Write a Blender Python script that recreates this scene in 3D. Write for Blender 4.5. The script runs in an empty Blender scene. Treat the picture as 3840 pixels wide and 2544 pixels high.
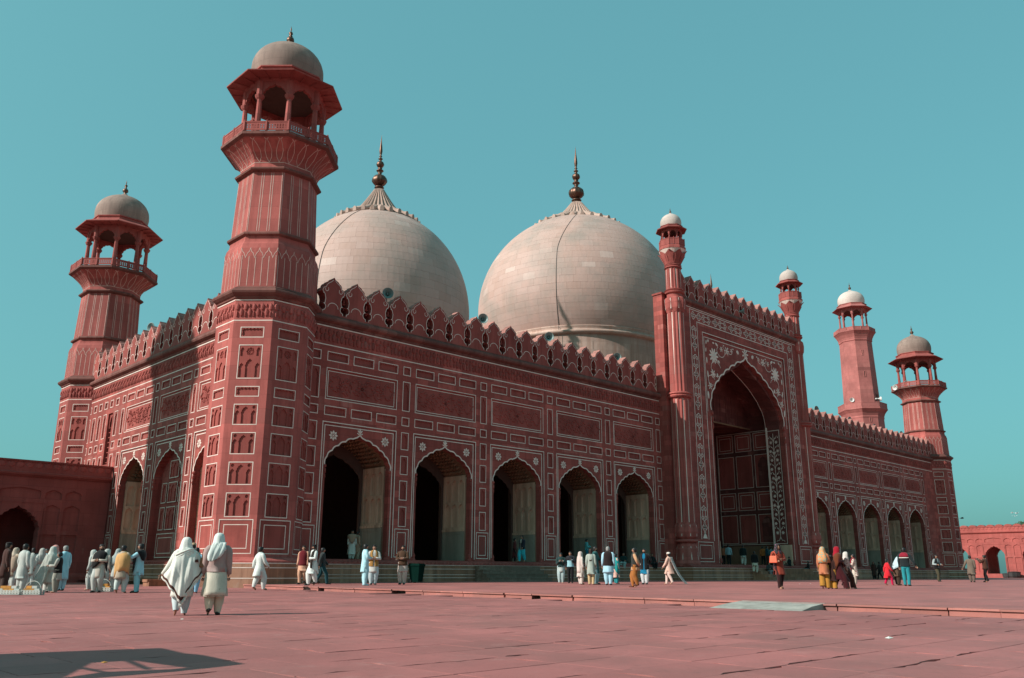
import bpy, math, random
from mathutils import Vector, Matrix
from mathutils.geometry import tessellate_polygon
random.seed(7)
R = math.radians
sc = bpy.context.scene
col = sc.collection

# ------------------------------------------------------------------ camera
CAM = Vector((-67.049, -40.729, 0.97))
F_PX, YAW, PIT, ROL = 3217.68, R(-44.1328), R(15.286), R(0.1317)   # focal length in pixels of a 3840 wide picture
fw = Vector((-math.sin(YAW) * math.cos(PIT), math.cos(YAW) * math.cos(PIT), math.sin(PIT)))
rt0 = Vector((math.cos(YAW), math.sin(YAW), 0)); up0 = rt0.cross(fw)
rt = math.cos(ROL) * rt0 + math.sin(ROL) * up0
up = -math.sin(ROL) * rt0 + math.cos(ROL) * up0
cd = bpy.data.cameras.new('camera'); cam = bpy.data.objects.new('camera', cd); col.objects.link(cam)
cam.matrix_world = Matrix(((rt.x, up.x, -fw.x, CAM.x), (rt.y, up.y, -fw.y, CAM.y), (rt.z, up.z, -fw.z, CAM.z), (0, 0, 0, 1)))
cd.sensor_width = 36.0; cd.lens = F_PX / 3840 * 36.0; cd.clip_start = 0.1; cd.clip_end = 6000
sc.camera = cam

# ------------------------------------------------------------------ world, sun, exposure
SUN_AZ, SUN_EL = R(162.5), R(34.5)              # direction towards the sun, from +x counter-clockwise
w = bpy.data.worlds.new('World'); sc.world = w; w.use_nodes = True
nt = w.node_tree; nt.nodes.clear()
wo = nt.nodes.new('ShaderNodeOutputWorld'); bg = nt.nodes.new('ShaderNodeBackground')
sky = nt.nodes.new('ShaderNodeTexSky'); sky.sky_type = 'NISHITA'; sky.sun_disc = False
sky.sun_elevation = SUN_EL; sky.sun_rotation = R(90) - SUN_AZ
sky.air_density = 1.0; sky.dust_density = 5.0; sky.ozone_density = 2.0; sky.altitude = 200
hs = nt.nodes.new('ShaderNodeMix'); hs.data_type = 'RGBA'; hs.blend_type = 'MULTIPLY'; hs.inputs[0].default_value = 1.0
hs.inputs[7].default_value = (0.84, 2.10, 2.03, 1)
gm = nt.nodes.new('ShaderNodeGamma'); gm.inputs[1].default_value = 0.35
nt.links.new(sky.outputs[0], gm.inputs[0]); nt.links.new(gm.outputs[0], hs.inputs[6]); nt.links.new(hs.outputs[2], bg.inputs[0]); nt.links.new(bg.outputs[0], wo.inputs[0])
bg.inputs[1].default_value = 0.15
sl = bpy.data.lights.new('sun', 'SUN'); sl.energy = 5.0; sl.angle = R(0.5); sl.color = (1.0, 0.94, 0.88)
so = bpy.data.objects.new('sun', sl); col.objects.link(so)
sdir = Vector((math.cos(SUN_AZ) * math.cos(SUN_EL), math.sin(SUN_AZ) * math.cos(SUN_EL), math.sin(SUN_EL)))
so.rotation_euler = sdir.to_track_quat('Z', 'Y').to_euler()
sc.render.engine = 'CYCLES'
sc.view_settings.view_transform = 'Standard'; sc.view_settings.look = 'None'
sc.view_settings.exposure = 0.16; sc.view_settings.gamma = 1.0; sc.view_settings.use_curve_mapping = False

# ------------------------------------------------------------------ ground model and pixel helpers
FH = Vector((0.696, 0.718))
def gz(x, y):                                    # the courtyard falls very gently towards the camera
    d = (x - CAM.x) * FH.x + (y - CAM.y) * FH.y
    return 0.0075 * max(-20, min(50, d))
KERB = 0.13
def ray(px, py):
    return fw + rt * ((px - 1920) / F_PX) - up * ((py - 1272) / F_PX)
def ground(px, py, off=0.0):
    d = ray(px, py); t = 1.0
    for _ in range(80):
        p = CAM + d * t
        t += ((gz(p.x, p.y) + off) - p.z) / d.z * 0.9
    p = CAM + d * t
    return Vector((p.x, p.y, gz(p.x, p.y) + off))
def on_plane(px, py, axis, c):
    d = ray(px, py); t = (c - CAM[axis]) / d[axis]
    return CAM + d * t

# ------------------------------------------------------------------ mesh builder
class MB:
    def __init__(s): s.v = []; s.f = []; s.m = []
    def add(s, vs, fs, m=0):
        o = len(s.v); s.v += [tuple(v) for v in vs]
        for f in fs: s.f.append(tuple(i + o for i in f)); s.m.append(m)
    def quad(s, a, b, c, d, m=0): s.add([a, b, c, d], [(0, 1, 2, 3)], m)
    def box(s, x0, x1, y0, y1, z0, z1, m=0):
        s.add([(x0, y0, z0), (x1, y0, z0), (x1, y1, z0), (x0, y1, z0), (x0, y0, z1), (x1, y0, z1), (x1, y1, z1), (x0, y1, z1)],
              [(0, 3, 2, 1), (4, 5, 6, 7), (0, 1, 5, 4), (1, 2, 6, 5), (2, 3, 7, 6), (3, 0, 4, 7)], m)
    def plate(s, outer, holes=(), yf=0.0, yh=None, m=0, mh=None, back=None):
        """front sheet facing -y at yf with holes; hole edges run back to yh; back: the outer edge runs back to it"""
        polys = [list(outer)] + [list(h) for h in holes]
        pts = [p for q in polys for p in q]
        tris = tessellate_polygon([[Vector((p[0], p[1], 0)) for p in q] for q in polys])
        fs = []
        for t in tris:
            a, b, c = (pts[i] for i in t)
            ar = (b[0] - a[0]) * (c[1] - a[1]) - (c[0] - a[0]) * (b[1] - a[1])
            if abs(ar) < 1e-9: continue
            fs.append(t if ar > 0 else (t[0], t[2], t[1]))
        s.add([(p[0], yf, p[1]) for p in pts], fs, m)
        if yh is not None:
            for h in polys[1:]: s.rim(h, yf, yh, m if mh is None else mh)
        if back is not None: s.rim(polys[0], yf, back, m)
    def rim(s, loop, y0, y1, m=0, closed=True):
        n = len(loop)
        vs = [(p[0], y0, p[1]) for p in loop] + [(p[0], y1, p[1]) for p in loop]
        s.add(vs, [(i, (i + 1) % n, n + (i + 1) % n, n + i) for i in range(n if closed else n - 1)], m)
    def strip(s, pts, w, y, m=0, closed=False):
        """flat ribbon in the xz plane facing -y"""
        n = len(pts); L = []; Q = []
        for i in range(n):
            if closed: a, b = pts[i - 1], pts[(i + 1) % n]
            else: a, b = pts[max(i - 1, 0)], pts[min(i + 1, n - 1)]
            p = pts[i]
            d1 = (p[0] - a[0], p[1] - a[1]); d2 = (b[0] - p[0], b[1] - p[1])
            l1 = math.hypot(*d1) or 1e-9; l2 = math.hypot(*d2) or 1e-9
            if l1 < 1e-8: d1, l1 = d2, l2
            if l2 < 1e-8: d2, l2 = d1, l1
            tx, tz = d1[0] / l1 + d2[0] / l2, d1[1] / l1 + d2[1] / l2
            tl = math.hypot(tx, tz)
            if tl < 0.2: tx, tz, tl = d1[0] / l1, d1[1] / l1, 1.0
            tx /= tl; tz /= tl
            cs = max(0.45, tx * d1[0] / l1 + tz * d1[1] / l1)
            nx, nz = -tz * w / 2 / cs, tx * w / 2 / cs
            L.append((p[0] + nx, y, p[1] + nz)); Q.append((p[0] - nx, y, p[1] - nz))
        k = n if closed else n - 1
        s.add(L + Q, [(i, n + i, n + (i + 1) % n, (i + 1) % n) for i in range(k)], m)
    def rectline(s, x0, x1, z0, z1, w, y, m=0):
        h = w / 2
        s.strip([(x0 + h, z0 + h), (x1 - h, z0 + h), (x1 - h, z1 - h), (x0 + h, z1 - h)], w, y, m, True)
    def lathe(s, prof, n=32, phase=0.0, m=0, c=(0, 0), lobes=0, amp=0.0, capb=False, capt=False):
        vs = []; fs = []; k = len(prof)
        for r, z in prof:
            for j in range(n):
                a = phase + 2 * math.pi * j / n
                rr = r * (1 + (amp * math.cos(lobes * a) if lobes else 0))
                vs.append((c[0] + rr * math.cos(a), c[1] + rr * math.sin(a), z))
        for i in range(k - 1):
            for j in range(n):
                fs.append((i * n + j, i * n + (j + 1) % n, (i + 1) * n + (j + 1) % n, (i + 1) * n + j))
        if capb: fs.append(tuple(range(n))[::-1])
        if capt: fs.append(tuple((k - 1) * n + j for j in range(n)))
        s.add(vs, fs, m)
    def sweep(s, prof, x0, x1, m=0):
        """(y, z) profile run along x, with ends closed"""
        k = len(prof)
        s.add([(x0, y, z) for y, z in prof] + [(x1, y, z) for y, z in prof],
              [(i, k + i, k + (i + 1) % k, (i + 1) % k) for i in range(k)] + [tuple(range(k)), tuple(range(k, 2 * k))[::-1]], m)
    def tube(s, pts, rad, n=6, m=0, caps=True):
        P = [Vector(p) for p in pts]; rads = rad if isinstance(rad, (list, tuple)) else [rad] * len(P)
        vs = []; N = None
        for i, p in enumerate(P):
            t = (P[min(i + 1, len(P) - 1)] - P[max(i - 1, 0)]).normalized()
            if N is None: N = t.orthogonal().normalized()
            N = (N - t * N.dot(t)).normalized(); B = t.cross(N)
            for j in range(n):
                a = 2 * math.pi * j / n
                vs.append(p + (N * math.cos(a) + B * math.sin(a)) * rads[i])
        fs = [(i * n + j, i * n + (j + 1) % n, (i + 1) * n + (j + 1) % n, (i + 1) * n + j) for i in range(len(P) - 1) for j in range(n)]
        if caps: fs += [tuple(range(n))[::-1], tuple((len(P) - 1) * n + j for j in range(n))]
        s.add(vs, fs, m)
    def blob(s, x, z, y, rx, rz, h, ang=0.0, m=0, n=8):
        """low domed ellipse standing proud of a sheet that faces -y"""
        ca, sa = math.cos(ang), math.sin(ang); vs = []
        for k, (q, hh) in enumerate(((1.0, 0.0), (0.72, 0.75))):
            for j in range(n):
                a = 2 * math.pi * j / n; u, v = rx * q * math.cos(a), rz * q * math.sin(a)
                vs.append((x + u * ca - v * sa, y - h * hh, z + u * sa + v * ca))
        vs.append((x, y - h, z))
        fs = [(j, (j + 1) % n, n + (j + 1) % n, n + j) for j in range(n)] + [(n + j, n + (j + 1) % n, 2 * n) for j in range(n)]
        s.add(vs, fs, m)
    def flat(s, pts, y, m=0):
        s.plate(pts, (), y, None, m)
    def xf(s, M): s.v = [tuple(M @ Vector(v)) for v in s.v]; return s
    def merge(s, o, M=None):
        vs = o.v if M is None else [tuple(M @ Vector(v)) for v in o.v]
        k = len(s.v); s.v += vs
        for f, m in zip(o.f, o.m): s.f.append(tuple(i + k for i in f)); s.m.append(m)
    def mesh(s, name, mats, smooth=False):
        me = bpy.data.meshes.new(name); me.from_pydata(s.v, [], s.f)
        for mt in (mats if isinstance(mats, (list, tuple)) else [mats]): me.materials.append(mt)
        me.polygons.foreach_set('material_index', s.m)
        if smooth: me.polygons.foreach_set('use_smooth', [True] * len(s.f))
        me.update(); return me
    def build(s, name, mats, parent=None, loc=(0, 0, 0), rz=0.0, smooth=False):
        return link(name, s.mesh(name, mats, smooth), parent, loc, rz)

def link(name, me, parent=None, loc=(0, 0, 0), rz=0.0, scale=None):
    o = bpy.data.objects.new(name, me); col.objects.link(o)
    o.location = loc; o.rotation_euler = (0, 0, rz)
    if scale: o.scale = scale
    if parent: o.parent = parent
    return o
def empty(name, loc=(0, 0, 0), rz=0.0, parent=None): return link(name, None, parent, loc, rz)
def tag(o, label, cat=None, group=None, kind=None):
    if label: o['label'] = label
    if cat: o['category'] = cat
    if group: o['group'] = group
    if kind: o['kind'] = kind
    return o

# ------------------------------------------------------------------ materials
def mat_new(name):
    m = bpy.data.materials.new(name); m.use_nodes = True
    t = m.node_tree; b = t.nodes['Principled BSDF']; return m, t, b
def N(t, kind, **kw):
    n = t.nodes.new(kind)
    for k, v in kw.items():
        if k.startswith('i_'):
            n.inputs[int(k[2:]) if k[2:].isdigit() else k[2:].replace('_', ' ')].default_value = v
        else: setattr(n, k, v)
    return n
def mixc(t, a, b, fac, mode='MIX'):
    n = N(t, 'ShaderNodeMix', data_type='RGBA', blend_type=mode)
    for idx, v in ((0, fac), (6, a), (7, b)):
        if hasattr(v, 'is_linked') or isinstance(v, bpy.types.NodeSocket): t.links.new(v, n.inputs[idx])
        else: n.inputs[idx].default_value = v if idx == 0 else (*v[:3], 1)
    return n.outputs[2]
def ramp(t, src, pts):
    n = N(t, 'ShaderNodeValToRGB'); t.links.new(src, n.inputs[0]); e = n.color_ramp.elements
    e[0].position, e[0].color = pts[0][0], (*pts[0][1], 1) if isinstance(pts[0][1], tuple) else (pts[0][1],) * 3 + (1,)
    e[1].position, e[1].color = pts[-1][0], (*pts[-1][1], 1) if isinstance(pts[-1][1], tuple) else (pts[-1][1],) * 3 + (1,)
    for p, c in pts[1:-1]:
        k = e.new(p); k.color = (*c, 1) if isinstance(c, tuple) else (c, c, c, 1)
    return n.outputs[0]
def noise(t, vec, scale, detail=4, rough=0.6, sx=(1, 1, 1)):
    mp = N(t, 'ShaderNodeMapping'); mp.inputs['Scale'].default_value = sx; t.links.new(vec, mp.inputs[0])
    n = N(t, 'ShaderNodeTexNoise', i_Scale=scale, i_Detail=detail, i_Roughness=rough); t.links.new(mp.outputs[0], n.inputs['Vector']); return n.outputs[0]
def wpos(t): return N(t, 'ShaderNodeNewGeometry').outputs['Position']

def stone(name, c, blocks=(1.0, 0.40), var=0.34, streak=0.42, rough=0.82, seam=0.009, pale=(0.45, 0.20, 0.17), bump=0.25, stain=(0.55, 0.5, 0.5)):
    """masonry: block-by-block tone on the local x/z of the wall, run-off streaks, pale worn patches"""
    m, t, b = mat_new(name)
    co = N(t, 'ShaderNodeTexCoord').outputs['Object']
    sep = N(t, 'ShaderNodeSeparateXYZ'); t.links.new(co, sep.inputs[0])
    ad = N(t, 'ShaderNodeMath', operation='ADD'); t.links.new(sep.outputs[0], ad.inputs[0]); t.links.new(sep.outputs[1], ad.inputs[1])
    cmb = N(t, 'ShaderNodeCombineXYZ'); t.links.new(ad.outputs[0], cmb.inputs[0]); t.links.new(sep.outputs[2], cmb.inputs[1])
    br = N(t, 'ShaderNodeTexBrick', offset=0.43, squash=0.8, squash_frequency=3)
    br.inputs['Color1'].default_value = (0, 0, 0, 1); br.inputs['Color2'].default_value = (1, 1, 1, 1); br.inputs['Mortar'].default_value = (0.35, 0.35, 0.35, 1)
    br.inputs['Scale'].default_value = 1.0; br.inputs['Mortar Size'].default_value = seam; br.inputs['Bias'].default_value = 0.0
    br.inputs['Brick Width'].default_value = blocks[0]; br.inputs['Row Height'].default_value = blocks[1]
    t.links.new(cmb.outputs[0], br.inputs['Vector'])
    P = wpos(t)
    oi = N(t, 'ShaderNodeObjectInfo').outputs['Random']
    lo = tuple(x * (1 - var) for x in c); hi = tuple(min(1, x * (1 + var * 0.8)) for x in c)
    base = mixc(t, lo, hi, br.outputs['Color'])
    b2 = N(t, 'ShaderNodeTexBrick', offset=0.37, squash=1.4, squash_frequency=2)
    b2.inputs['Color1'].default_value = (0, 0, 0, 1); b2.inputs['Color2'].default_value = (1, 1, 1, 1); b2.inputs['Mortar'].default_value = (0.5, 0.5, 0.5, 1)
    b2.inputs['Scale'].default_value = 1.0; b2.inputs['Mortar Size'].default_value = 0.0; b2.inputs['Brick Width'].default_value = blocks[0] * 0.73; b2.inputs['Row Height'].default_value = blocks[1]
    t.links.new(cmb.outputs[0], b2.inputs['Vector'])
    base = mixc(t, base, tuple(x * 0.58 for x in c), ramp(t, b2.outputs['Color'], ((0.72, 0.0), (0.95, min(1.0, var * 2.0)))))
    base = mixc(t, base, pale, ramp(t, b2.outputs['Color'], ((0.0, min(0.7, var * 1.3)), (0.14, 0.0))))
    big = noise(t, P, 0.35, 5)
    base = mixc(t, base, tuple(x * 0.64 for x in c), ramp(t, big, ((0.40, 0.0), (0.66, 0.85))))
    if seam:
        sm_ = N(t, 'ShaderNodeMath', operation='MULTIPLY', i_1=0.55); t.links.new(br.outputs['Fac'], sm_.inputs[0])
        base = mixc(t, base, tuple(x * 0.4 for x in c), sm_.outputs[0])
    if streak:
        st = noise(t, P, 1.0, 6, 0.65, (2.6, 2.6, 0.22))
        base = mixc(t, base, tuple(x * k for x, k in zip(c, stain)), ramp(t, st, ((0.47, 0.0), (0.66, min(1.0, streak * 1.5)))))
        pt = noise(t, P, 0.9, 6, 0.7, (1.5, 1.5, 0.6))
        base = mixc(t, base, pale, ramp(t, pt, ((0.62, 0.0), (0.76, 0.5))))
    rnd = N(t, 'ShaderNodeMapRange'); t.links.new(oi, rnd.inputs[0]); rnd.inputs[3].default_value = 0.86; rnd.inputs[4].default_value = 1.1
    base = mixc(t, base, rnd.outputs[0], 1.0, 'MULTIPLY')
    t.links.new(base, b.inputs['Base Color'])
    b.inputs['Roughness'].default_value = rough; b.inputs['Specular IOR Level'].default_value = 0.25
    fine = noise(t, P, 9.0, 6, 0.7)
    hmix = N(t, 'ShaderNodeMath', operation='ADD'); t.links.new(fine, hmix.inputs[0])
    fm = N(t, 'ShaderNodeMath', operation='MULTIPLY', i_1=-0.8); t.links.new(br.outputs['Fac'], fm.inputs[0]); t.links.new(fm.outputs[0], hmix.inputs[1])
    bp = N(t, 'ShaderNodeBump', i_Strength=bump, i_Distance=0.02); t.links.new(hmix.outputs[0], bp.inputs['Height']); t.links.new(bp.outputs[0], b.inputs['Normal'])
    return m
def plain(name, c, rough=0.6, spec=0.3, var=0.12, scale=3.0, metal=0.0, bump=0.0, rnd=0.0):
    m, t, b = mat_new(name)
    P = wpos(t); n = noise(t, P, scale, 5)
    base = mixc(t, tuple(x * (1 - var) for x in c), tuple(min(1, x * (1 + var)) for x in c), ramp(t, n, ((0.3, 0.0), (0.7, 1.0))))
    if rnd:
        oi = N(t, 'ShaderNodeObjectInfo').outputs['Random']; mr = N(t, 'ShaderNodeMapRange'); t.links.new(oi, mr.inputs[0])
        mr.inputs[3].default_value = 1 - rnd; mr.inputs[4].default_value = 1 + rnd * 0.6
        base = mixc(t, base, mr.outputs[0], 1.0, 'MULTIPLY')
    t.links.new(base, b.inputs['Base Color']); b.inputs['Roughness'].default_value = rough
    b.inputs['Specular IOR Level'].default_value = spec; b.inputs['Metallic'].default_value = metal
    if bump:
        bp = N(t, 'ShaderNodeBump', i_Strength=bump, i_Distance=0.02); t.links.new(noise(t, P, scale * 4, 6), bp.inputs['Height']); t.links.new(bp.outputs[0], b.inputs['Normal'])
    return m

RED = (0.365, 0.085, 0.070)
M_RED = stone('red_sandstone', RED)
M_RED2 = stone('red_sandstone_panel', (0.35, 0.080, 0.066), blocks=(3.0, 2.0), var=0.12, seam=0.0)
M_REDT = stone('red_sandstone_tower', (0.405, 0.103, 0.088), blocks=(1.6, 0.75), var=0.24, seam=0.008)
M_PINK = stone('pink_sandstone_minaret', (0.44, 0.145, 0.130), blocks=(1.3, 0.7), var=0.14, streak=0.2)
M_ARC = stone('arcade_sandstone', (0.41, 0.10, 0.086), blocks=(1.5, 0.8), var=0.12, streak=0.2)
M_WHITE = plain('white_marble_inlay', (0.72, 0.56, 0.49), 0.5, 0.3, 0.15, 2.0)
M_TAN = stone('tan_plaster_jamb', (0.80, 0.50, 0.36), blocks=(4, 4), var=0.2, streak=0.6, pale=(0.66, 0.52, 0.43), stain=(0.5, 0.46, 0.46), seam=0.0)
M_POD = stone('buff_sandstone_podium', (0.40, 0.18, 0.11), blocks=(0.62, 2.0), var=0.3, streak=0.7, pale=(0.42, 0.30, 0.24), stain=(0.5, 0.52, 0.55))
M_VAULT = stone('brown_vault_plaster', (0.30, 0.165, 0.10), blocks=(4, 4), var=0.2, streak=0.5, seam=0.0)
M_REC_SHADE = stone('shaded_recess_sandstone', (0.17, 0.048, 0.042))  # the red sandstone darkened: shade of the deep recess put into its colour
M_LINE = plain('weathered_inlay', (0.55, 0.34, 0.29), 0.6, 0.3, 0.25, 2.0)
M_DADO = stone('grey_jamb_dado', (0.40, 0.33, 0.27), blocks=(4, 4), var=0.2, streak=0.6, pale=(0.5, 0.44, 0.38), stain=(0.55, 0.55, 0.55), seam=0.0)
M_GRIME = stone('grimed_moulding_sandstone', (0.20, 0.078, 0.064), blocks=(1.4, 3.0), var=0.3, streak=0.6, pale=(0.36, 0.16, 0.13))
M_DARK = plain('dark_interior_shade', (0.10, 0.06, 0.05), 0.9, 0.1)  # near-black colour stands in for shade inside rooms and openings
M_BRONZE = plain('weathered_bronze', (0.13, 0.07, 0.05), 0.45, 0.5, 0.3, 3.0, 0.85)
M_CUP = stone('marble_cupola', (0.34, 0.235, 0.197), blocks=(0.9, 0.5), var=0.10, streak=0.6, pale=(0.5, 0.41, 0.35), stain=(0.6, 0.6, 0.6), bump=0.12)
M_CUPW = stone('whitewashed_cupola', (0.60, 0.49, 0.44), blocks=(0.9, 0.5), var=0.05, streak=0.25, pale=(0.72, 0.64, 0.58), stain=(0.75, 0.75, 0.75), bump=0.1)
M_JALI = plain('pierced_screen_stone', (0.34, 0.13, 0.115), 0.8, 0.2)

def dome_marble():
    m, t, b = mat_new('dome_marble_blocks')
    P = wpos(t); g = N(t, 'ShaderNodeNewGeometry')
    oi = N(t, 'ShaderNodeObjectInfo').outputs['Random']
    ad = N(t, 'ShaderNodeMath', operation='ADD'); t.links.new(oi, ad.inputs[0]); t.links.new(g.outputs['Random Per Island'], ad.inputs[1])
    fr = N(t, 'ShaderNodeMath', operation='FRACT'); t.links.new(ad.outputs[0], fr.inputs[0])
    c = ramp(t, fr.outputs[0], ((0.0, (0.455, 0.29, 0.243)), (0.25, (0.48, 0.315, 0.268)), (0.7, (0.49, 0.325, 0.28)), (0.92, (0.47, 0.30, 0.253)), (1.0, (0.55, 0.395, 0.345))))
    st = noise(t, P, 1.0, 7, 0.7, (1.8, 1.8, 0.16))
    c = mixc(t, c, (0.42, 0.25, 0.19), ramp(t, st, ((0.5, 0.0), (0.74, 0.42))))
    mo = noise(t, P, 0.28, 6, 0.6)
    c = mixc(t, c, (0.27, 0.235, 0.205), ramp(t, mo, ((0.46, 0.0), (0.72, 0.7))))
    fi = noise(t, P, 3.0, 6, 0.7)
    c = mixc(t, c, (0.58, 0.46, 0.40), ramp(t, fi, ((0.6, 0.0), (0.78, 0.35))))
    t.links.new(c, b.inputs['Base Color']); b.inputs['Roughness'].default_value = 0.62; b.inputs['Specular IOR Level'].default_value = 0.3
    bp = N(t, 'ShaderNodeBump', i_Strength=0.15, i_Distance=0.03); t.links.new(noise(t, P, 5.0, 6), bp.inputs['Height']); t.links.new(bp.outputs[0], b.inputs['Normal'])
    return m
M_DOME = dome_marble()
M_JOINT = plain('dome_joint_mortar', (0.40, 0.255, 0.21), 0.9, 0.1)

def paving(name, c, tone=0.2, island=False, tex=None):
    m, t, b = mat_new(name)
    P = wpos(t); g = N(t, 'ShaderNodeNewGeometry')
    oi = N(t, 'ShaderNodeObjectInfo').outputs['Random']
    ad = N(t, 'ShaderNodeMath', operation='ADD'); t.links.new(oi, ad.inputs[0]); t.links.new(g.outputs['Random Per Island'], ad.inputs[1])
    fr = N(t, 'ShaderNodeMath', operation='FRACT'); t.links.new(ad.outputs[0], fr.inputs[0])
    src = fr.outputs[0]
    if tex:
        br = N(t, 'ShaderNodeTexBrick', offset=0.4); br.inputs['Color1'].default_value = (0, 0, 0, 1); br.inputs['Color2'].default_value = (1, 1, 1, 1); br.inputs['Mortar'].default_value = (0, 0, 0, 1)
        br.inputs['Scale'].default_value = 1; br.inputs['Mortar Size'].default_value = 0.012; br.inputs['Brick Width'].default_value = tex[0]; br.inputs['Row Height'].default_value = tex[1]
        t.links.new(P, br.inputs['Vector']); src = br.outputs['Color']
    base = mixc(t, tuple(x * (1 - tone) for x in c), tuple(x * (1 + tone * 0.7) for x in c), src)
    mo = noise(t, P, 0.5, 7, 0.65)
    base = mixc(t, base, (0.22, 0.098, 0.088), ramp(t, mo, ((0.40, 0.0), (0.66, 0.7))))
    m2 = noise(t, P, 0.17, 6, 0.6)
    base = mixc(t, base, tuple(x * 0.62 for x in c), ramp(t, m2, ((0.45, 0.0), (0.68, 0.6))))
    m3 = noise(t, P, 6.0, 7, 0.75)
    base = mixc(t, base, (0.14, 0.068, 0.058), ramp(t, m3, ((0.56, 0.0), (0.74, 0.55))))
    pa = noise(t, P, 1.6, 8, 0.72)
    base = mixc(t, base, (0.47, 0.26, 0.235), ramp(t, pa, ((0.58, 0.0), (0.76, 0.4))))
    fi = noise(t, P, 22.0, 6, 0.75)
    base = mixc(t, base, tuple(x * 0.55 for x in c), ramp(t, fi, ((0.56, 0.0), (0.72, 0.45))))
    t.links.new(base, b.inputs['Base Color']); b.inputs['Roughness'].default_value = 0.7; b.inputs['Specular IOR Level'].default_value = 0.3
    hh = N(t, 'ShaderNodeMath', operation='ADD'); t.links.new(noise(t, P, 4.0, 7, 0.7), hh.inputs[0]); t.links.new(fi, hh.inputs[1])
    bp = N(t, 'ShaderNodeBump', i_Strength=0.35, i_Distance=0.012); t.links.new(hh.outputs[0], bp.inputs['Height']); t.links.new(bp.outputs[0], b.inputs['Normal'])
    return m
M_PAVE = paving('courtyard_paving', (0.40, 0.136, 0.126), 0.11)
M_PAVE_T = paving('terrace_paving', (0.43, 0.146, 0.133), 0.10, tex=(1.6, 0.9))
M_PAVE_B = paving('paving_bed', (0.24, 0.10, 0.09), 0.1)
M_KERB = paving('kerb_sandstone', (0.40, 0.14, 0.115), 0.25)
M_RAMP = plain('grey_cement_ramp', (0.31, 0.29, 0.26), 0.9, 0.1, 0.3, 2.5, 0, 0.4)
# ------------------------------------------------------------------ arches, panels, inlay
BASE = [(1, 0), (0.985, 0.16), (0.935, 0.29), (0.785, 0.475), (0.565, 0.665), (0.335, 0.80), (0.15, 0.895), (0.055, 0.945), (0, 1)]
def base_curve(n):
    L = [0]
    for a, b in zip(BASE, BASE[1:]): L.append(L[-1] + math.hypot(a[0] - b[0], a[1] - b[1]))
    out = []
    for i in range(n + 1):
        d = L[-1] * i / n
        for k in range(len(L) - 1):
            if d <= L[k + 1] + 1e-9:
                f = (d - L[k]) / (L[k + 1] - L[k]); a, b = BASE[k], BASE[k + 1]
                out.append((a[0] + (b[0] - a[0]) * f, a[1] + (b[1] - a[1]) * f)); break
    return out
def cusped(hw, zs, zt, n=5, k=0.16, seg=5):
    """multifoil ogee arch from the left springing over the tip to the right springing"""
    c = [(hw * x, zs + (zt - zs) * z) for x, z in base_curve(n + 1)]
    half = []
    for i in range(n):
        a, b = c[i], c[i + 1]; dx, dz = b[0] - a[0], b[1] - a[1]
        for j in range(seg):
            u = j / seg; q = k * math.sin(math.pi * u)
            half.append((a[0] + dx * u + dz * q, a[1] + dz * u - dx * q))
    half.append(c[n]); half.append(((c[n][0]) * 0.35, c[n][1] * 0.55 + zt * 0.45)); half.append((0, zt))
    left = [(-x, z) for x, z in half]
    return left + [p for p in half[::-1][1:]]
def smootharch(hw, zs, zt, n=10):
    h = [(hw * x, zs + (zt - zs) * z) for x, z in base_curve(n)]
    return [(-x, z) for x, z in h] + h[::-1][1:]
def offset(pts, d):
    out = []
    for i, p in enumerate(pts):
        a, b = pts[max(i - 1, 0)], pts[min(i + 1, len(pts) - 1)]
        dx, dz = b[0] - a[0], b[1] - a[1]; l = math.hypot(dx, dz) or 1
        out.append((p[0] - dz / l * d, p[1] + dx / l * d))
    return out
def rect(x0, x1, z0, z1): return [(x0, z0), (x1, z0), (x1, z1), (x0, z1)]

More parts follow.
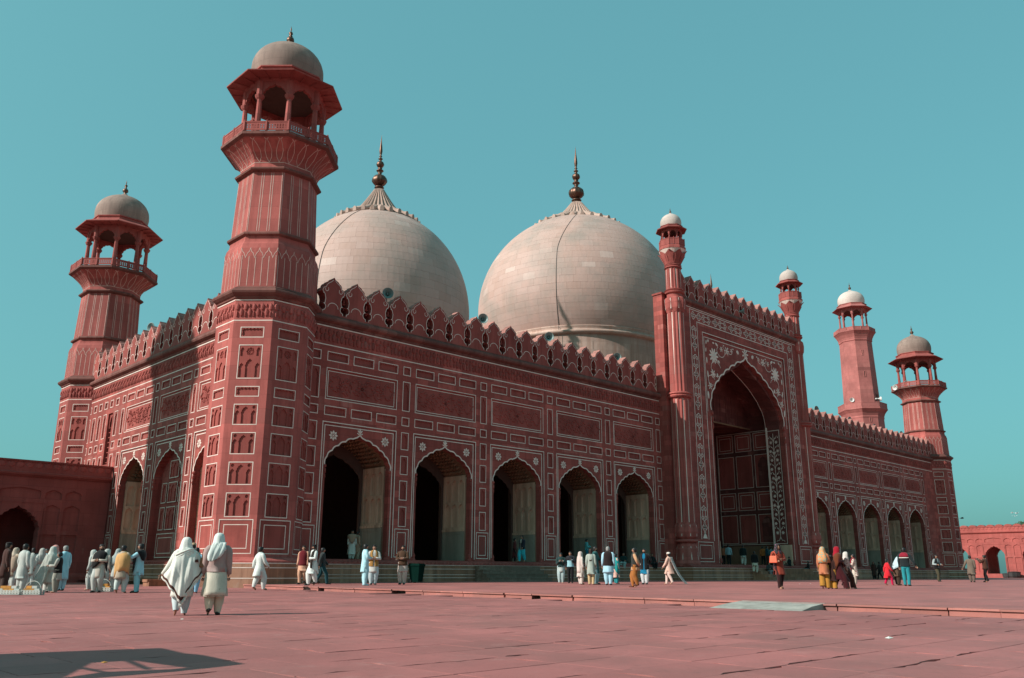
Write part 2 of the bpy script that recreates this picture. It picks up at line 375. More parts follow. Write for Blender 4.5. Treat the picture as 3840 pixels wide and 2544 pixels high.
_pm = {}
def panel_mesh(w, h, kind):
    key = (round(w, 2), round(h, 2), kind)
    if key in _pm: return _pm[key]
    mb = MB(); a, b = w / 2, h / 2; lw = 0.043; rnd = random.Random(hash(key[:2]) & 0xffff)
    mb.rectline(-a, a, -b, b, lw, -0.005, 1)
    dep = 0.065; ia, ib = a - lw, b - lw
    if kind == 'double':
        mb.rim(rect(-ia, ia, -ib, ib), -0.005, 0.012); mb.flat(rect(-ia, ia, -ib, ib), 0.012)
        q = min(0.2, a * 0.3); mb.rectline(-ia + q, ia - q, -ib + q, ib - q, lw * 0.9, 0.008, 1)
    elif kind in ('big', 'bigf'):
        q = 0.11
        ja, jb = ia - q, ib - q
        vs = [(-ia, -0.005, -ib), (ia, -0.005, -ib), (ia, -0.005, ib), (-ia, -0.005, ib), (-ja, 0.07, -jb), (ja, 0.07, -jb), (ja, 0.07, jb), (-ja, 0.07, jb)]
        mb.add(vs, [(0, 1, 5, 4), (1, 2, 6, 5), (2, 3, 7, 6), (3, 0, 4, 7)])
        mb.rectline(-ja, ja, -jb, jb, lw * 0.9, 0.066, 1); mb.flat(rect(-ja, ja, -jb, jb), 0.07)
        hgt = 0.07 if kind == 'bigf' else 0.05
        for sx in (-1, 1):
            for cx in (0.0, ja * 0.55):
                for k in range(9):
                    an = k * 2 * math.pi / 9; rr = jb * (0.28 + 0.22 * (k % 2))
                    mb.blob(sx * cx + rr * math.cos(an), rr * math.sin(an), 0.07, 0.13, 0.065, hgt, an + 0.5 * sx, 0, 7)
                mb.blob(sx * cx, 0, 0.07, 0.1, 0.1, hgt, 0, 0, 8)
            for k in range(16):
                u = k / 15; xx = sx * ja * (0.08 + 0.86 * u); zz = jb * 0.66 * math.sin(u * 9 + 0.6)
                mb.blob(xx, zz, 0.07, 0.15, 0.06, hgt, 1.1 * math.cos(u * 9), 0, 7)
                mb.blob(xx + 0.05, -zz * 0.8, 0.07, 0.12, 0.05, hgt, -1.0 * math.cos(u * 9), 0, 7)
    else:
        mb.rim(rect(-ia, ia, -ib, ib), -0.005, dep); mb.flat(rect(-ia, ia, -ib, ib), dep)
        t = 0.0; f = dep - 0.055
        if kind == 'cart':
            o = []; nx = max(3, int(ia / 0.11)); nz = max(1, int(ib / 0.13)); ga, gb = ia * 0.94, ib * 0.88
            def edge(p, q, n):
                for i in range(n):
                    for j in range(3):
                        u = (i + j / 3) / n; sc_ = (0.0, 0.045, 0.045)[j]
                        dx, dz = q[0] - p[0], q[1] - p[1]; l = math.hypot(dx, dz)
                        o.append((p[0] + dx * u - dz / l * sc_, p[1] + dz * u + dx / l * sc_))
            c = 0.35 * min(ga, gb)
            P = [(-ga + c, -gb), (ga - c, -gb), (ga, -gb + c), (ga, gb - c), (ga - c, gb), (-ga + c, gb), (-ga, gb - c), (-ga, -gb + c)]
            for i in range(8): edge(P[i], P[(i + 1) % 8], (nx, 1, nz, 1)[i % 4] if i % 2 == 0 else 1)
            mb.plate(rect(-ia, ia, -ib, ib), [o], f, dep)
        elif kind in ('arch3', 'rosarch'):
            zt = ib; holes = []
            if kind == 'rosarch':
                zt = ib * 0.28
                ro = [(0.2 * (1 + 0.14 * math.cos(8 * k * math.pi / 16)) * math.cos(k * math.pi / 16), ib * 0.62 + 0.2 * (1 + 0.14 * math.cos(8 * k * math.pi / 16)) * math.sin(k * math.pi / 16)) for k in range(32)]
                holes.append(ro)
                for sx in (-1, 1):
                    holes.append([(sx * ia * 0.72 + x, z) for x, z in ([(-ia * 0.17, zt + 0.05)] + cusped(ia * 0.17, ib * 0.62, ib * 0.92, 2, 0.2, 3) + [(ia * 0.17, zt + 0.05)])])
            zs = -ib + (zt + ib) * 0.52
            holes.append([(-ia * 0.36, -ib + 0.02)] + cusped(ia * 0.36, zs, zt - 0.07, 3, 0.25, 4) + [(ia * 0.36, -ib + 0.02)])
            for sx in (-1, 1):
                holes.append([(sx * ia * 0.72 + x, z) for x, z in ([(-ia * 0.2, -ib + 0.02)] + cusped(ia * 0.2, zs - 0.06, zs + (zt - zs) * 0.45, 2, 0.25, 3) + [(ia * 0.2, -ib + 0.02)])])
                if kind == 'arch3':
                    holes.append([(sx * ia * 0.72 + 0.085 * math.cos(k * math.pi / 6), ib * 0.74 + 0.085 * math.sin(k * math.pi / 6)) for k in range(12)])
            mb.plate(rect(-ia, ia, -ib, ib), holes, f, dep)
            if kind == 'rosarch':
                for k in range(8): mb.blob(0.11 * math.cos(k * math.pi / 4), ib * 0.62 + 0.11 * math.sin(k * math.pi / 4), dep, 0.06, 0.035, 0.04, k * math.pi / 4, 0, 6)
        elif kind == 'arch1':
            mb.plate(rect(-ia, ia, -ib, ib), [[(-ia * 0.66, -ib + 0.03)] + cusped(ia * 0.66, ib * 0.25, ib - 0.08, 3, 0.22, 4) + [(ia * 0.66, -ib + 0.03)]], f, dep)
    me = mb.mesh('panel', [M_RED2, M_WHITE]); _pm[key] = me; return me
def put_panel(parent, x0, x1, z0, z1, kind='cart', y=0.0, name='panel'):
    return link(name, panel_mesh(x1 - x0, z1 - z0, kind), parent, ((x0 + x1) / 2, y, (z0 + z1) / 2))

def flower_mesh():
    mb = MB()
    for k in range(8):
        a = k * math.pi / 4; c, s = math.cos(a), math.sin(a)
        P = [(0.07, 0), (0.2, -0.075), (0.32, 0), (0.2, 0.075)]
        mb.flat([(x * c - z * s, x * s + z * c) for x, z in P], -0.014 - 0.001 * (k % 2))
        mb.rim([(x * c - z * s, x * s + z * c) for x, z in P], -0.014, 0.01)
    mb.blob(0, 0, 0.0, 0.06, 0.06, 0.02, 0, 0, 8)
    return mb.mesh('inlay_flower', M_WHITE)
ME_FLOWER = flower_mesh()
def bud_mesh():
    mb = MB()
    for x, z, rx, rz, a in ((0, 0.26, 0.06, 0.15, 0), (-0.09, 0.2, 0.045, 0.12, 0.6), (0.09, 0.2, 0.045, 0.12, -0.6), (-0.12, 0.07, 0.04, 0.09, 1.0), (0.12, 0.07, 0.04, 0.09, -1.0), (0, 0.08, 0.05, 0.1, 0)):
        mb.blob(x, z, -0.004, rx, rz, 0.03, a, 0, 8)
    return mb.mesh('arch_bud', M_WHITE)
ME_BUD = bud_mesh()

def frieze_mesh(L, z0, z1, pitch=0.27):
    """carved lotus band: a petal row with round heads over stems"""
    mb = MB(); n = max(1, int(L / pitch)); p = L / n; H = z1 - z0
    for i in range(n):
        x = -L / 2 + p * (i + 0.5)
        if i % 2: mb.blob(x, z0 + H * 0.36, 0, p * 0.46, H * 0.3, 0.09, 0, 0, 8); mb.blob(x, z0 + H * 0.78, 0, p * 0.16, H * 0.13, 0.07, 0, 0, 6)
        else: mb.blob(x, z0 + H * 0.68, 0, p * 0.5, H * 0.24, 0.1, 0, 0, 8); mb.blob(x, z0 + H * 0.25, 0, p * 0.2, H * 0.22, 0.08, 0, 0, 6)
    return mb

M_TOP = stone('pale_weathered_coping', (0.42, 0.19, 0.16), blocks=(0.7, 3.0), var=0.2, streak=0.5)
def merlon_mesh(p, zb, zt):
    """one battlement unit: scalloped pointed head, half a pierced opening on either side, inlaid curls"""
    s = (zt - zb) / 2.25; hp = p / 2
    Z = lambda z: zb + (z - 15.08) * s
    hole = [(0.0, 15.19), (0.085, 15.19), (0.095, 15.3), (0.22, 15.36), (0.28, 15.5), (0.25, 15.65), (0.14, 15.71), (0.215, 15.75), (0.25, 16.02), (0.19, 16.26), (0.07, 16.4), (0.0, 16.44)]
    head = [(hp - 0.015, 16.5), (hp - 0.05, 16.62), (hp - 0.14, 16.72), (hp - 0.25, 16.76), (hp - 0.26, 16.88), (hp - 0.33, 16.99), (hp - 0.44, 17.04), (hp - 0.47, 17.11), (hp - 0.56, 17.17), (0.08, 17.23), (0, 17.36)]
    right = [(hp, 15.08)] + [(hp - x * (p / 1.567), z) for x, z in hole] + head
    loop = [(x, Z(z)) for x, z in right] + [(-x, Z(z)) for x, z in right[::-1][1:]]
    mb = MB(); mb.plate(loop, (), -0.12, None, 0); mb.rim(loop[:13], -0.12, 0.5, 0, False); mb.rim(loop[12:-12], -0.12, 0.5, 2, False); mb.rim(loop[-13:], -0.12, 0.5, 0, False); mb.flat(loop, 0.5); mb.box(hp - 0.36, hp + 0.36, 0.5, 0.56, zb, Z(16.46))
    y = -0.125; lw = 0.035
    hl = [(hp - x * (p / 1.567) * 1.0 - 0.03, Z(z)) for x, z in hole[1:-1]]
    for sg in (-1, 1):
        mb.strip([(sg * x, z) for x, z in hl], lw, y, 1)
        cr = []
        for k in range(12):
            a = 2.4 + k * 0.42; r = 0.16 - 0.008 * k
            cr.append((sg * (hp - 0.30 + r * math.cos(a) * 0.9), Z(16.58) + r * math.sin(a)))
        mb.strip(cr, lw * 0.85, y, 1)
        mb.strip([(sg * (hp - 0.13), Z(16.3)), (sg * (hp - 0.06), Z(16.48)), (sg * (hp - 0.12), Z(16.63)), (sg * (hp - 0.28), Z(16.71)), (sg * (hp - 0.32), Z(16.84)), (sg * (hp - 0.42), Z(16.95)), (sg * 0.2, Z(17.06)), (sg * 0.05, Z(17.2))], lw * 0.85, y, 1)
    mb.strip([(0.34 * math.cos(a), Z(15.52) + 0.3 * math.sin(a)) for a in [math.pi * k / 10 for k in range(11)]], lw, y, 1)
    # fleur that stands in the opening to the right
    fy = 0.02
    for x, z, rx, rz, a in ((0, 16.08, 0.04, 0.16, 0), (-0.065, 15.94, 0.025, 0.08, 0.7), (0.065, 15.94, 0.025, 0.08, -0.7), (0, 15.72, 0.2, 0.03, 0), (0, 15.62, 0.025, 0.06, 0)):
        mb.blob(hp + x, Z(z), fy, rx, rz * s, 0.05, a, 0, 6); mb.blob(hp + x, Z(z), fy, rx, rz * s, -0.05, a, 0, 6)
    return mb.mesh('merlon', [M_RED2, M_WHITE, M_TOP])

CORN = [(0.3, 14.5), (-0.04, 14.5), (-0.07, 14.56), (-0.07, 14.62), (-0.16, 14.66), (-0.27, 14.73), (-0.31, 14.83), (-0.29, 14.94), (-0.2, 15.02), (-0.14, 15.05), (-0.14, 15.1), (0.3, 15.1)]

JH = 5.25
def jamb_mesh():
    """tan niche side: dado with a sunk panel, two rows of three arched recesses; local width 2.15"""
    mb = MB(); W = 2.15; holes = []
    mb.plate(rect(0, W, 0, 1.78), [rect(0.18, W - 0.18, 0.25, 1.6)], -0.03, 0.0, 1)
    for i in range(3):
        x0 = 0.14 + i * 0.64; x1 = x0 + 0.52
        for z0, z1 in ((2.05, 3.5), (3.62, 5.0)):
            hw = (x1 - x0) / 2; cx = (x0 + x1) / 2
            holes.append([(x0, z0)] + [(cx + x, z) for x, z in cusped(hw, z1 - 0.4, z1, 2, 0.18, 3)] + [(x1, z0)])
    mb.plate(rect(0, W, 0, JH), holes, 0, 0.11)
    mb.flat(rect(0, W, 0, JH), 0.11)
    mb.box(0, W, -0.06, 0, 1.78, 1.92)
    mb.flat(rect(0.17, W - 0.17, 0.24, 1.61), -0.002, 1)
    return mb.mesh('jamb_facing', [M_TAN, M_DADO])
ME_JAMB = jamb_mesh()

def niche_mesh(su, closed):
    """what lies behind the cusped arch: red lip, tan vault, back wall with the inner doorway"""
    hw = 2.15 * su; mb = MB()
    cu = [(-hw, 1.7)] + cusped(hw, 6.68, 8.46) + [(hw, 1.7)]
    depth = 0.45 if not closed else 0.55
    mb.rim(cu, 0.05, depth, 0, False)
    if closed:
        mb.flat(rect(-hw - 0.3, hw + 0.3, 1.4, 8.6), 0.55, 0)
        return mb.mesh('niche', [M_RED, M_TAN, M_DARK, M_VAULT])
    sm = [(-hw - 0.05, 1.7)] + smootharch(hw + 0.05, 6.75, 8.6) + [(hw + 0.05, 1.7)]
    mb.plate(rect(-hw - 0.4, hw + 0.4, 1.6, 9.0), [sm], 0.46, None, 1)
    mb.rim(sm, 0.46, 2.62, 3, False)
    for k in range(7):                                  # carved net under the vault
        y = 0.75 + k * 0.3
        for j in range(2, 19):
            q = sm[1:-1]; p = q[min(len(q) - 1, int(j * (len(q) - 1) / 20) + 0)]
            mb.tube([(p[0] * 0.985, y, p[1] - 0.02), (p[0] * 0.93, y + 0.15, p[1] - 0.16), (p[0] * 0.985, y + 0.3, p[1] - 0.02)], 0.05, 4, 3, False)
    ih = 1.92 * su
    inner = [(-ih, 1.7)] + cusped(ih, 6.0, 7.7) + [(ih, 1.7)]
    holes = [inner]
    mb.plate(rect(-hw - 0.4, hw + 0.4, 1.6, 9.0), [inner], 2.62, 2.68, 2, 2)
    return mb.mesh('niche', [M_RED, M_TAN, M_DARK, M_VAULT])

PIERZ = ((7.98, 9.02, 'arch1'), (6.53, 7.63, 'arch1'), (5.05, 6.19, 'arch1'), (3.55, 4.7, 'arch1'))
def wing(parent, bays, pitch, x0, x1, loc, rz, closed=(), merl=1.567, mstart=None, mend=None, fancy=False):
    """front of one stretch of hall: plain wall with sunk panels, arches, frieze, cornice and battlements"""
    su = pitch / 6.272; mb = MB(); W = 2.6 * su; hp = pitch / 2
    wall = link('wing_wall', bpy.data.meshes.new('wing_wall'), parent, loc, rz)
    cells = []
    big = 'bigf' if fancy else 'big'
    edges = [(bays[0] - hp)] + [b + hp for b in bays]
    def pier(px, xa, xb):
        holes = []
        def hole(u0, u1, z0, z1, kind):
            a, b = px + u0 * su, px + u1 * su
            if a < xa + 0.02 or b > xb - 0.02: return
            holes.append(rect(a, b, z0, z1)); put_panel(wall, a, b, z0, z1, kind)
        hole(-0.28, 0.28, 12.47, 13.02, 'cart'); hole(-0.28, 0.28, 10.29, 12.09, 'arch1'); hole(-0.28, 0.28, 9.4, 9.93, 'cart')
        for z0, z1, k in PIERZ: hole(-0.28, 0.28, z0, z1, k)
        hole(-0.51, 0.51, 1.84, 3.44, 'double')
        mb.plate(rect(xa, xb, 1.48, 14.52), holes, 0)
    for b in bays:
        holes = []
        def hole(u0, u1, z0, z1, kind):
            a, c = b + u0 * su, b + u1 * su
            holes.append(rect(a, c, z0, z1)); put_panel(wall, a, c, z0, z1, kind)
        for z0, z1 in ((12.47, 13.02), (9.4, 9.93)):
            for u0, u1 in ((-2.46, -1.03), (-0.71, 0.71), (1.03, 2.46)): hole(u0, u1, z0, z1, 'cart')
        hole(-2.46, 2.46, 10.29, 12.09, big)
        q = 2.46 * su
        mb.plate([(b - W, 1.48), (b - q, 1.48), (b - q, 9.0), (b + q, 9.0), (b + q, 1.48), (b + W, 1.48), (b + W, 14.52), (b - W, 14.52)], holes, 0)
        mb.strip([(b - q - 0.03, 1.8), (b - q - 0.03, 9.03), (b + q + 0.03, 9.03), (b + q + 0.03, 1.8)], 0.055, -0.004, 1)
        sb = MB(); hw = 2.15 * su
        cu = cusped(hw, 6.68, 8.46)
        loop = [(-q, 1.48), (-hw, 1.48)] + cu + [(hw, 1.48), (q, 1.48), (q, 9.0), (-q, 9.0)]
        sb.plate(loop, (), 0.05, None, 0)
        sb.rim([(-q, 1.48), (-q, 9.0), (q, 9.0), (q, 1.48)], 0.0, 0.05, 0, False)
        sb.strip([(-q + 0.14, 1.9), (-q + 0.14, 8.86), (q - 0.14, 8.86), (q - 0.14, 1.9)], 0.05, 0.046, 1)
        sb.strip(offset(cu, 0.045), 0.075, 0.044, 1)
        for sg in (-1, 1):                              # corbels at the springing and the foot of the jamb
            for z, r_, h_ in ((6.62, 0.11, 0.12), (6.35, 0.08, 0.2), (6.05, 0.05, 0.18), (1.95, 0.12, 0.2), (1.72, 0.16, 0.16)):
                sb.blob(sg * (hw + 0.02), z, 0.1, r_, h_, 0.12, 0, 0, 8)
        sb.build('arch_surround', [M_RED, M_WHITE], wall, (b, 0, 0))
        for fx in (-1.75, 1.75): link('inlay_flower', ME_FLOWER, wall, (b + fx * su, 0.05, 8.32), 0, (0.92, 1, 0.92))
        link('arch_bud', ME_BUD, wall, (b, 0.05, 8.5))
        key = ('niche', round(su, 3), b in closed)
        if key not in _pm: _pm[key] = niche_mesh(su, b in closed)
        link('niche', _pm[key], wall, (b, 0, 0))
        if b not in closed:
            link('jamb_facing', ME_JAMB, wall, (b + hw - 0.07, 0.46, 1.72), R(-90), (-1, 1, 1)).scale = (-1, 1, 1)
            link('jamb_facing', ME_JAMB, wall, (b - hw + 0.07, 0.46, 1.72), R(90))
        else:
            for (a, c_, z0, z1, k) in ((-1.75, -0.95, 3.5, 4.9, 'arch1'), (-0.72, 0.72, 3.5, 4.9, 'arch3'), (0.95, 1.75, 3.5, 4.9, 'arch1'), (-1.75, -0.95, 5.15, 6.4, 'arch1'), (-0.72, 0.72, 5.15, 6.4, 'arch3'), (0.95, 1.75, 5.15, 6.4, 'arch1'), (-0.72, 0.72, 6.65, 7.75, 'arch3'), (-1.85, 0.9, 1.85, 3.3, 'double'), (1.0, 1.85, 1.85, 3.3, 'double')):
                put_panel(wall, b + a * su, b + c_ * su, z0, z1, k, 0.475)
    for i, e in enumerate(edges):
        xa = bays[i - 1] + W if i else e - (hp - W); xb = bays[i] - W if i < len(bays) else e + (hp - W)
        xa = max(xa, x0); xb = min(xb, x1); pier(e, xa, xb)
    a = bays[0] - hp - (hp - W); z_ = bays[-1] + hp + (hp - W)
    if a > x0: cells.append((x0, a))
    if z_ < x1: cells.append((z_, x1))
    for a, c_ in cells:
        if fancy and c_ - a > 3:
            holes = []
            n = int((c_ - a) / 1.1)
            for k in range(n):
                u = c_ - 0.75 - k * 1.1
                if u - 0.35 < a: break
                for z0, z1, kd in ((12.47, 13.02, 'cart'), (10.29, 12.09, 'arch1'), (9.4, 9.93, 'cart')) + PIERZ:
                    if k == 1 and z1 < 12.2: continue
                    holes.append(rect(u - 0.3, u + 0.3, z0, z1)); put_panel(wall, u - 0.3, u + 0.3, z0, z1, kd)
                if k == 1:
                    win = rect(u - 0.42, u + 0.42, 8.35, 12.05); holes.append(win)
                    wb = MB(); wb.rim(win, 0, 0.5, 0); wb.flat(win, 0.5, 1)
                    wb.plate(rect(u - 0.42, u + 0.42, 11.0, 12.05), [[(u - 0.3, 11.02)] + [(u + x, z) for x, z in cusped(0.3, 11.3, 11.9, 3)] + [(u + 0.3, 11.02)]], 0.12, 0.2)
                    for j in range(7): wb.box(u - 0.42, u + 0.42, 0.16, 0.2, 8.5 + j * 0.36, 8.56 + j * 0.36, 0)
                    wb.build('lattice_window', [M_RED2, M_DARK], wall)
            mb.plate(rect(a, c_, 1.48, 14.52), holes, 0)
        else: mb.plate(rect(a, c_, 1.48, 14.52), (), 0)
    mb.strip([(x0, 13.37), (x1, 13.37)], 0.06, -0.005, 1)
    mb.strip([(x0, 14.44), (x1, 14.44)], 0.07, -0.03, 1)
    wall.data = mb.mesh('wing_wall', [M_RED, M_WHITE])
    L = x1 - x0
    frieze_mesh(L, 13.5, 14.38).build('frieze', M_RED, wall, ((x0 + x1) / 2, 0, 0))
    cb = MB(); cb.sweep(CORN, x0, x1); cb.build('cornice', M_GRIME, wall)
    mstart = x0 + merl / 2 if mstart is None else mstart; mend = x1 if mend is None else mend
    key = ('merlon', round(merl, 3))
    if key not in _pm: _pm[key] = merlon_mesh(merl, 15.08, 17.33)
    x = mstart
    while x < mend:
        link('merlon', _pm[key], wall, (x, 0, 0)); x += merl
    return wall

# ------------------------------------------------------------------ the prayer hall
hall = empty('prayer_hall', (0, 15, 0.5))
tag(hall, 'great red sandstone prayer hall with white inlay, arched front and tall central portal', 'mosque')
LB = [-39.5 + 6.27 * k for k in range(5)]
RB = [14.9 + 6.03 * k for k in range(5)]
wing(hall, LB, 6.27, -44.2, -10.6, (0, -15, -0.5), 0, (), 1.567, -42.1 + 0.235 - 0.783 * 0, -11.2)
wing(hall, RB, 6.03, 10.6, 46.2, (0, -15, -0.5), 0, (), 1.507, 12.0, 46.0)
wing(hall, [-18.05, -12.3, -6.6], 5.72, -29.0, -1.0, (-45.25, -15, -0.5), R(-90), (-12.3,), 1.43, -27.4 + 0.18, -2.5, True)

HX = (0, -15, -0.5)
def hp_build(mb, name, mats, loc=(0, 0, 0), rz=0.0, smooth=False, parent=None):
    return mb.build(name, mats, parent or hall, (loc[0] + HX[0], loc[1] + HX[1], loc[2] + HX[2]), rz, smooth)
# shell: roof, floor, rear and far walls, inner dividing wall between the niches
mb = MB()
mb.box(-45.0, -7.35, 0.3, 30.6, 14.55, 15.08); mb.box(7.35, 45.6, 0.3, 30.6, 14.55, 15.08); mb.box(-7.35, 7.35, 2.7, 30.6, 14.56, 15.07)
hp_build(mb, 'roof', M_CUP)
mb = MB(); mb.box(-45.15, 46.0, 0.02, 30.8, 0.3, 1.7); hp_build(mb, 'floor', M_TAN)
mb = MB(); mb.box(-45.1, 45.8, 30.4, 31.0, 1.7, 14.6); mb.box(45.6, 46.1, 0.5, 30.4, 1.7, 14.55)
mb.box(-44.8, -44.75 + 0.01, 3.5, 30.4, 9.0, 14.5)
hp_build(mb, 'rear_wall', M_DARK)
PIERS = []                                           # piers between the niches, closing the space behind the front
class _P:
    def box(s, *a): PIERS.append(a)
mb = _P()
for a, b in [(-44.0, LB[0] - 2.25)] + [(p + 2.25, q - 2.25) for p, q in zip(LB, LB[1:])] + [(LB[-1] + 2.25, -7.6)]: mb.box(a, b, 0.14, 3.25, 1.7, 14.5)
for a, b in [(7.6, RB[0] - 2.2)] + [(p + 2.2, q - 2.2) for p, q in zip(RB, RB[1:])] + [(RB[-1] + 2.2, 45.6)]: mb.box(a, b, 0.14, 3.25, 1.7, 14.5)
for a in LB + RB: mb.box(a - 2.25, a + 2.25, 0.14, 3.25, 9.05, 14.5)
SY = [0.9, 4.4, 8.9, 10.05, 14.5, 15.9, 20.3, 30.4]
for a, b in ((1.2, 4.35), (8.85, 15.8), (20.35, 30.4)): mb.box(-44.55, -42.0, a, b, 1.7, 14.5)
for a, b in ((4.35, 8.85), (15.8, 20.35)): mb.box(-44.55, -42.0, a, b, 9.05, 14.5)
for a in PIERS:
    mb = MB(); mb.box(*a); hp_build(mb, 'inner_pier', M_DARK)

# podium of buff stone with white string courses, red base moulding on top
mb = MB()
def pod_run(x0, x1, yf, side=False):
    for z0, z1, m in ((-0.2, 0.70, 0), (0.745, 0.87, 0), (0.915, 1.19, 0), (1.235, 1.40, 0)):
        mb.box(x0, x1, yf, 1.0, z0, z1, m)
    for z in (0.70, 0.87, 1.19, 1.40): mb.box(x0, x1, yf - 0.012, 1.0, z, z + 0.045, 1)
pod_run(-44.0, -11.4, -0.62); pod_run(-11.4, 11.4, -2.75); pod_run(11.4, 46.2, -0.62)
hp_build(mb, 'podium', [M_POD, M_LINE])
sb = MB()
for z0, z1, m in ((-0.2, 0.70, 0), (0.745, 0.87, 0), (0.915, 1.19, 0), (1.235, 1.40, 0)): sb.box(-30.0, -1.0, -0.62, 1.0, z0, z1, m)
for z in (0.70, 0.87, 1.19, 1.40): sb.box(-30.0, -1.0, -0.632, 1.0, z, z + 0.045, 1)
hp_build(sb, 'podium', [M_POD, M_LINE], (-45.25, 0, 0), R(-90))
PLN = [(0.3, 1.445), (-0.52, 1.445), (-0.52, 1.5), (-0.48, 1.56), (-0.40, 1.58), (-0.3, 1.64), (-0.1, 1.68), (-0.1, 1.70), (0.3, 1.70)]
for (x0, x1, loc, rz) in ((-44.0, -11.3, (0, 0, 0), 0), (-11.3, 11.3, (0, -2.1, 0.002), 0), (11.3, 46.2, (0, 0, 0), 0), (-30.0, -1.0, (-45.25, 0, 0), R(-90))):
    mb = MB(); mb.sweep(PLN, x0, x1); hp_build(mb, 'base_moulding', M_RED2, loc, rz)
    mb = MB(); n = int((x1 - x0) / 0.3)
    for i in range(n): mb.blob(x0 + (i + 0.5) * (x1 - x0) / n, 1.53, -0.51, 0.13, 0.045, 0.03, 0.35, 0, 6)
    hp_build(mb, 'moulding_leaf_band', M_RED2, loc, rz)

# ------------------------------------------------------------------ portal
YP = -1.775
portal = link('portal', bpy.data.meshes.new('portal'), hall, (0, YP - 15, -0.5))
mb = MB()
q = 6.8
BP = [(-9.08, -6.95, 1.87, 3.4), (6.95, 9.08, 1.87, 3.4)]
mb.plate([(-9.7, 1.48), (-q, 1.48), (-q, 20.7), (q, 20.7), (q, 1.48), (9.7, 1.48), (9.7, 23.0), (-9.7, 23.0)], [rect(*b) for b in BP], 0)
mb.rim([(-9.7, 1.48), (9.7, 1.48), (9.7, 23.0), (-9.7, 23.0)], 0, 1.9)
mb.strip([(-q - 0.03, 3.5), (-q - 0.03, 20.73), (q + 0.03, 20.73), (q + 0.03, 3.5)], 0.07, -0.006, 1)
for b in BP: put_panel(portal, *b, 'double')
portal.data = mb.mesh('portal', [M_RED, M_WHITE])
sb = MB(); hw = 5.9
cu = cusped(hw, 14.2, 19.6, 7, 0.15, 5)
sb.plate([(-q, 1.48), (-hw, 1.48)] + cu + [(hw, 1.48), (q, 1.48), (q, 20.7), (-q, 20.7)], (), 0.09)
sb.rim([(-q, 1.48), (-q, 20.7), (q, 20.7), (q, 1.48)], 0, 0.09, 0, False)
sb.strip([(-q + 0.28, 14.0), (-q + 0.28, 20.4), (q - 0.28, 20.4), (q - 0.28, 14.0)], 0.06, 0.084, 1)
sb.rim([(-hw, 1.48)] + cu + [(hw, 1.48)], 0.09, 0.5, 0, False)
sb.strip(offset(cu, 0.09), 0.13, 0.08, 1)
cu2 = cusped(hw - 0.12, 14.2, 19.35, 7, 0.19, 5)
sb.strip([(-hw - 0.2, 1.8), (-hw - 0.2, 13.6)], 0.05, 0.084, 1); sb.strip([(hw + 0.2, 1.8), (hw + 0.2, 13.6)], 0.05, 0.084, 1)
for sg in (-1, 1):
    for z, r_, h_ in ((13.95, 0.2, 0.25), (13.4, 0.14, 0.35), (12.8, 0.09, 0.35), (2.0, 0.2, 0.3)): sb.blob(sg * (hw + 0.04), z, 0.16, r_, h_, 0.2, 0, 0, 8)
sb.build('portal_arch', [M_RED, M_WHITE], portal)
# reveal: smooth pointed arch from the cusped lip back to the deep recess, white marble edge
rb = MB(); hs_ = 5.78
sm = [(-hs_, 1.48)] + smootharch(hs_, 14.1, 19.3, 14) + [(hs_, 1.48)]
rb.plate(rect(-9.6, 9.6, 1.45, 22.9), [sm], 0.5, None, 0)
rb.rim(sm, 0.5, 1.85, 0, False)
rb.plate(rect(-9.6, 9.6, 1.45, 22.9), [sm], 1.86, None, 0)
rb.strip(offset(sm[1:-1], 0.0), 0.16, 1.84, 1)
for sg in (-1, 1): rb.box(sg * hs_ - 0.07, sg * hs_ + 0.07, 1.72, 1.87, 3.5, 14.2, 1)
rb.build('portal_reveal', [M_REC_SHADE, M_WHITE], portal)
# deep recess behind: panelled rear wall, side walls, vault
rc = MB(); rh = 7.0; RD = 8.2
vault = [(-rh, 1.48)] + smootharch(rh, 14.2, 20.6, 14) + [(rh, 1.48)]
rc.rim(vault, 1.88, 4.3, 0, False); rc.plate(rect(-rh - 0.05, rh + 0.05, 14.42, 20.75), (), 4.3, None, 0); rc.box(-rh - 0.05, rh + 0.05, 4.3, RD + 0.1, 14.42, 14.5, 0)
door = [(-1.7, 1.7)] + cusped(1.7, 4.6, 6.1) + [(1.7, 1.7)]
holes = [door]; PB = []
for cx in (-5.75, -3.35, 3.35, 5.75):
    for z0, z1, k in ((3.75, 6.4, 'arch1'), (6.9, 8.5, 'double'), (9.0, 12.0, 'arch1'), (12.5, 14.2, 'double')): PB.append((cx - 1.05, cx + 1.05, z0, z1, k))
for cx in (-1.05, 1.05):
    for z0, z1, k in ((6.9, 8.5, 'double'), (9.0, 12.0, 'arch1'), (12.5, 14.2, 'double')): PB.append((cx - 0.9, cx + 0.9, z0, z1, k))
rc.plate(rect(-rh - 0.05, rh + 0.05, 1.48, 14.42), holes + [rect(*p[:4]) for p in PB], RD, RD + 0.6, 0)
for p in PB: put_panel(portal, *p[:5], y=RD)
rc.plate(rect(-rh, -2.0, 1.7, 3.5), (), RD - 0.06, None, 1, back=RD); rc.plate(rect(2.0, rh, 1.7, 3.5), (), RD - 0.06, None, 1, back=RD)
rc.box(-rh, rh, 4.2, 4.3, 14.42, 14.55, 1)
for k in range(13):
    x = -6.0 + k
    rc.box(x - 0.04, x + 0.04, 4.25, 4.3, 14.55, 17.2 if abs(x) < 4.5 else 16.0, 0)
SP = []
for u in (0.3, 2.3, 4.3):
    for z0, z1, k in ((3.75, 6.4, 'arch1'), (6.8, 8.5, 'double'), (8.9, 12.0, 'arch1'), (12.4, 14.1, 'double')): SP.append((u, u + 1.75, z0, z1, k))
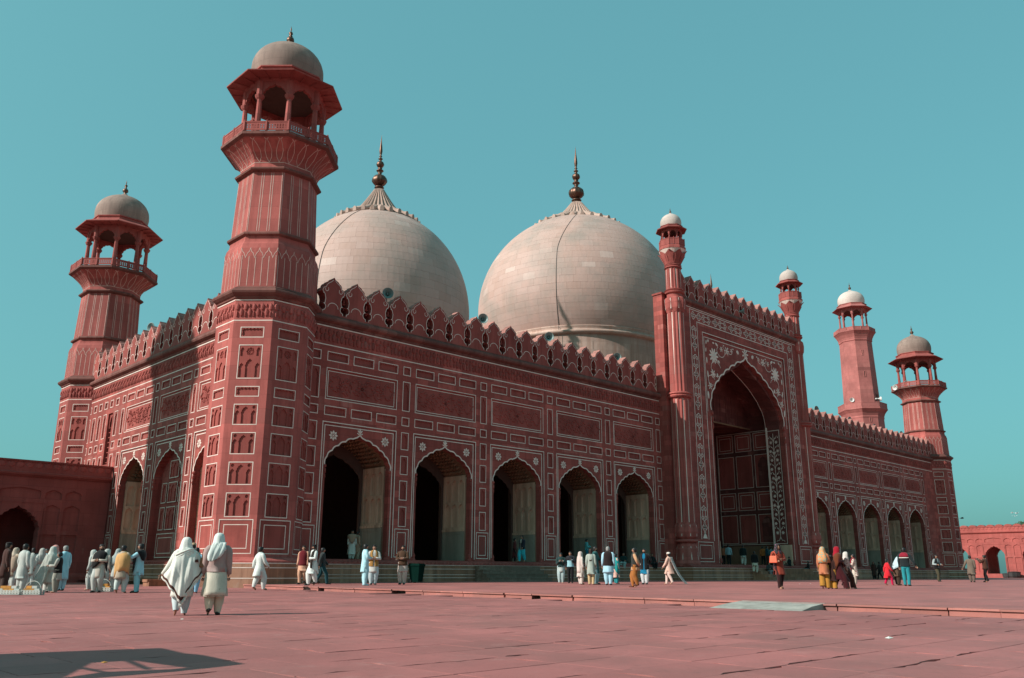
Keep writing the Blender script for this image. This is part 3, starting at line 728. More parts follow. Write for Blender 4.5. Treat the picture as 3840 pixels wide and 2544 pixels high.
for sg in (-1, 1):
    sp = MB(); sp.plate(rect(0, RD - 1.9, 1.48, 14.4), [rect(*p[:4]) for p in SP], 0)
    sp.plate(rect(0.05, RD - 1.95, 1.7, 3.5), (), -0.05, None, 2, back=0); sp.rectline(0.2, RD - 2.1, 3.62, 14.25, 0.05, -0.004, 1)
    w_ = sp.build('recess_side_wall', [M_REC_SHADE, M_WHITE, M_VAULT], portal, (sg * (rh - 0.03), 1.9, 0), R(-90) * sg)
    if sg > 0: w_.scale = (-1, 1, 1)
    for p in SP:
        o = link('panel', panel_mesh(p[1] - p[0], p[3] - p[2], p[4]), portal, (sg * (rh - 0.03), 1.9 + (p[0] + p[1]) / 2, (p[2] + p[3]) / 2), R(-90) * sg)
rc.build('portal_recess', [M_REC_SHADE, M_VAULT, M_WHITE], portal)
mb = MB(); mb.box(-1.9, 1.9, RD + 0.61, RD + 0.8, 1.5, 6.5); mb.build('dark_doorway', M_DARK, portal)
# lower stone dado of the jambs and the flower inlay above it
def jamb_inlay():
    mb = MB(); W = 1.3
    mb.rectline(0.0, W, 3.6, 13.9, 0.05, -0.004, 0)
    def ln(pts, w=0.035): mb.strip(pts, w, -0.006, 0)
    def leaf(x, z, rx, rz, a): mb.blob(x, z, -0.003, rx, rz, 0.012, a, 0, 7)
    c = W / 2; z = 3.8
    ln([(c - 0.4, z), (c - 0.3, z + 0.12), (c - 0.15, z + 0.1), (c, z + 0.45), (c + 0.15, z + 0.1), (c + 0.3, z + 0.12), (c + 0.4, z)], 0.04)
    ln([(c, z + 0.2), (c, 13.6)], 0.05)
    k = 0; z = 4.6
    while z < 13.3:
        g = 0.5 if k % 2 else 0.38
        for sg in (-1, 1):
            sp = [(c + sg * (0.02 + g * (1 - math.cos(u * 3.4)) * 0.5), z + 0.55 * math.sin(u * 1.9)) for u in [i / 9 for i in range(10)]]
            ln(sp, 0.03)
            x1, z1 = c + sg * g * 0.72, z - 0.02
            for j in range(6): leaf(x1 + 0.085 * math.cos(j * 1.05), z1 + 0.085 * math.sin(j * 1.05), 0.075, 0.035, j * 1.05)
            leaf(c + sg * 0.2, z + 0.35, 0.1, 0.04, sg * 0.7); leaf(c + sg * 0.46, z + 0.42, 0.045, 0.07, -sg * 0.5)
        if k % 3 == 2:
            mb.flat([(c - 0.2, z + 0.75), (c - 0.07, z + 0.5), (c + 0.07, z + 0.5), (c + 0.2, z + 0.75)], -0.008)
        z += 0.82; k += 1
    return mb.mesh('jamb_inlay', M_WHITE)
ji = jamb_inlay()
link('jamb_inlay', ji, portal, (hs_ - 0.003, 0.52, 0), R(-90)).scale = (-1, 1, 1)
link('jamb_inlay', ji, portal, (-hs_ + 0.003, 0.52, 0), R(90))
for sg in (-1, 1):
    mb = MB(); mb.box(sg * hs_ - 0.05, sg * hs_ + 0.05, 0.15, 1.83, 1.7, 3.5); mb.build('jamb_dado', M_TAN, portal)
# chain border
def circ(x, z, r, n=10): return [(x + r * math.cos(2 * math.pi * k / n), z + r * math.sin(2 * math.pi * k / n)) for k in range(n)]
cb = MB(); lw = 0.055; y = -0.007
for X, Zt in ((8.57, 22.42), (7.58, 21.46)): cb.strip([(-X, 3.58), (-X, Zt), (X, Zt), (X, 3.58)], 0.065, y, 0)
def link_unit(length):
    """one elongated cartouche with looped ends and a quatrefoil, along +x, centred at 0"""
    u = MB(); h = length / 2; w = 0.055
    u.strip([(-h + 1.05, 0.2), (h - 0.75, 0.2)], w, 0); u.strip([(-h + 1.05, -0.2), (h - 0.75, -0.2)], w, 0)
    for sx, xx in ((-1, -h + 1.05), (1, h - 0.75)):
        for sz in (-1, 1): u.strip(circ(xx, sz * 0.2, 0.14), w, 0, 0, True)
        u.strip([(xx + sx * 0.05, 0.16), (xx + sx * 0.22, 0.1), (xx + sx * 0.27, 0), (xx + sx * 0.22, -0.1), (xx + sx * 0.05, -0.16)], w, 0)
    for dx, dz in ((0.16, 0), (-0.16, 0), (0, 0.18), (0, -0.18)): u.strip(circ(-h + 0.3 + dx, dz, 0.15), w, 0, 0, True)
    u.strip(circ(-h + 0.3, 0, 0.09, 8), w, 0, 0, True)
    for xx in (-h - 0.1, -h + 0.68): u.strip(circ(xx, 0, 0.09, 8), w * 0.8, 0, 0, True)
    return u
def chain(p, ax, n, L):
    for k in range(n):
        u = link_unit(L / n); d = (k + 0.5) * L / n
        M = Matrix.Translation((p[0] + (d if ax == 'x' else 0), y, p[1] + (d if ax == 'z' else 0)))
        if ax == 'z': M = M @ Matrix.Rotation(R(-90), 4, 'Y')
        cb.merge(u, M)
chain((-7.55, 21.94), 'x', 6, 15.1); chain((-8.07, 4.2), 'z', 7, 17.3); chain((8.07, 4.2), 'z', 7, 17.3)
for sg in (-1, 1):
    cb.flat([(sg * 8.07 - 0.32, 3.66), (sg * 8.07 + 0.32, 3.66), (sg * 8.07 + 0.2, 3.86), (sg * 8.07, 4.15), (sg * 8.07 - 0.2, 3.86)], y)
    for dx, dz in ((0.16, 0), (-0.16, 0), (0, 0.18), (0, -0.18)): cb.strip(circ(sg * 8.07 + dx, 21.94 + dz, 0.15), lw, y, 0, True)
cb.build('chain_border', M_WHITE, portal)
# spandrel flowers
fb = MB(); fy = 0.08; FLW = []
def fl(x, z, r, n, sg=1):
    fb = MB()
    for k in range(n):
        a = 2 * math.pi * k / n; fb.blob(x + r * 0.58 * math.cos(a), z + r * 0.58 * math.sin(a), fy + 0.004, r * 0.42, r * 0.16, 0.02, a, 0, 7)
    fb.blob(x, z, fy + 0.002, r * 0.25, r * 0.25, 0.03, 0, 0, 8)
    fb.build('spandrel_flower', M_WHITE, portal)
for sg in (-1, 1):
    fl(sg * 5.15, 18.95, 0.72, 10); fl(sg * 5.4, 17.35, 0.4, 7); fl(sg * 3.05, 19.75, 0.42, 6); fl(sg * 5.95, 16.2, 0.34, 6); fl(sg * 3.9, 19.75, 0.28, 6); fl(sg * 2.3, 19.9, 0.24, 5)
    for cx, cz, r0, a0 in ((4.0, 19.55, 0.62, 2.2), (2.55, 19.85, 0.4, 2.4), (4.9, 17.9, 0.75, 4.2), (5.7, 16.8, 0.5, 4.2)):
        fb.strip([(sg * (cx + r0 * math.cos(a0 + u * 0.5)), cz + (r0 - 0.02 * u) * math.sin(a0 + u * 0.5)) for u in range(11)], 0.05, fy + 0.003)
    for x, z, rx, rz, a in ((1.25, 19.95, 0.22, 0.17, 0.6), (6.2, 20.0, 0.08, 0.2, 0.2), (5.9, 20.15, 0.1, 0.15, 0.5), (4.6, 20.05, 0.24, 0.12, 0.5), (6.25, 18.4, 0.09, 0.28, 0), (6.3, 19.3, 0.07, 0.2, 0.1), (6.2, 17.2, 0.1, 0.3, -0.1), (6.3, 15.4, 0.12, 0.35, -0.1), (4.4, 18.55, 0.16, 0.12, 0.8), (4.75, 17.3, 0.12, 0.2, 0), (5.1, 20.1, 0.16, 0.09, 0), (3.5, 20.15, 0.1, 0.07, 0), (2.0, 20.1, 0.1, 0.07, 0)):
        fb.blob(sg * x, z, fy + 0.004, rx, rz, 0.02, a * sg, 0, 8)
fl(0, 20.0, 0.55, 7)
tag(fb.build('spandrel_scrolls', M_WHITE, portal), None, kind='stuff')
# portal cornice, frieze line, battlements
cb = MB(); cb.sweep([(yy * 0.9, z + 8.13) for yy, z in CORN], -9.5, 9.5); cb.strip([(-9.5, 22.58), (9.5, 22.58)], 0.06, -0.006, 1); cb.build('cornice', [M_GRIME, M_WHITE], portal)
pm = merlon_mesh(1.405, 23.22, 25.45)
for k in range(14): link('merlon', pm, portal, (-9.42 + 1.405 * k, 0.15, 0))
mb = MB(); mb.box(-9.6, 9.6, 0.02, 1.9, 22.5, 23.22); mb.build('parapet_core', M_RED, portal)
# flanking slabs behind the turrets, and the mass that carries the portal above the roof
for sg in (-1, 1):
    mb = MB(); mb.box(min(sg * 11.0, sg * 9.7), max(sg * 11.0, sg * 9.7), 1.0, 1.9, 1.45, 23.4); mb.box(min(sg * 11.08, sg * 9.7), max(sg * 11.08, sg * 9.7), 0.95, 1.95, 23.4, 23.55)
    mb.build('portal_flank', M_RED, portal)
mb = MB(); mb.box(-7.3, 7.3, 1.92, 4.6, 20.8, 21.1); mb.box(-7.3, -7.06, 1.92, 4.6, 14.6, 20.8); mb.box(7.06, 7.3, 1.92, 4.6, 14.6, 20.8); mb.box(-7.06, 7.06, 4.34, 4.6, 14.6, 20.8); mb.build('portal_rear_mass', M_CUP, portal)

# turrets engaged at the portal corners
def turret(x):
    t = link('portal_turret', bpy.data.meshes.new('portal_turret'), hall, (x, YP + 0.42 - 15, -0.5))
    mb = MB()
    prof = [(0.98, 1.5), (1.0, 1.75), (0.9, 1.95), (0.86, 2.3), (0.84, 2.8), (0.68, 3.2), (0.6, 3.3)]
    mb.lathe(prof, 48, 0, 0, (0, 0), 8, 0.05)
    mb.lathe([(0.6, 3.28), (0.86, 3.33), (0.92, 3.42), (0.86, 3.5), (0.6, 3.55)], 32)
    mb.lathe([(0.6, 3.52), (0.8, 3.7), (0.9, 4.1), (0.86, 4.5), (0.74, 4.75)], 48, 0, 0, (0, 0), 8, 0.05)
    mb.lathe([(0.74, 4.75), (0.74, 14.6)], 64, 0, 0, (0, 0), 16, 0.05)
    mb.lathe([(0.72, 14.55), (0.92, 14.62), (0.98, 14.72), (0.9, 14.82), (1.0, 14.9), (0.95, 15.02), (0.74, 15.08)], 32)
    mb.lathe([(0.74, 15.08), (0.70, 21.9)], 64, 0, 0, (0, 0), 16, 0.05)
    mb.lathe([(0.7, 21.75), (0.84, 22.1), (0.88, 22.6), (0.84, 22.95), (0.68, 23.1)], 48, 0, 0, (0, 0), 8, 0.06)
    mb.lathe([(0.66, 23.1), (0.66, 23.35), (0.8, 23.42), (0.84, 23.52), (0.72, 23.6), (0.82, 23.7), (0.64, 23.8)], 32)
    mb.lathe([(0.64, 23.8), (0.62, 25.6)], 64, 0, 0, (0, 0), 16, 0.05)
    mb.lathe([(0.62, 25.6), (0.74, 25.68), (0.66, 25.78), (0.72, 25.88), (0.6, 25.98)], 32)
    for k in range(16):
        a = R(22.5) * k + R(11.25)
        for z0, z1, r in ((4.8, 14.5, 0.725), (15.1, 21.7, 0.70), (23.85, 25.55, 0.615)):
            if k % 2 == 0:
                c, s_ = math.cos(a), math.sin(a)
                mb.add([(r * c - 0.03 * -s_, r * s_ - 0.03 * c, z0), (r * c + 0.03 * -s_, r * s_ + 0.03 * c, z0), ((r - 0.01) * c + 0.03 * -s_, (r - 0.01) * s_ + 0.03 * c, z1), ((r - 0.01) * c - 0.03 * -s_, (r - 0.01) * s_ - 0.03 * c, z1)], [(0, 1, 2, 3)], 1)
        if k % 2 == 0:
            for z0, z1, r0, r1 in ((2.0, 3.0, 0.9, 0.79), (3.75, 4.6, 0.86, 0.86), (22.0, 22.9, 0.84, 0.88)):
                c, s_ = math.cos(a), math.sin(a); w_ = 0.03
                mb.add([(r0 * c + w_ * s_, r0 * s_ - w_ * c, z0), (r0 * c - w_ * s_, r0 * s_ + w_ * c, z0), (r1 * c - w_ * s_, r1 * s_ + w_ * c, z1), (r1 * c + w_ * s_, r1 * s_ - w_ * c, z1)], [(0, 1, 2, 3)], 1)
    t.data = mb.mesh('portal_turret', [M_REDT, M_WHITE])
    # lotus capital: a red bell wrapped in petals with white edges
    mb = MB(); mb.lathe([(0.58, 25.95), (0.66, 26.2), (0.84, 26.7), (1.08, 27.15), (1.1, 27.2), (1.14, 27.22)], 32, 0, 1); mb.lathe([(1.12, 27.2), (1.16, 27.24), (1.16, 27.4), (1.08, 27.46), (1.08, 27.56), (0.2, 27.58)], 8, R(22.5), 0)
    mb.build('capital', [M_REDT, M_WHITE], t)
    pb = MB()
    for i in range(7):
        u = i / 6; hw_ = 0.48 * math.sin(math.pi * min(1, 0.16 + u * 0.5)) * (1 if u < 0.7 else (1 - (u - 0.7) / 0.3 * 0.95))
        rr = 0.63 + 0.52 * u ** 1.3 + (0.1 if u > 0.9 else 0.03); z = 25.98 + 1.1 * u
        pb.v += [(rr - 0.05, -hw_, z), (rr + 0.03, 0, z), (rr - 0.05, hw_, z)]
    for i in range(6):
        for j in range(2): pb.f.append((i * 3 + j, i * 3 + j + 1, i * 3 + j + 4, i * 3 + j + 3)); pb.m.append(0)
    pme = pb.mesh('lotus_petal', M_REDT, True)
    for k in range(8): link('lotus_petal', pme, t, (0, 0, 0), R(45) * k + R(22.5))
    kiosk(t, 27.56, 1.06, 0.84, 28.5, 28.98, 1.32, 0.86, 29.42, 30.62, 31.2, M_REDT, M_CUPW, par=True, m_fin=M_BRONZE)
    return t
# ------------------------------------------------------------------ kiosks, minarets, domes
def place_face(a, ap): return (ap * math.cos(a), ap * math.sin(a)), a + math.pi / 2
C8, S8 = math.cos(R(22.5)), math.sin(R(22.5))
_km = {}
def finial_mb(z0, z1, r):
    h = z1 - z0; mb = MB()
    P = [(0.5, 0), (0.35, 0.05), (0.9, 0.1), (0.25, 0.15), (0.95, 0.27), (1.0, 0.33), (0.85, 0.42), (0.2, 0.48), (0.5, 0.52), (0.2, 0.56), (0.55, 0.63), (0.45, 0.69), (0.14, 0.72), (0.12, 0.78), (0.2, 0.83), (0.1, 0.9), (0.005, 1.0)]
    mb.lathe([(r * a, z0 + h * b) for a, b in P], 14); return mb
def kiosk(t, z0, rf, rc, zcap, zl, re, rd, zd, zt, zf, ms, md, par=False, m_fin=None, jali=True):
    """open octagonal pavilion: railing, columns, cusped screens, sloping eave, drum, cupola, finial"""
    key = (rf, rc, zl - z0, ms.name)
    if key not in _km:
        d = {}; h = zl - z0
        cm = MB(); q = rc * 0.062
        cm.lathe([(q * 2.0, 0), (q * 2.0, 0.05 * h), (q * 1.5, 0.09 * h), (q * 1.15, 0.12 * h), (q * 1.3, 0.3 * h), (q * 1.0, (zcap - z0) * 0.93), (q * 1.5, (zcap - z0) * 0.96), (q * 1.9, zcap - z0), (q * 2.1, zcap - z0 + 0.02 * h), (q * 1.5, zcap - z0 + 0.03 * h), (q * 1.5, h)], 8, R(22.5))
        d['col'] = cm.mesh('column', ms)
        W = rc * S8; am = MB()
        hw = W - q * 1.5; zs = zcap - z0 + 0.03 * h
        cu = cusped(hw, zs, h * 0.95, 3, 0.24, 4)
        loop = [(-W, zs), (-hw, zs)] + cu + [(hw, zs), (W, zs), (W, h), (-W, h)]
        am.plate(loop, (), -q * 0.7, None, back=q * 0.7); am.flat(loop, q * 0.7)
        d['arch'] = am.mesh('arch_screen', ms)
        L = rf * S8; rh = 0.5 if not par else min(0.55, 0.5)
        pm_ = MB(); pm_.lathe([(0.05 * rf / 3 + 0.03, 0), (0.05 * rf / 3 + 0.03, rh * 1.05), (0.04, rh * 1.08), (0.055, rh * 1.2), (0.005, rh * 1.34)], 6)
        d['post'] = pm_.mesh('railing_post', ms)
        rm = MB(); n = 7; w2 = L / 2 - 0.03; holes = []
        if not par and jali:
            for i in range(n):
                for j in range(3):
                    x = -w2 + 0.06 + (i + 0.5) * (2 * w2 - 0.12) / n; z = 0.12 + (j + 0.5) * (rh - 0.22) / 3
                    a, b = (2 * w2 - 0.12) / n * 0.36, (rh - 0.22) / 3 * 0.36
                    holes.append([(x, z - b), (x + a, z), (x, z + b), (x - a, z)])
        rm.plate(rect(-w2, w2, 0.02, rh), holes, -0.02, 0.02, back=0.02)
        if holes: rm.plate(rect(-w2, w2, 0.02, rh), holes, 0.02)
        else: rm.flat(rect(-w2, w2, 0.02, rh), 0.02)
        rm.box(-w2, w2, -0.04, 0.04, rh, rh + 0.06)
        d['rail'] = rm.mesh('railing_panel', ms)
        _km[key] = d
    d = _km[key]
    for k in range(8):
        v = R(45) * k + R(22.5); f = R(45) * k
        link('column', d['col'], t, (rc * math.cos(v), rc * math.sin(v), z0), v)
        p, rz = place_face(f, rc * C8); link('arch_screen', d['arch'], t, (p[0], p[1], z0), rz)
        link('railing_post', d['post'], t, (rf * math.cos(v), rf * math.sin(v), z0), 0)
        p, rz = place_face(f, rf * C8); link('railing_post', d['post'], t, (p[0], p[1], z0), 0)
        tx, ty = -math.sin(f), math.cos(f); L = rf * S8
        for sg in (-0.5, 0.5): link('railing_panel', d['rail'], t, (p[0] + tx * L * sg, p[1] + ty * L * sg, z0), rz)
    k = re / 3.3
    eb = MB()
    eb.lathe([(rc * 0.9, zl - 0.02), (rc + 0.1 * k, zl), (rc + 0.16 * k, zl + 0.16 * k), (re, zl + 0.14 * k - 0.02), (re + 0.02, zl + 0.12 * k + 0.06), (rd * 1.16, zl + 0.68 * k), (rd * 0.9, zl + 0.7 * k)], 8, R(22.5))
    eb.lathe([(rc * 0.9, zl - 0.02), (0.02, zl + 0.1)], 8, R(22.5), 1)  # ceiling coloured dark to paint in the shade inside the kiosk
    for j in range(8):                                   # ribs under the eave
        for u in (0.0, 0.33, 0.67):
            v = R(45) * j + R(22.5); a = Vector((math.cos(v), math.sin(v), 0)); b = Vector((math.cos(v + R(45)), math.sin(v + R(45)), 0))
            q = a.lerp(b, u)
            eb.tube([q * (rc + 0.14 * k) + Vector((0, 0, zl + 0.1 * k)), q * (re * 0.98) + Vector((0, 0, zl + 0.11 * k))], 0.03 * k, 4, 0, False)
    eb.build('eave', [ms, M_DARK], t)
    db = MB()
    db.lathe([(rd * 1.12, zl + 0.66 * k), (rd * 1.12, zd - 0.16 * k), (rd * 1.16, zd - 0.12 * k), (rd * 1.16, zd - 0.04 * k), (rd * 1.0, zd)], 8, R(22.5)); db.build('drum', ms, t)
    cb = MB(); H = zt - zd; pr = []
    for i in range(22):
        u = i / 21
        if u < 0.3: r = rd * (0.985 + 0.05 * math.sin(u / 0.3 * math.pi / 2))
        else:
            a = (u - 0.3) / 0.7; r = rd * 1.035 * math.sqrt(max(0, 1 - a ** 2.15))
        pr.append((max(r, 0.02), zd - 0.02 + H * u))
    cb.lathe(pr, 40); cb.build('cupola', md, t, smooth=True)
    lb = MB()
    for j in range(16):
        v = 2 * math.pi * j / 16; q = Matrix.Rotation(v, 4, 'Z')
        tp = MB(); r1 = rd * 0.36; zz = zt - H * 0.085
        tp.add([(r1 * 0.5, -0.07 * rd, zz + H * .06), (r1 * 0.5, 0.07 * rd, zz + H * .06), (r1 * 0.95, 0.075 * rd, zz + .02), (r1 * 0.95, -0.075 * rd, zz + .02), (r1 * 1.22, 0, zz + 0.02 * rd), (r1 * 0.95, 0, zz + 0.07 * rd)], [(0, 3, 5), (0, 5, 1), (1, 5, 2), (3, 4, 5), (5, 4, 2)])
        lb.merge(tp, q)
    lb.lathe([(rd * 0.3, zt - H * 0.05), (rd * 0.16, zt + H * 0.04), (rd * 0.09, zt + H * 0.1)], 16)
    lb.build('lotus_crown', md if not m_fin else md, t)
    finial_mb(zt + H * 0.03, zf, rd * 0.115).build('finial', m_fin or M_BRONZE, t, smooth=True)

def octstrip(mb, a, rf, pts, w, m=3, off=0.008):
    """inlaid line on one face of an octagonal stage whose circumradius is rf(z); pts are (fraction of half width, z)"""
    tmp = MB(); tmp.strip([(s * rf(z) * S8, z) for s, z in pts], w, 0)
    n = Vector((math.cos(a), math.sin(a), 0)); tt = Vector((-math.sin(a), math.cos(a), 0))
    vs = [n * (rf(v[2]) * C8 + off) + tt * v[0] + Vector((0, 0, v[2])) for v in tmp.v]
    mb.add(vs, tmp.f, m)
def lerp_prof(P):
    def f(z):
        if z <= P[0][1]: return P[0][0]
        for (r0, z0), (r1, z1) in zip(P, P[1:]):
            if z <= z1: return r0 + (r1 - r0) * (z - z0) / max(1e-6, z1 - z0)
        return P[-1][0]
    return f
SHOWN = [R(180), R(225), R(270), R(315)]
FLARE = [(2.14, 22.9), (2.2, 23.1), (2.36, 23.35), (2.62, 23.62), (2.95, 23.9), (3.16, 24.05)]
LOW = [(2.58, 15.55), (2.54, 17.75), (2.48, 18.0), (2.36, 18.2)]
SHF = [(2.32, 18.75), (2.18, 22.35)]
def corner_minaret(loc, label):
    t = empty('corner_minaret', loc); tag(t, label, 'minaret', 'octagonal minarets at the corners of the prayer hall')
    r = 2.65; ap = r * C8; hw = r * S8
    rows = ((12.74, 13.32, 0.62, 'cart'), (10.56, 12.36, 0.62, 'rosarch'), (9.62, 10.17, 0.62, 'cart'), (8.17, 9.25, 0.62, 'arch3'), (6.69, 7.8, 0.62, 'arch3'), (5.17, 6.32, 0.62, 'arch3'), (3.61, 4.8, 0.62, 'arch3'), (1.86, 3.51, 0.85, 'double'))
    mb = MB()
    body = link('shaft', bpy.data.meshes.new('shaft'), t)
    for k in range(8):
        a = R(45) * k; p, rz = place_face(a, ap)
        fm = MB(); det = any(abs(a - b) < 0.01 for b in SHOWN)
        fm.plate(rect(-hw, hw, 1.5, 14.95), [rect(-w_, w_, z0, z1) for z0, z1, w_, kd in rows] if det else (), 0)
        fm.strip([(-hw, 13.67), (hw, 13.67)], 0.06, -0.005, 1); fm.strip([(-hw, 14.78), (hw, 14.78)], 0.06, -0.02, 1)
        if det:
            fz = frieze_mesh(2 * hw - 0.06, 13.78, 14.68, 0.2); fm.merge(fz)
            for z0, z1, w_, kd in rows:
                o = link('panel', panel_mesh(2 * w_, z1 - z0, kd), body)
                o.location = (p[0], p[1], (z0 + z1) / 2); o.rotation_euler = (0, 0, rz)
        M = Matrix.Translation((p[0], p[1], 0)) @ Matrix.Rotation(rz, 4, 'Z'); mb.merge(fm, M)
    ph = R(22.5)
    mb.lathe([(2.6, 14.8), (2.72, 14.88), (2.74, 14.95), (2.82, 15.0), (2.96, 15.12), (3.0, 15.22), (2.94, 15.32), (2.8, 15.38), (2.78, 15.45), (2.6, 15.55)], 8, ph, 4)
    mb.lathe(LOW + [(2.34, 18.3), (2.34, 18.5)], 8, ph); mb.lathe([(2.34, 18.48), (2.36, 18.5), (2.5, 18.56), (2.52, 18.63), (2.5, 18.7), (2.33, 18.76)], 8, ph, 4)
    mb.lathe(SHF, 8, ph); mb.lathe([(2.18, 22.34), (2.4, 22.42), (2.44, 22.5), (2.38, 22.58), (2.16, 22.66)], 8, ph, 4); mb.lathe([(2.16, 22.64)] + FLARE, 8, ph); mb.lathe([(3.14, 24.03), (3.28, 24.1), (3.34, 24.14), (3.34, 24.3), (3.2, 24.36), (0.3, 24.38)], 8, ph, 4)
    # plinth: buff podium and red base moulding
    mb.lathe([(3.35, -0.3), (3.35, 0.7)], 8, ph, 2); mb.lathe([(3.36, 0.70), (3.36, 0.745)], 8, ph, 1); mb.lathe([(3.35, 0.745), (3.35, 1.19)], 8, ph, 2); mb.lathe([(3.36, 1.19), (3.36, 1.235)], 8, ph, 1); mb.lathe([(3.35, 1.235), (3.35, 1.40)], 8, ph, 2); mb.lathe([(3.36, 1.40), (3.36, 1.445)], 8, ph, 1)
    mb.lathe([(3.3, 1.44), (3.2, 1.45), (3.2, 1.52), (3.14, 1.58), (3.02, 1.6), (2.9, 1.66), (2.75, 1.7), (2.6, 1.72)], 8, ph)
    lo, sh, fl_ = lerp_prof(LOW), lerp_prof(SHF), lerp_prof(FLARE)
    for a in SHOWN + [R(135), R(0), R(45), R(90)]:
        for s in (-0.93, -0.55, -0.18, 0.18, 0.55, 0.93): octstrip(mb, a, lo, [(s, 15.6), (s, 17.2 + 0.12 * abs(s))], 0.034)
        wave = []
        for k in range(4):
            c = -0.75 + 0.5 * k
            wave += [(c - 0.25, 17.75), (c - 0.2, 17.55), (c - 0.1, 17.45), (c, 17.18), (c + 0.1, 17.45), (c + 0.2, 17.55)]
        wave.append((1.0, 17.75)); octstrip(mb, a, lo, wave, 0.034)
        for s in (-0.95, -0.38, -0.24, 0.24, 0.38, 0.95): octstrip(mb, a, sh, [(s, 18.8), (s, 22.3)], 0.034)
        for k in range(3):
            c = -0.66 + 0.66 * k
            for sg in (-1, 1): octstrip(mb, a, fl_, [(c, 22.95), (c + sg * 0.16, 23.2), (c + sg * 0.2, 23.5), (c + sg * 0.1, 23.8), (c + sg * 0.02, 23.95), (c + sg * 0.1, 24.0)], 0.034)
        octstrip(mb, a, fl_, [(-1, 22.93), (1, 22.93)], 0.04)
    body.data = mb.mesh('shaft', [M_REDT, M_WHITE, M_POD, M_LINE, M_GRIME])
    kiosk(t, 24.38, 3.2, 2.2, 26.98, 27.95, 3.34, 2.02, 29.02, 31.5, 33.05, M_REDT, M_CUP)
    return t
def copy_tree(o, parent=None):
    c = o.copy(); col.objects.link(c); c.parent = parent
    for ch in o.children: copy_tree(ch, c)
    return c
turL = turret(-10.02); turR = turret(10.02)
T1 = corner_minaret((-45.14, 1.17, 0), 'nearest and tallest octagonal red minaret, lit on its left faces, front corner of the hall')
T2 = copy_tree(T1); T2.location = (-44.1, 29.85, 0); T2['label'] = 'octagonal red minaret at the far left, rising behind the low left arcade'
T3 = copy_tree(T1); T3.location = (47.8, 1.17, 0); T3['label'] = 'octagonal red minaret at the right end of the front, with horn loudspeakers on its balcony'

def great_minaret(loc, label):
    t = empty('courtyard_minaret', loc); tag(t, label, 'minaret', 'tall pink minarets at the corners of the courtyard')
    ph = R(22.5); mb = MB()
    P = [(3.75, 0), (3.5, 28.2), (3.6, 28.5), (3.55, 28.7), (3.8, 29.3), (4.15, 29.75), (4.3, 29.9), (4.3, 30.15), (3.1, 30.2), (3.15, 30.3), (2.86, 42.9), (3.0, 43.05), (2.95, 43.2), (3.05, 43.6), (3.35, 44.2), (3.65, 44.6), (3.75, 44.7), (3.75, 44.9), (0.3, 44.95)]
    mb.lathe(P, 8, ph)
    for a in SHOWN:
        n = Vector((math.cos(a), math.sin(a), 0)); tt = Vector((-math.sin(a), math.cos(a), 0))
        for z, w_, h_ in ((40.6, 0.14, 0.5), (36.5, 0.14, 0.5), (28.0, 0.14, 0.5)) if a == R(225) else (((32.0, 0.5, 0.85),) if a == R(270) else ()):
            r_ = (2.86 + (42.9 - z) / 12.6 * 0.29 if z > 30 else 3.5) * C8 + 0.01
            P_ = [n * r_ + tt * (sx * w_) + Vector((0, 0, z + sz * h_)) for sx, sz in ((-1, -1), (1, -1), (1, 1), (-1, 1))]
            Q_ = [p - n * 0.25 for p in P_]
            mb.add(P_, [(0, 1, 2, 3)], 1)  # dark sheet on the solid face stands in for a shaded opening
            for i in range(4): mb.tube([P_[i], P_[(i + 1) % 4]], 0.07, 4, 0, False)
    link('shaft', mb.mesh('shaft', [M_PINK, M_DARK]), t)
    gm = MB(); L = 4.2 * S8 * 2
    gm.plate(rect(-L / 2, L / 2, 0, 0.85), (), -0.05, None, back=0.05); gm.flat(rect(-L / 2, L / 2, 0, 0.85), 0.05); gm.box(-L / 2, L / 2, -0.08, 0.08, 0.85, 0.95)
    for i in range(6): gm.box(-L / 2 + L * i / 6 + 0.06, -L / 2 + L * (i + 1) / 6 - 0.06, -0.065, -0.05, 0.15, 0.7)
    me = gm.mesh('gallery_parapet', M_PINK)
    for k in range(8):
        p, rz = place_face(R(45) * k, 4.2 * C8); link('gallery_parapet', me, t, (p[0], p[1], 30.15), rz)
    kiosk(t, 44.92, 3.6, 2.35, 48.3, 49.3, 3.6, 2.35, 50.45, 53.3, 55.1, M_PINK, M_CUPW, jali=False)
    return t
GM = great_minaret((88.4, 26.4, 0), 'tall plain pink minaret with white cupola standing behind the right wing')
GM2 = copy_tree(GM); GM2.location = (-88.4, 26.6, 0); GM2['label'] = 'tall plain pink minaret with white cupola beyond the left end of the low arcade'

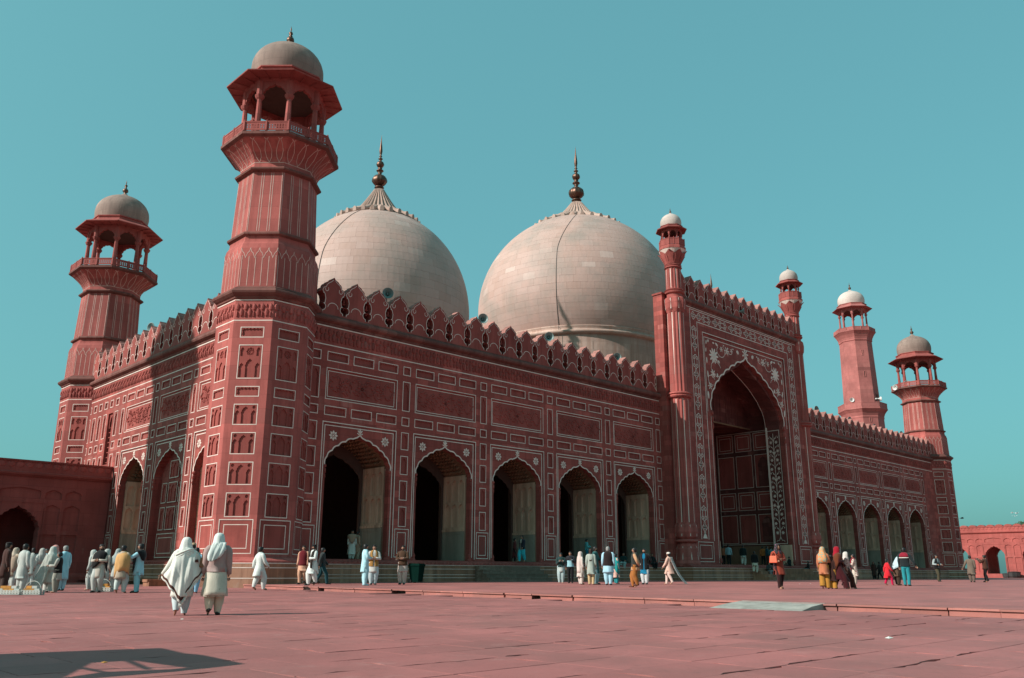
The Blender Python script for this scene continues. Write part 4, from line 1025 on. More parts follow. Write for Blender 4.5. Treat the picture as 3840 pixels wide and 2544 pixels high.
# ------------------------------------------------------------------ marble domes
def great_dome(cx, cy, zc, Rm, Hv, zb, rb, zring, rpet, cone, fin, courses, seed, nobj=150):
    """stone-by-stone bulbous dome on a drum, lotus ring, fluted cap and bronze finial"""
    rnd = random.Random(seed)
    Hb = (zc - zb) / math.sqrt(1 - (rb / Rm) ** 2)
    rad = lambda z: Rm * math.sqrt(max(0.0, 1 - ((z - zc) / (Hv if z > zc else Hb)) ** 2))
    d = link('dome', bpy.data.meshes.new('dome'), hall, (cx, cy - 15, -0.5))
    mb = MB()
    mb.lathe([(rb - 0.25, 15.05), (rb - 0.25, zb - 0.85)], 96, 0, 2)
    zz = [zb + (zring - zb) * i / 40 for i in range(41)]
    mb.lathe([(rad(z) - 0.02, z) for z in zz], 96, 0, 1)
    d.data = mb.mesh('dome', [M_DOME, M_JOINT, M_DRUM])
    rg = MB(); rg.lathe([(rb - 0.25, zb - 0.85), (rb - 0.05, zb - 0.8), (rb + 0.1, zb - 0.65), (rb + 0.12, zb - 0.5), (rb - 0.05, zb - 0.42), (rb - 0.12, zb - 0.3), (rb + 0.02, zb - 0.12), (rb + 0.05, zb - 0.02), (rb - 0.1, zb)], 96)
    rg.build('ring_moulding', M_DRUM, d, smooth=True)
    # courses by arc length
    fine = [zb + (zring - zb) * i / 800 for i in range(801)]
    arc = [0]
    for a, b in zip(fine, fine[1:]): arc.append(arc[-1] + math.hypot(rad(b) - rad(a), b - a))
    tot = arc[-1]; cuts = [0]
    for i in range(1, courses): cuts.append(cuts[-1] + (0.8 + 0.4 * rnd.random()))
    cuts = [c * tot / (cuts[-1] + 1) for c in cuts] + [tot]
    def zat(s):
        lo = 0
        while lo < 799 and arc[lo + 1] < s: lo += 1
        f = (s - arc[lo]) / max(1e-9, arc[lo + 1] - arc[lo]); return fine[lo] + (fine[lo + 1] - fine[lo]) * f
    camd = Vector((CAM.x - cx, CAM.y - cy)); ca = math.atan2(camd.y, camd.x)
    rest = MB(); cand = []
    for i in range(courses):
        s0, s1 = cuts[i] + 0.005, cuts[i + 1] - 0.005
        zs_ = [zat(s0), zat((s0 + s1) / 2), zat(s1)]
        rm = rad(zs_[1]); nb = max(10, int(round(2 * math.pi * rm / 1.35))); da = 2 * math.pi / nb; ph = rnd.random() * da
        g = 0.004 / max(rm, 1)
        bm = MB(); K = 3
        for z in zs_:
            for j in range(K + 1):
                a = -da / 2 + g + (da - 2 * g) * j / K; bm.v.append((rad(z) * math.cos(a), rad(z) * math.sin(a), z))
        for u in range(2):
            for j in range(K): bm.f.append((u * (K + 1) + j, u * (K + 1) + j + 1, (u + 1) * (K + 1) + j + 1, (u + 1) * (K + 1) + j)); bm.m.append(0)
        o = len(bm.v); loop = [0, 1, 2, 3, 7, 11, 10, 9, 8, 4]
        for q in loop:
            v = Vector(bm.v[q]); k = (math.hypot(v.x, v.y) - 0.05) / math.hypot(v.x, v.y); bm.v.append((v.x * k, v.y * k, v.z))
        for q in range(10): bm.f.append((loop[q], o + q, o + (q + 1) % 10, loop[(q + 1) % 10])); bm.m.append(0)
        me = None
        for k in range(nb):
            th = ph + k * da; dth = (th - ca + math.pi) % (2 * math.pi) - math.pi
            if abs(dth) < R(72) and zs_[1] > zc - 4: cand.append((math.cos(dth) * (s1 - s0) * da * rm + rnd.random() * 1e-3, i, th, bm))
            else: rest.merge(bm, Matrix.Rotation(th, 4, 'Z'))
    cand.sort(key=lambda q: -q[0]); meshes = {}
    for n_, (sz, i, th, bm) in enumerate(cand):
        if n_ < nobj:
            if i not in meshes: meshes[i] = bm.mesh('marble_block', M_DOME)
            link('marble_block', meshes[i], d, (0, 0, rnd.uniform(-0.004, 0.004)), th)
        else: rest.merge(bm, Matrix.Rotation(th, 4, 'Z'))
    tag(rest.build('marble_blocks', M_DOME, d), None, kind='stuff')
    # lotus ring
    n = 30; pb = MB(); wd = math.pi * rpet / n * 0.98; zr = zring
    sec = [(-1, 0.0), (-0.7, 0.2), (0, 0.3), (0.7, 0.2), (1, 0.0)]
    for u in range(6):
        f = u / 5; w_ = wd * (1 - 0.55 * f ** 2.2); r_ = rpet * (0.74 + 0.37 * f); dz = 0.16 * Rm / 10 * (1 - f) + (-0.05 * f) * Rm / 10 + (0.22 * max(0, f - 0.75) / 0.25) * Rm / 10
        zz_ = rad(zr) and zr + (rpet - r_) * 0.42 + 0.12
        for sx, hh in sec: pb.v.append((r_, sx * w_, zz_ + hh * wd * 2.9 * (1 - f * 0.3) + dz))
    for u in range(5):
        for j in range(4): pb.f.append((u * 5 + j, u * 5 + j + 1, u * 5 + j + 6, u * 5 + j + 5)); pb.m.append(0)
    o = len(pb.v)
    for u in range(6): pb.v += [(pb.v[u * 5][0], pb.v[u * 5][1], pb.v[u * 5][2] - 0.25), (pb.v[u * 5 + 4][0], pb.v[u * 5 + 4][1], pb.v[u * 5 + 4][2] - 0.25)]
    for u in range(5): pb.f += [(u * 5, u * 5 + 5, o + u * 2 + 2, o + u * 2), (u * 5 + 4, u * 5 + 9, o + u * 2 + 3, o + u * 2 + 1)]; pb.m += [0, 0]
    pb.f.append((25, 26, 27, 28, 29, o + 11, o + 10)); pb.m.append(0)
    pme = pb.mesh('lotus_petal', M_DRUM)
    for k in range(n): link('lotus_petal', pme, d, (0, 0, 0), 2 * math.pi * k / n)
    cb = MB(); z0, z1, r0, r1 = cone; pr = []
    for i in range(13):
        u = i / 12; pr.append((r1 + (r0 - r1) * ((1 - u) * 0.82 + 0.18 * (1 - u) ** 2.5), z0 + (z1 - z0) * u))
    cb.lathe(pr, 192, 0, 0, (0, 0), 32, 0.05); cb.build('fluted_cap', M_DRUM, d)
    fb = MB(); z0, z1, rr = fin; h = z1 - z0
    def lob(p, lobes=0): fb.lathe([(rr * a, z0 + h * b) for a, b in p], 40, 0, 0, (0, 0), lobes, 0.05 if lobes else 0)
    lob([(0.72, -0.01), (0.62, 0.02), (0.36, 0.03), (0.6, 0.045), (0.66, 0.055), (0.55, 0.07), (0.32, 0.08), (0.3, 0.09)])
    lob([(0.3, 0.09), (0.7, 0.11), (0.97, 0.15), (1.0, 0.185), (0.9, 0.225), (0.6, 0.262), (0.25, 0.278)], 10)
    lob([(0.25, 0.278), (0.2, 0.3), (0.3, 0.315), (0.2, 0.33), (0.46, 0.345), (0.5, 0.352), (0.42, 0.365), (0.2, 0.375), (0.3, 0.4), (0.2, 0.41)])
    lob([(0.2, 0.41), (0.42, 0.43), (0.52, 0.465), (0.42, 0.5), (0.2, 0.52)], 10)
    lob([(0.2, 0.52), (0.15, 0.545), (0.3, 0.56), (0.3, 0.568), (0.14, 0.58), (0.12, 0.6), (0.22, 0.612), (0.1, 0.625), (0.16, 0.65), (0.22, 0.70), (0.18, 0.77), (0.09, 0.86), (0.004, 1.0)])
    fb.build('finial', M_BRONZE, d, smooth=True)
    # lightning conductor
    a = math.atan2(12.63 - 18.03, -9.35) + (0.0 if seed == 1 else -0.12); pts = []
    zz = [z1 * 0 + zring + 0.3] + [zring - (zring - zb) * i / 30 for i in range(31)]
    for i, z in enumerate(zz):
        r_ = rad(min(z, zring)) + 0.03; aa = a + 0.22 * max(0, 1 - i / 14) ** 1.5
        pts.append((r_ * math.cos(aa), r_ * math.sin(aa), z))
    pts.append((rb * math.cos(a), rb * math.sin(a), 16)); cbm = MB(); cbm.tube(pts, 0.02, 5); cbm.build('cable', M_IRON, d)
    return d
M_DRUM = stone('dome_drum_marble', (0.50, 0.345, 0.285), blocks=(1.9, 0.8), var=0.1, streak=0.5, pale=(0.56, 0.43, 0.37), stain=(0.72, 0.6, 0.55), bump=0.12)
M_IRON = plain('dark_iron', (0.05, 0.045, 0.045), 0.6, 0.3)
great_dome(0, 18.03, 28.0, 10.87, 10.75, 24.0, 9.95, 37.55, 4.55, (37.7, 41.05, 3.55, 0.62), (41.0, 48.1, 0.86), 23, 1)
great_dome(-26.6, 18.03, 22.3, 8.2, 9.1, 18.6, 7.4, 30.55, 3.42, (30.7, 33.9, 2.65, 0.46), (33.85, 39.4, 0.66), 20, 2)
great_dome(26.6, 18.03, 22.3, 8.2, 9.1, 18.6, 7.4, 30.55, 3.42, (30.7, 33.9, 2.65, 0.46), (33.85, 39.4, 0.66), 20, 3, 0)
# ------------------------------------------------------------------ ground: courtyard, raised terrace, kerb, ramp
KX = -46.8
def grid_sheet(name, xs, ys, zf, m):
    mb = MB(); nx = len(xs)
    for y in ys:
        for x in xs: mb.v.append((x, y, zf(x, y)))
    for j in range(len(ys) - 1):
        for i in range(nx - 1): mb.f.append((j * nx + i, j * nx + i + 1, (j + 1) * nx + i + 1, (j + 1) * nx + i)); mb.m.append(0)
    return mb.build(name, m)
def spaced(a, b, n): return [a + (b - a) * i / n for i in range(n + 1)]
yard = grid_sheet('courtyard', [-900, -400, -200] + spaced(-120, KX + 0.05, 20), [-900, -300, -150] + spaced(-100, 60, 40) + [150, 400, 900], lambda x, y: gz(x, y) - 0.035, M_PAVE_B)
tag(yard, None, kind='structure')
terr = grid_sheet('terrace', [KX + 0.02] + spaced(-45, 100, 40) + [200, 400, 900], [-900, -300, -150] + spaced(-100, 60, 40) + [150, 400, 900], lambda x, y: gz(x, y) + KERB, M_PAVE_T)
tag(terr, None, kind='structure')
# kerb: rough sandstone blocks with a thin coping, two blocks missing
rk = random.Random(3); y = -1.7; kerbs = []
SL = math.atan(0.0075 * FH.y)
gaps = [ground(1110, 2212, 0.05).y, ground(1480, 2222, 0.05).y, ground(1995, 2240, 0.05).y]
while y > -62:
    L = rk.uniform(0.75, 1.5); yc = y - L / 2
    gap = any(abs(g - yc) < 0.45 for g in gaps); ramp_ = -30.6 < yc < -28.2
    if gap: L = 0.42; yc = y - L / 2
    kb = MB(); dx = rk.uniform(-0.03, 0.03)
    n = 5; F = [(dx + rk.uniform(-0.015, 0.015), -L / 2 + 0.008 + (L - 0.016) * i / n) for i in range(n + 1)]
    if not gap:
        for z0, z1, o in ((-0.08, 0.085, 0.0), (0.092, KERB + 0.004, -0.035 + rk.uniform(-0.01, 0.01))):
            P = [(x + o, yy) for x, yy in F] + [(0.42, L / 2 - 0.008), (0.42, -L / 2 + 0.008)]; k = len(P)
            kb.add([(a, b, z0) for a, b in P] + [(a + (0.008 if i <= n else 0), b, z1) for i, (a, b) in enumerate(P)], [tuple(range(k, 2 * k))[::-1]] + [(i, i + k, (i + 1) % k + k, (i + 1) % k) for i in range(k)])
        kb.build('kerb_stone', M_KERB, terr, (KX, yc, gz(KX, yc))).rotation_euler = (SL, 0, 0)
    else:
        kb.box(0.02, 0.42, -L / 2, L / 2, 0.095, KERB + 0.004); kb.box(0.3, 0.42, -L / 2, L / 2, -0.08, 0.09, 1)
        kb.build('kerb_stone', [M_KERB, M_DARK], terr, (KX, yc, gz(KX, yc))).rotation_euler = (SL, 0, 0)
    y -= L
rp = MB(); ya, yb = -30.55, -28.3
z = lambda x, yy, o: gz(x, yy) + o
rp.add([(KX - 1.45, yb + 0.1, z(KX - 1.45, yb, -0.02)), (KX + 0.12, yb, z(KX, yb, KERB + 0.012)), (KX + 0.12, ya, z(KX, ya, KERB + 0.012)), (KX - 1.3, ya - 0.05, z(KX - 1.3, ya, -0.02)), (KX + 0.12, yb, z(KX, yb, -0.1)), (KX + 0.12, ya, z(KX, ya, -0.1)), (KX - 0.6, (yb + 0.04), z(KX - 0.6, yb, 0.085)), (KX - 0.6, ya - 0.02, z(KX - 0.6, ya, 0.085))],
       [(0, 3, 7, 6), (6, 7, 2, 1), (0, 6, 1, 4), (3, 5, 2, 7)])
tag(rp.build('cement_ramp', M_RAMP), 'pale grey cement ramp against the long low kerb', 'ramp')
# paving slabs: the nearer ones one by one, the rest as one mass
variants = []
rs = random.Random(11)
def slab_mesh(w, d):
    mb = MB(); P = []; chip = lambda: 0.0 if rs.random() < 0.55 else rs.uniform(0.01, 0.05)
    for (x0, y0, x1, y1, nx_, ny_) in ((-w / 2, -d / 2, w / 2, -d / 2, 0, 1), (w / 2, -d / 2, w / 2, d / 2, -1, 0), (w / 2, d / 2, -w / 2, d / 2, 0, -1), (-w / 2, d / 2, -w / 2, -d / 2, 1, 0)):
        c0 = rs.random() < 0.22; s = rs.uniform(0.15, 0.7)
        for i in range(9):
            u = i / 9; o = rs.uniform(0.0, 0.005)
            if c0 and abs(u - s) < 0.2: o += rs.uniform(0.02, 0.075)
            P.append((x0 + (x1 - x0) * u + nx_ * o, y0 + (y1 - y0) * u + ny_ * o))
    k = len(P); cx = [(a * 0.99, b * 0.99) for a, b in P]
    mb.add([(a, b, -0.05) for a, b in P] + [(a, b, -0.002) for a, b in P] + [(a, b, 0.0) for a, b in cx],
           [(i, (i + 1) % k, k + (i + 1) % k, k + i) for i in range(k)] + [(k + i, k + (i + 1) % k, 2 * k + (i + 1) % k, 2 * k + i) for i in range(k)] + [tuple(range(2 * k, 3 * k))])
    return mb
SD = 0.86; lens = [0.9, 1.15, 1.4]
SV = [[slab_mesh(l - 0.005, SD - 0.005) for _ in range(5)] for l in lens]
SM = [[m.mesh('paving_slab', M_PAVE) for m in q] for q in SV]
slabs = []
yy = -48.0
while yy < 2:
    xx = -96 + rs.random()
    while xx < KX - 0.5:
        li = rs.randrange(3); L = lens[li]
        if xx + L > KX - 0.02: xx = KX; break
        cx, cy = xx + L / 2, yy + SD / 2
        v = Vector((cx, cy, gz(cx, cy))) - CAM; dz = v.dot(fw)
        seen = False
        if dz > 3:
            sx, sy = v.dot(rt) / dz * F_PX, v.dot(up) / dz * F_PX
            seen = abs(sx) < 2250 and sy > -1500 and dz < 48
        if seen: slabs.append((dz, cx, cy, li))
        elif v.length < 42: slabs.append((1000 + v.length, cx, cy, li))
        xx += L
    yy += SD
slabs.sort()
rest = MB(); nrm = Vector((-0.0075 * FH.x, -0.0075 * FH.y, 1)).normalized(); tilt = nrm.to_track_quat('Z', 'Y')
q0 = Vector((0, 0, 1)).rotation_difference(nrm)
for n, (d_, cx, cy, li) in enumerate(slabs):
    vi = rs.randrange(5); zo = rs.uniform(-0.002, 0.002); tq = q0 @ Matrix.Rotation(rs.uniform(-0.003, 0.003), 4, 'X').to_quaternion() @ Matrix.Rotation(rs.choice((0, math.pi)) + rs.uniform(-.004, .004), 4, 'Z').to_quaternion()
    if n < 300:
        o = link('paving_slab', SM[li][vi], yard, (cx, cy, gz(cx, cy) + zo)); o.rotation_mode = 'QUATERNION'; o.rotation_quaternion = tq
    else: rest.merge(SV[li][vi], Matrix.Translation((cx, cy, gz(cx, cy) + zo)) @ tq.to_matrix().to_4x4())
if rest.v: tag(rest.build('paving_slabs', M_PAVE, yard), None, kind='stuff')
# steps up to the portal and up to the third arch
def steps(name, x0, x1, yf, n, rise_to, label, m):
    st = empty(name, ((x0 + x1) / 2, yf, gz(0, yf) + KERB)); tag(st, label, 'steps')
    zb = gz((x0 + x1) / 2, yf) + KERB; h = (rise_to - zb) / n
    for i in range(n):
        mb = MB(); y0 = yf - 0.34 * (n - 1 - i) - 0.34
        mb.box(-(x1 - x0) / 2, (x1 - x0) / 2, y0 - yf, 0 - 0.002, h * i - (0.3 if i == 0 else 0), h * (i + 1) - 0.004)
        mb.box(-(x1 - x0) / 2 - 0.01, (x1 - x0) / 2 + 0.01, y0 - yf - 0.02, y0 - yf + 0.2, h * (i + 1) - 0.045, h * (i + 1))
        mb.build('step', m, st)
    return st
M_STEP = stone('brick_steps', (0.26, 0.17, 0.13), blocks=(0.28, 0.09), var=0.35, streak=0.5, pale=(0.34, 0.26, 0.22), seam=0.008)
steps('portal_steps', -3.0, 6.4, -2.76, 4, 1.42, 'dark stone steps in front of the great portal', M_POD)
steps('brick_steps', -31.2, -25.9, -0.64, 4, 1.42, 'dark brick steps below the third arch left of the portal', M_STEP)
mb = MB(); mb.box(-0.55, 0.55, -0.3, 0.3, -0.1, 0.17); mb.box(-0.6, 0.3, -0.2, 0.3, 0.172, 0.3)
p_ = ground(585, 2196); tag(mb.build('step_block', M_POD, None, p_, 0.1), 'pale stone step block at the foot of the left side wall', 'block')

# ------------------------------------------------------------------ low arcades left and right
def arcade(name, label, loc, rz, first, nb, pitch, x0, x1, ztop, deep, open_back):
    t = link(name, bpy.data.meshes.new(name), None, loc, rz); tag(t, label, 'arcade')
    mb = MB(); s = ztop / 8.1; ah = 1.36; holes = []; rec = []
    for k in range(nb):
        c = first + k * pitch
        holes.append([(c - ah, 0.95)] + [(c + x, z) for x, z in cusped(ah, 3.55, 5.13, 5, 0.2, 4)] + [(c + ah, 0.95)])
        for u in (1.98, 3.22):
            x = c + u + 0.0
            for z0, z1, ar in ((5.62, 6.22, True), (3.6, 5.25, True), (1.2, 3.35, False)):
                h = [(x - 0.5, z0)] + ([(x + a, b) for a, b in smootharch(0.5, z1 - 0.3, z1, 5)] if ar else [(x - 0.5, z1), (x + 0.5, z1)]) + [(x + 0.5, z0)]
                rec.append(h)
        rec.append([(c - 1.2, 5.62)] + [(c + a, b) for a, b in smootharch(1.2, 6.05, 6.3, 5)] + [(c + 1.2, 5.62)])
    mb.plate(rect(x0, x1, 0, ztop), holes + rec, 0, None, 0)
    for h in holes: mb.rim(h, 0, 0.9, 0)
    for h in rec: mb.rim(h, 0, 0.09, 0); mb.flat(h, 0.09, 0)
    for k in range(nb):
        c = first + k * pitch
        mb.rectline(c - 1.62, c + 1.62, 0.9, 5.42, 0.09, -0.03, 0)
    mb.sweep([(0.2, 6.95), (-0.05, 6.95), (-0.22, 7.1), (-0.24, 7.2), (-0.05, 7.28), (0.2, 7.28)], x0, x1)
    mb.sweep([(0.2, ztop - 0.12), (-0.08, ztop - 0.12), (-0.1, ztop - 0.02), (0.2, ztop)], x0, x1)
    mb.sweep([(0.3, 0.0), (-0.35, 0.0), (-0.35, 0.72), (-0.25, 0.8), (-0.05, 0.92), (0.3, 0.92)], x0, x1)
    mb.box(x0, x1, 0.9, deep, 6.4, 6.6); mb.box(x0, x1, 0.05, deep + 0.4, -0.5, 0.92)
    bk = [[(p[0] + 0.35, p[1]) for p in h] for h in holes] if open_back else []
    mb.plate(rect(x0, x1, 0, ztop - 0.3), bk, deep, deep + 0.6, 0)
    mb.box(x0, x1, 0.3, deep, ztop - 0.35, ztop - 0.2)
    t.data = mb.mesh(name, M_ARC)
    n = int((x1 - x0) / 0.54); fr = MB()
    for i in range(n):
        x = x0 + (i + 0.5) * (x1 - x0) / n
        fr.blob(x, 7.72, -0.002, 0.22, 0.22, 0.045, 0, 0, 10)
    fr.build('roundel_frieze', M_ARC, t)
    bm = MB(); q = 0.55
    for j in range(9):
        a = math.pi * j / 8; bm.v += [(q * math.cos(a) * 1.1, -0.2, 0.42 * math.sin(a) - 0.1), (q * math.cos(a) * 1.1, 0.75, 0.42 * math.sin(a) - 0.1)]
    for j in range(8): bm.f.append((2 * j, 2 * j + 2, 2 * j + 3, 2 * j + 1)); bm.m.append(0)
    bm.f += [tuple(range(0, 18, 2)), tuple(range(1, 18, 2))[::-1]]; bm.m += [0, 0]
    me = bm.mesh('rounded_merlon', M_ARC)
    if open_back:
        x = x0 + 0.63
        while x < x1: link('rounded_merlon', me, t, (x, 0.6, ztop)); x += 1.27
    return t
arcade('left_arcade', 'low shaded red arcade meeting the left side of the hall', (-45.3, 21.4, gz(-45, 21) - 0.3 + 0.0), 0, -5.5 - 5.2 * 6, 7, 5.2, -41.0, 0.0, 8.05, 3.8, False).location.z = 0
arcade('right_arcade', 'sunlit pink arcade with rounded battlements at the far right', (80, 4.6, 0.12), R(-90), -0.2 - 5.2 * 4, 14, 5.2, -24.0, 52.0, 8.0, 4.0, True)

# ------------------------------------------------------------------ horn loudspeakers
M_HORN = plain('grey_green_horn', (0.20, 0.27, 0.26), 0.5, 0.4)
M_HORNW = plain('white_horn', (0.6, 0.58, 0.55), 0.5, 0.4)
def horn_meshes(m):
    b = MB(); prof = [(0.05, 0.46), (0.06, 0.3), (0.1, 0.16), (0.17, 0.06), (0.25, 0.0), (0.27, -0.02), (0.27, 0.0), (0.26, 0.02), (0.18, 0.09), (0.11, 0.19), (0.07, 0.32), (0.055, 0.48)]
    b.lathe(prof, 20); b.xf(Matrix.Rotation(R(90), 4, 'X') @ Matrix.Scale(-1, 4, (0, 0, 1)))
    d = MB(); d.lathe([(0.0, 0.44), (0.085, 0.45), (0.09, 0.5), (0.09, 0.62), (0.06, 0.65), (0.0, 0.65)], 12); d.lathe([(0.0, 0.12), (0.05, 0.14), (0.055, 0.3), (0.0, 0.34)], 10); d.xf(Matrix.Rotation(R(90), 4, 'X') @ Matrix.Scale(-1, 4, (0, 0, 1)))
    s = MB(); s.tube([(0, 0.4, -0.02), (0, 0.4, -0.75)], 0.025, 6); s.box(-0.05, 0.05, 0.33, 0.47, -0.08, 0.0)
    return b.mesh('bell', m, True), d.mesh('driver', m, True), s.mesh('bracket', M_IRON)
HM, HMW = horn_meshes(M_HORN), horn_meshes(M_HORNW)
def horn(p, heading, label, ms=HM, s=1.3):
    t = empty('horn_loudspeaker', p, heading + math.pi / 2); t.scale = (s, s, s); tag(t, label, 'loudspeaker', 'horn loudspeakers on the roofs')
    for n, me in zip(('bell', 'driver', 'bracket'), ms): link(n, me, t)
    return t
for px, py, lab in ((1455, 1100, 'in front of the left dome'), (1812, 1195, 'before the left edge of the central dome'), (2060, 1263, 'below the central dome, midway along the left wing'), (2315, 1340, 'nearest the portal on the left wing')):
    p = on_plane(px, py, 1, 0.75); horn(p, R(-118), 'grey horn loudspeaker above the battlements ' + lab)
p = on_plane(565, 1228, 0, -44.6); horn(p, R(-160), 'dark horn loudspeaker above the battlements of the left side wall')
for k, (px, py) in enumerate(((3062, 1535), (3187, 1575), (3280, 1602), (3380, 1628))):
    p = on_plane(px, py, 1, 0.75); horn(p, R(-100), ('first', 'second', 'third', 'fourth')[k] + ' horn loudspeaker from the portal along the right wing battlements')
for (px, py, lab) in ((3400, 1437, 'facing the camera'), (3356, 1454, 'at the left edge')):
    p = on_plane(px, py, 0, 45.2); horn(p, R(-135) if px > 3390 else R(170), 'white horn loudspeaker on the right end minaret balcony ' + lab, HMW)
p = on_plane(3195, 1500, 0, 85.2); horn(p, R(-150), 'horn loudspeaker on the lower gallery of the tall pink minaret, left', HMW, 1.5)
p = on_plane(3303, 1496, 0, 87.0); horn(p, R(-45), 'horn loudspeaker on the lower gallery of the tall pink minaret, right', HMW, 1.5)
p = on_plane(2790, 1168, 1, -2.1); horn(p, R(-60), 'dark horn loudspeaker hanging below the portal battlements', HM, 1.1)

# ------------------------------------------------------------------ small things
M_BIN = plain('green_plastic', (0.002, 0.016, 0.012), 0.8, 0.03)
p = ground(1561, 2187, KERB); t = empty('waste_bin', p, R(20)); tag(t, 'dark green wheeled waste bin against the podium', 'bin')
mb = MB(); mb.add([(-0.22, -0.24, 0.05), (0.22, -0.24, 0.05), (0.22, 0.24, 0.05), (-0.22, 0.24, 0.05), (-0.29, -0.32, 0.88), (0.29, -0.32, 0.88), (0.29, 0.32, 0.88), (-0.29, 0.32, 0.88)], [(0, 3, 2, 1), (0, 1, 5, 4), (1, 2, 6, 5), (2, 3, 7, 6), (3, 0, 4, 7)]); mb.box(-0.31, 0.31, -0.34, 0.34, 0.84, 0.9); mb.build('body', M_BIN, t)
mb = MB(); mb.add([(-0.32, -0.36, 0.9), (0.32, -0.36, 0.9), (0.32, 0.34, 0.9), (-0.32, 0.34, 0.9), (-0.27, -0.3, 0.98), (0.27, -0.3, 0.98), (0.27, 0.3, 1.0), (-0.27, 0.3, 1.0)], [(4, 5, 6, 7), (0, 1, 5, 4), (1, 2, 6, 5), (2, 3, 7, 6), (3, 0, 4, 7)]); mb.build('lid', M_BIN, t)
for sx in (-0.26, 0.26):
    mb = MB(); mb.lathe([(0.01, -0.03), (0.1, -0.03), (0.11, 0), (0.1, 0.03), (0.01, 0.03)], 14); mb.xf(Matrix.Translation((sx, 0.26, 0.1)) @ Matrix.Rotation(R(90), 4, 'Y')); mb.build('wheel', M_IRON, t)
for k, (px, w_, h_, lab) in enumerate(((3776, 0.55, 0.62, 'small dark planter beside the right arcade arch'), (3806, 0.85, 0.85, 'larger black bin beside the right arcade arch'))):
    p = on_plane(px, 2167, 0, 78.6); p.z = gz(p.x, p.y) + KERB
    mb = MB(); mb.lathe([(w_ * 0.8, 0), (w_ * 0.95, h_ * 0.3), (w_, h_ * 0.9), (w_ * 1.06, h_), (w_ * 0.9, h_ * 1.02), (w_ * 0.5, h_ * 1.08), (0.02, h_ * 1.1)], 10); tag(mb.build('planter_bin', M_IRON, None, p), lab, 'bin')

# baskets of packets on the paving at the left
M_CRATE = plain('white_wire_crate', (0.55, 0.55, 0.5), 0.7, 0.3, rnd=0.1)
M_ORG = plain('orange_packet', (0.55, 0.24, 0.05), 0.6, 0.3, rnd=0.25)
M_WPK = plain('pale_packet', (0.5, 0.5, 0.46), 0.6, 0.3, rnd=0.15)
bxm = MB(); bxm.box(-0.088, 0.088, -0.09, 0.09, 0, 0.085); bxm.box(-0.09, 0.09, -0.01, 0.01, 0.0, 0.087)
ME_PK = {True: bxm.mesh('packet', M_ORG), False: bxm.mesh('packet', M_WPK)}
for k, (px, py, rows, hoop, lab) in enumerate(((33, 2232, (4, 4, 3), False, 'widest'), (120, 2232, (3, 3, 2), True, 'hooped'), (386, 2220, (3, 3, 2), True, 'half hidden'))):
    p = ground(px, py); rz = R(-44)
    wd = {0: 'leftmost low white crate by the frame edge', 1: 'middle white crate with a hoop handle', 2: 'right hooped white crate beside the ochre shawl man'}[k]
    t = empty('crate', p, rz); tag(t, wd, 'crate', 'crates of packets on the paving')
    n = rows[0]; W = n * 0.095 + 0.03; mb = MB()
    mb.box(-W, W, -0.16, 0.16, 0.01, 0.03)
    for i in range(2 * n + 1):
        x = -W + 0.01 + (2 * W - 0.02) * i / (2 * n)
        for yy_ in (-0.16, 0.15): mb.box(x - 0.03, x + 0.03, yy_, yy_ + 0.012, 0.01, 0.15)
    for zz in (0.02, 0.08, 0.145):
        mb.box(-W, W, -0.165, -0.15, zz, zz + 0.02); mb.box(-W, W, 0.15, 0.165, zz, zz + 0.02); mb.box(-W, -W + 0.015, -0.16, 0.16, zz, zz + 0.02); mb.box(W - 0.015, W, -0.16, 0.16, zz, zz + 0.02)
    mb.build('tray', M_CRATE, t)
    if hoop:
        mb = MB(); mb.tube([(W * 0.95 * math.cos(a), 0, 0.1 + 0.36 * math.sin(a)) for a in [math.pi * j / 14 for j in range(15)]], 0.012, 6); mb.build('handle', M_CRATE, t)
    rot = Matrix.Rotation(rz, 4, 'Z')
    for r_, nn in enumerate(rows):
        for i in range(nn):
            q = rot @ Vector(((i - (nn - 1) / 2) * 0.185, 0.0, 0))
            org = (r_ + i + k) % 3 != 1 if r_ else False
            o = link('packet', ME_PK[org], None, (p.x + q.x, p.y + q.y, p.z + 0.035 + r_ * 0.09), rz + rk.uniform(-0.06, 0.06))
            tag(o, ('orange' if org else 'pale') + ' packet piled in the ' + wd, 'packet', 'packets in crate %s' % ('one', 'two', 'three')[k])

# awning out of frame at the left whose shadow falls on the near paving
M_AWN = plain('awning_cloth', (0.2, 0.22, 0.2), 0.8, 0.2)
HA = 2.6
def caster(px, py, h):
    g = ground(px, py); k = h / math.tan(SUN_EL); return Vector((g.x + math.cos(SUN_AZ) * k, g.y + math.sin(SUN_AZ) * k, g.z + h))
t = empty('awning', (-68.4, -29.6, gz(-68, -30))); tag(t, 'dark cloth awning on a pole frame, outside the left edge, shading the near paving', 'awning')
o0 = Vector(t.location)
outl = [(-1500, 2500), (-1400, 2640), (-700, 2640), (190, 2560), (330, 2487), (500, 2478), (700, 2505), (640, 2511), (390, 2521), (250, 2541), (200, 2556), (640, 2521), (905, 2491), (745, 2457), (680, 2452), (590, 2431), (0, 2453)]
mb = MB(); P = [caster(a, b, HA) - o0 for a, b in outl]
tri = tessellate_polygon([[Vector((p.x, p.y, 0)) for p in P]])
mb.add(P, [tuple(q) for q in tri]); mb.add([p + Vector((0, 0, 0.03)) for p in P], [tuple(q)[::-1] for q in tri])
k = len(P); mb.add(P + [p + Vector((0, 0, 0.03)) for p in P], [(i, (i + 1) % k, k + (i + 1) % k, k + i) for i in range(k)])
mb.build('cloth', M_AWN, t)
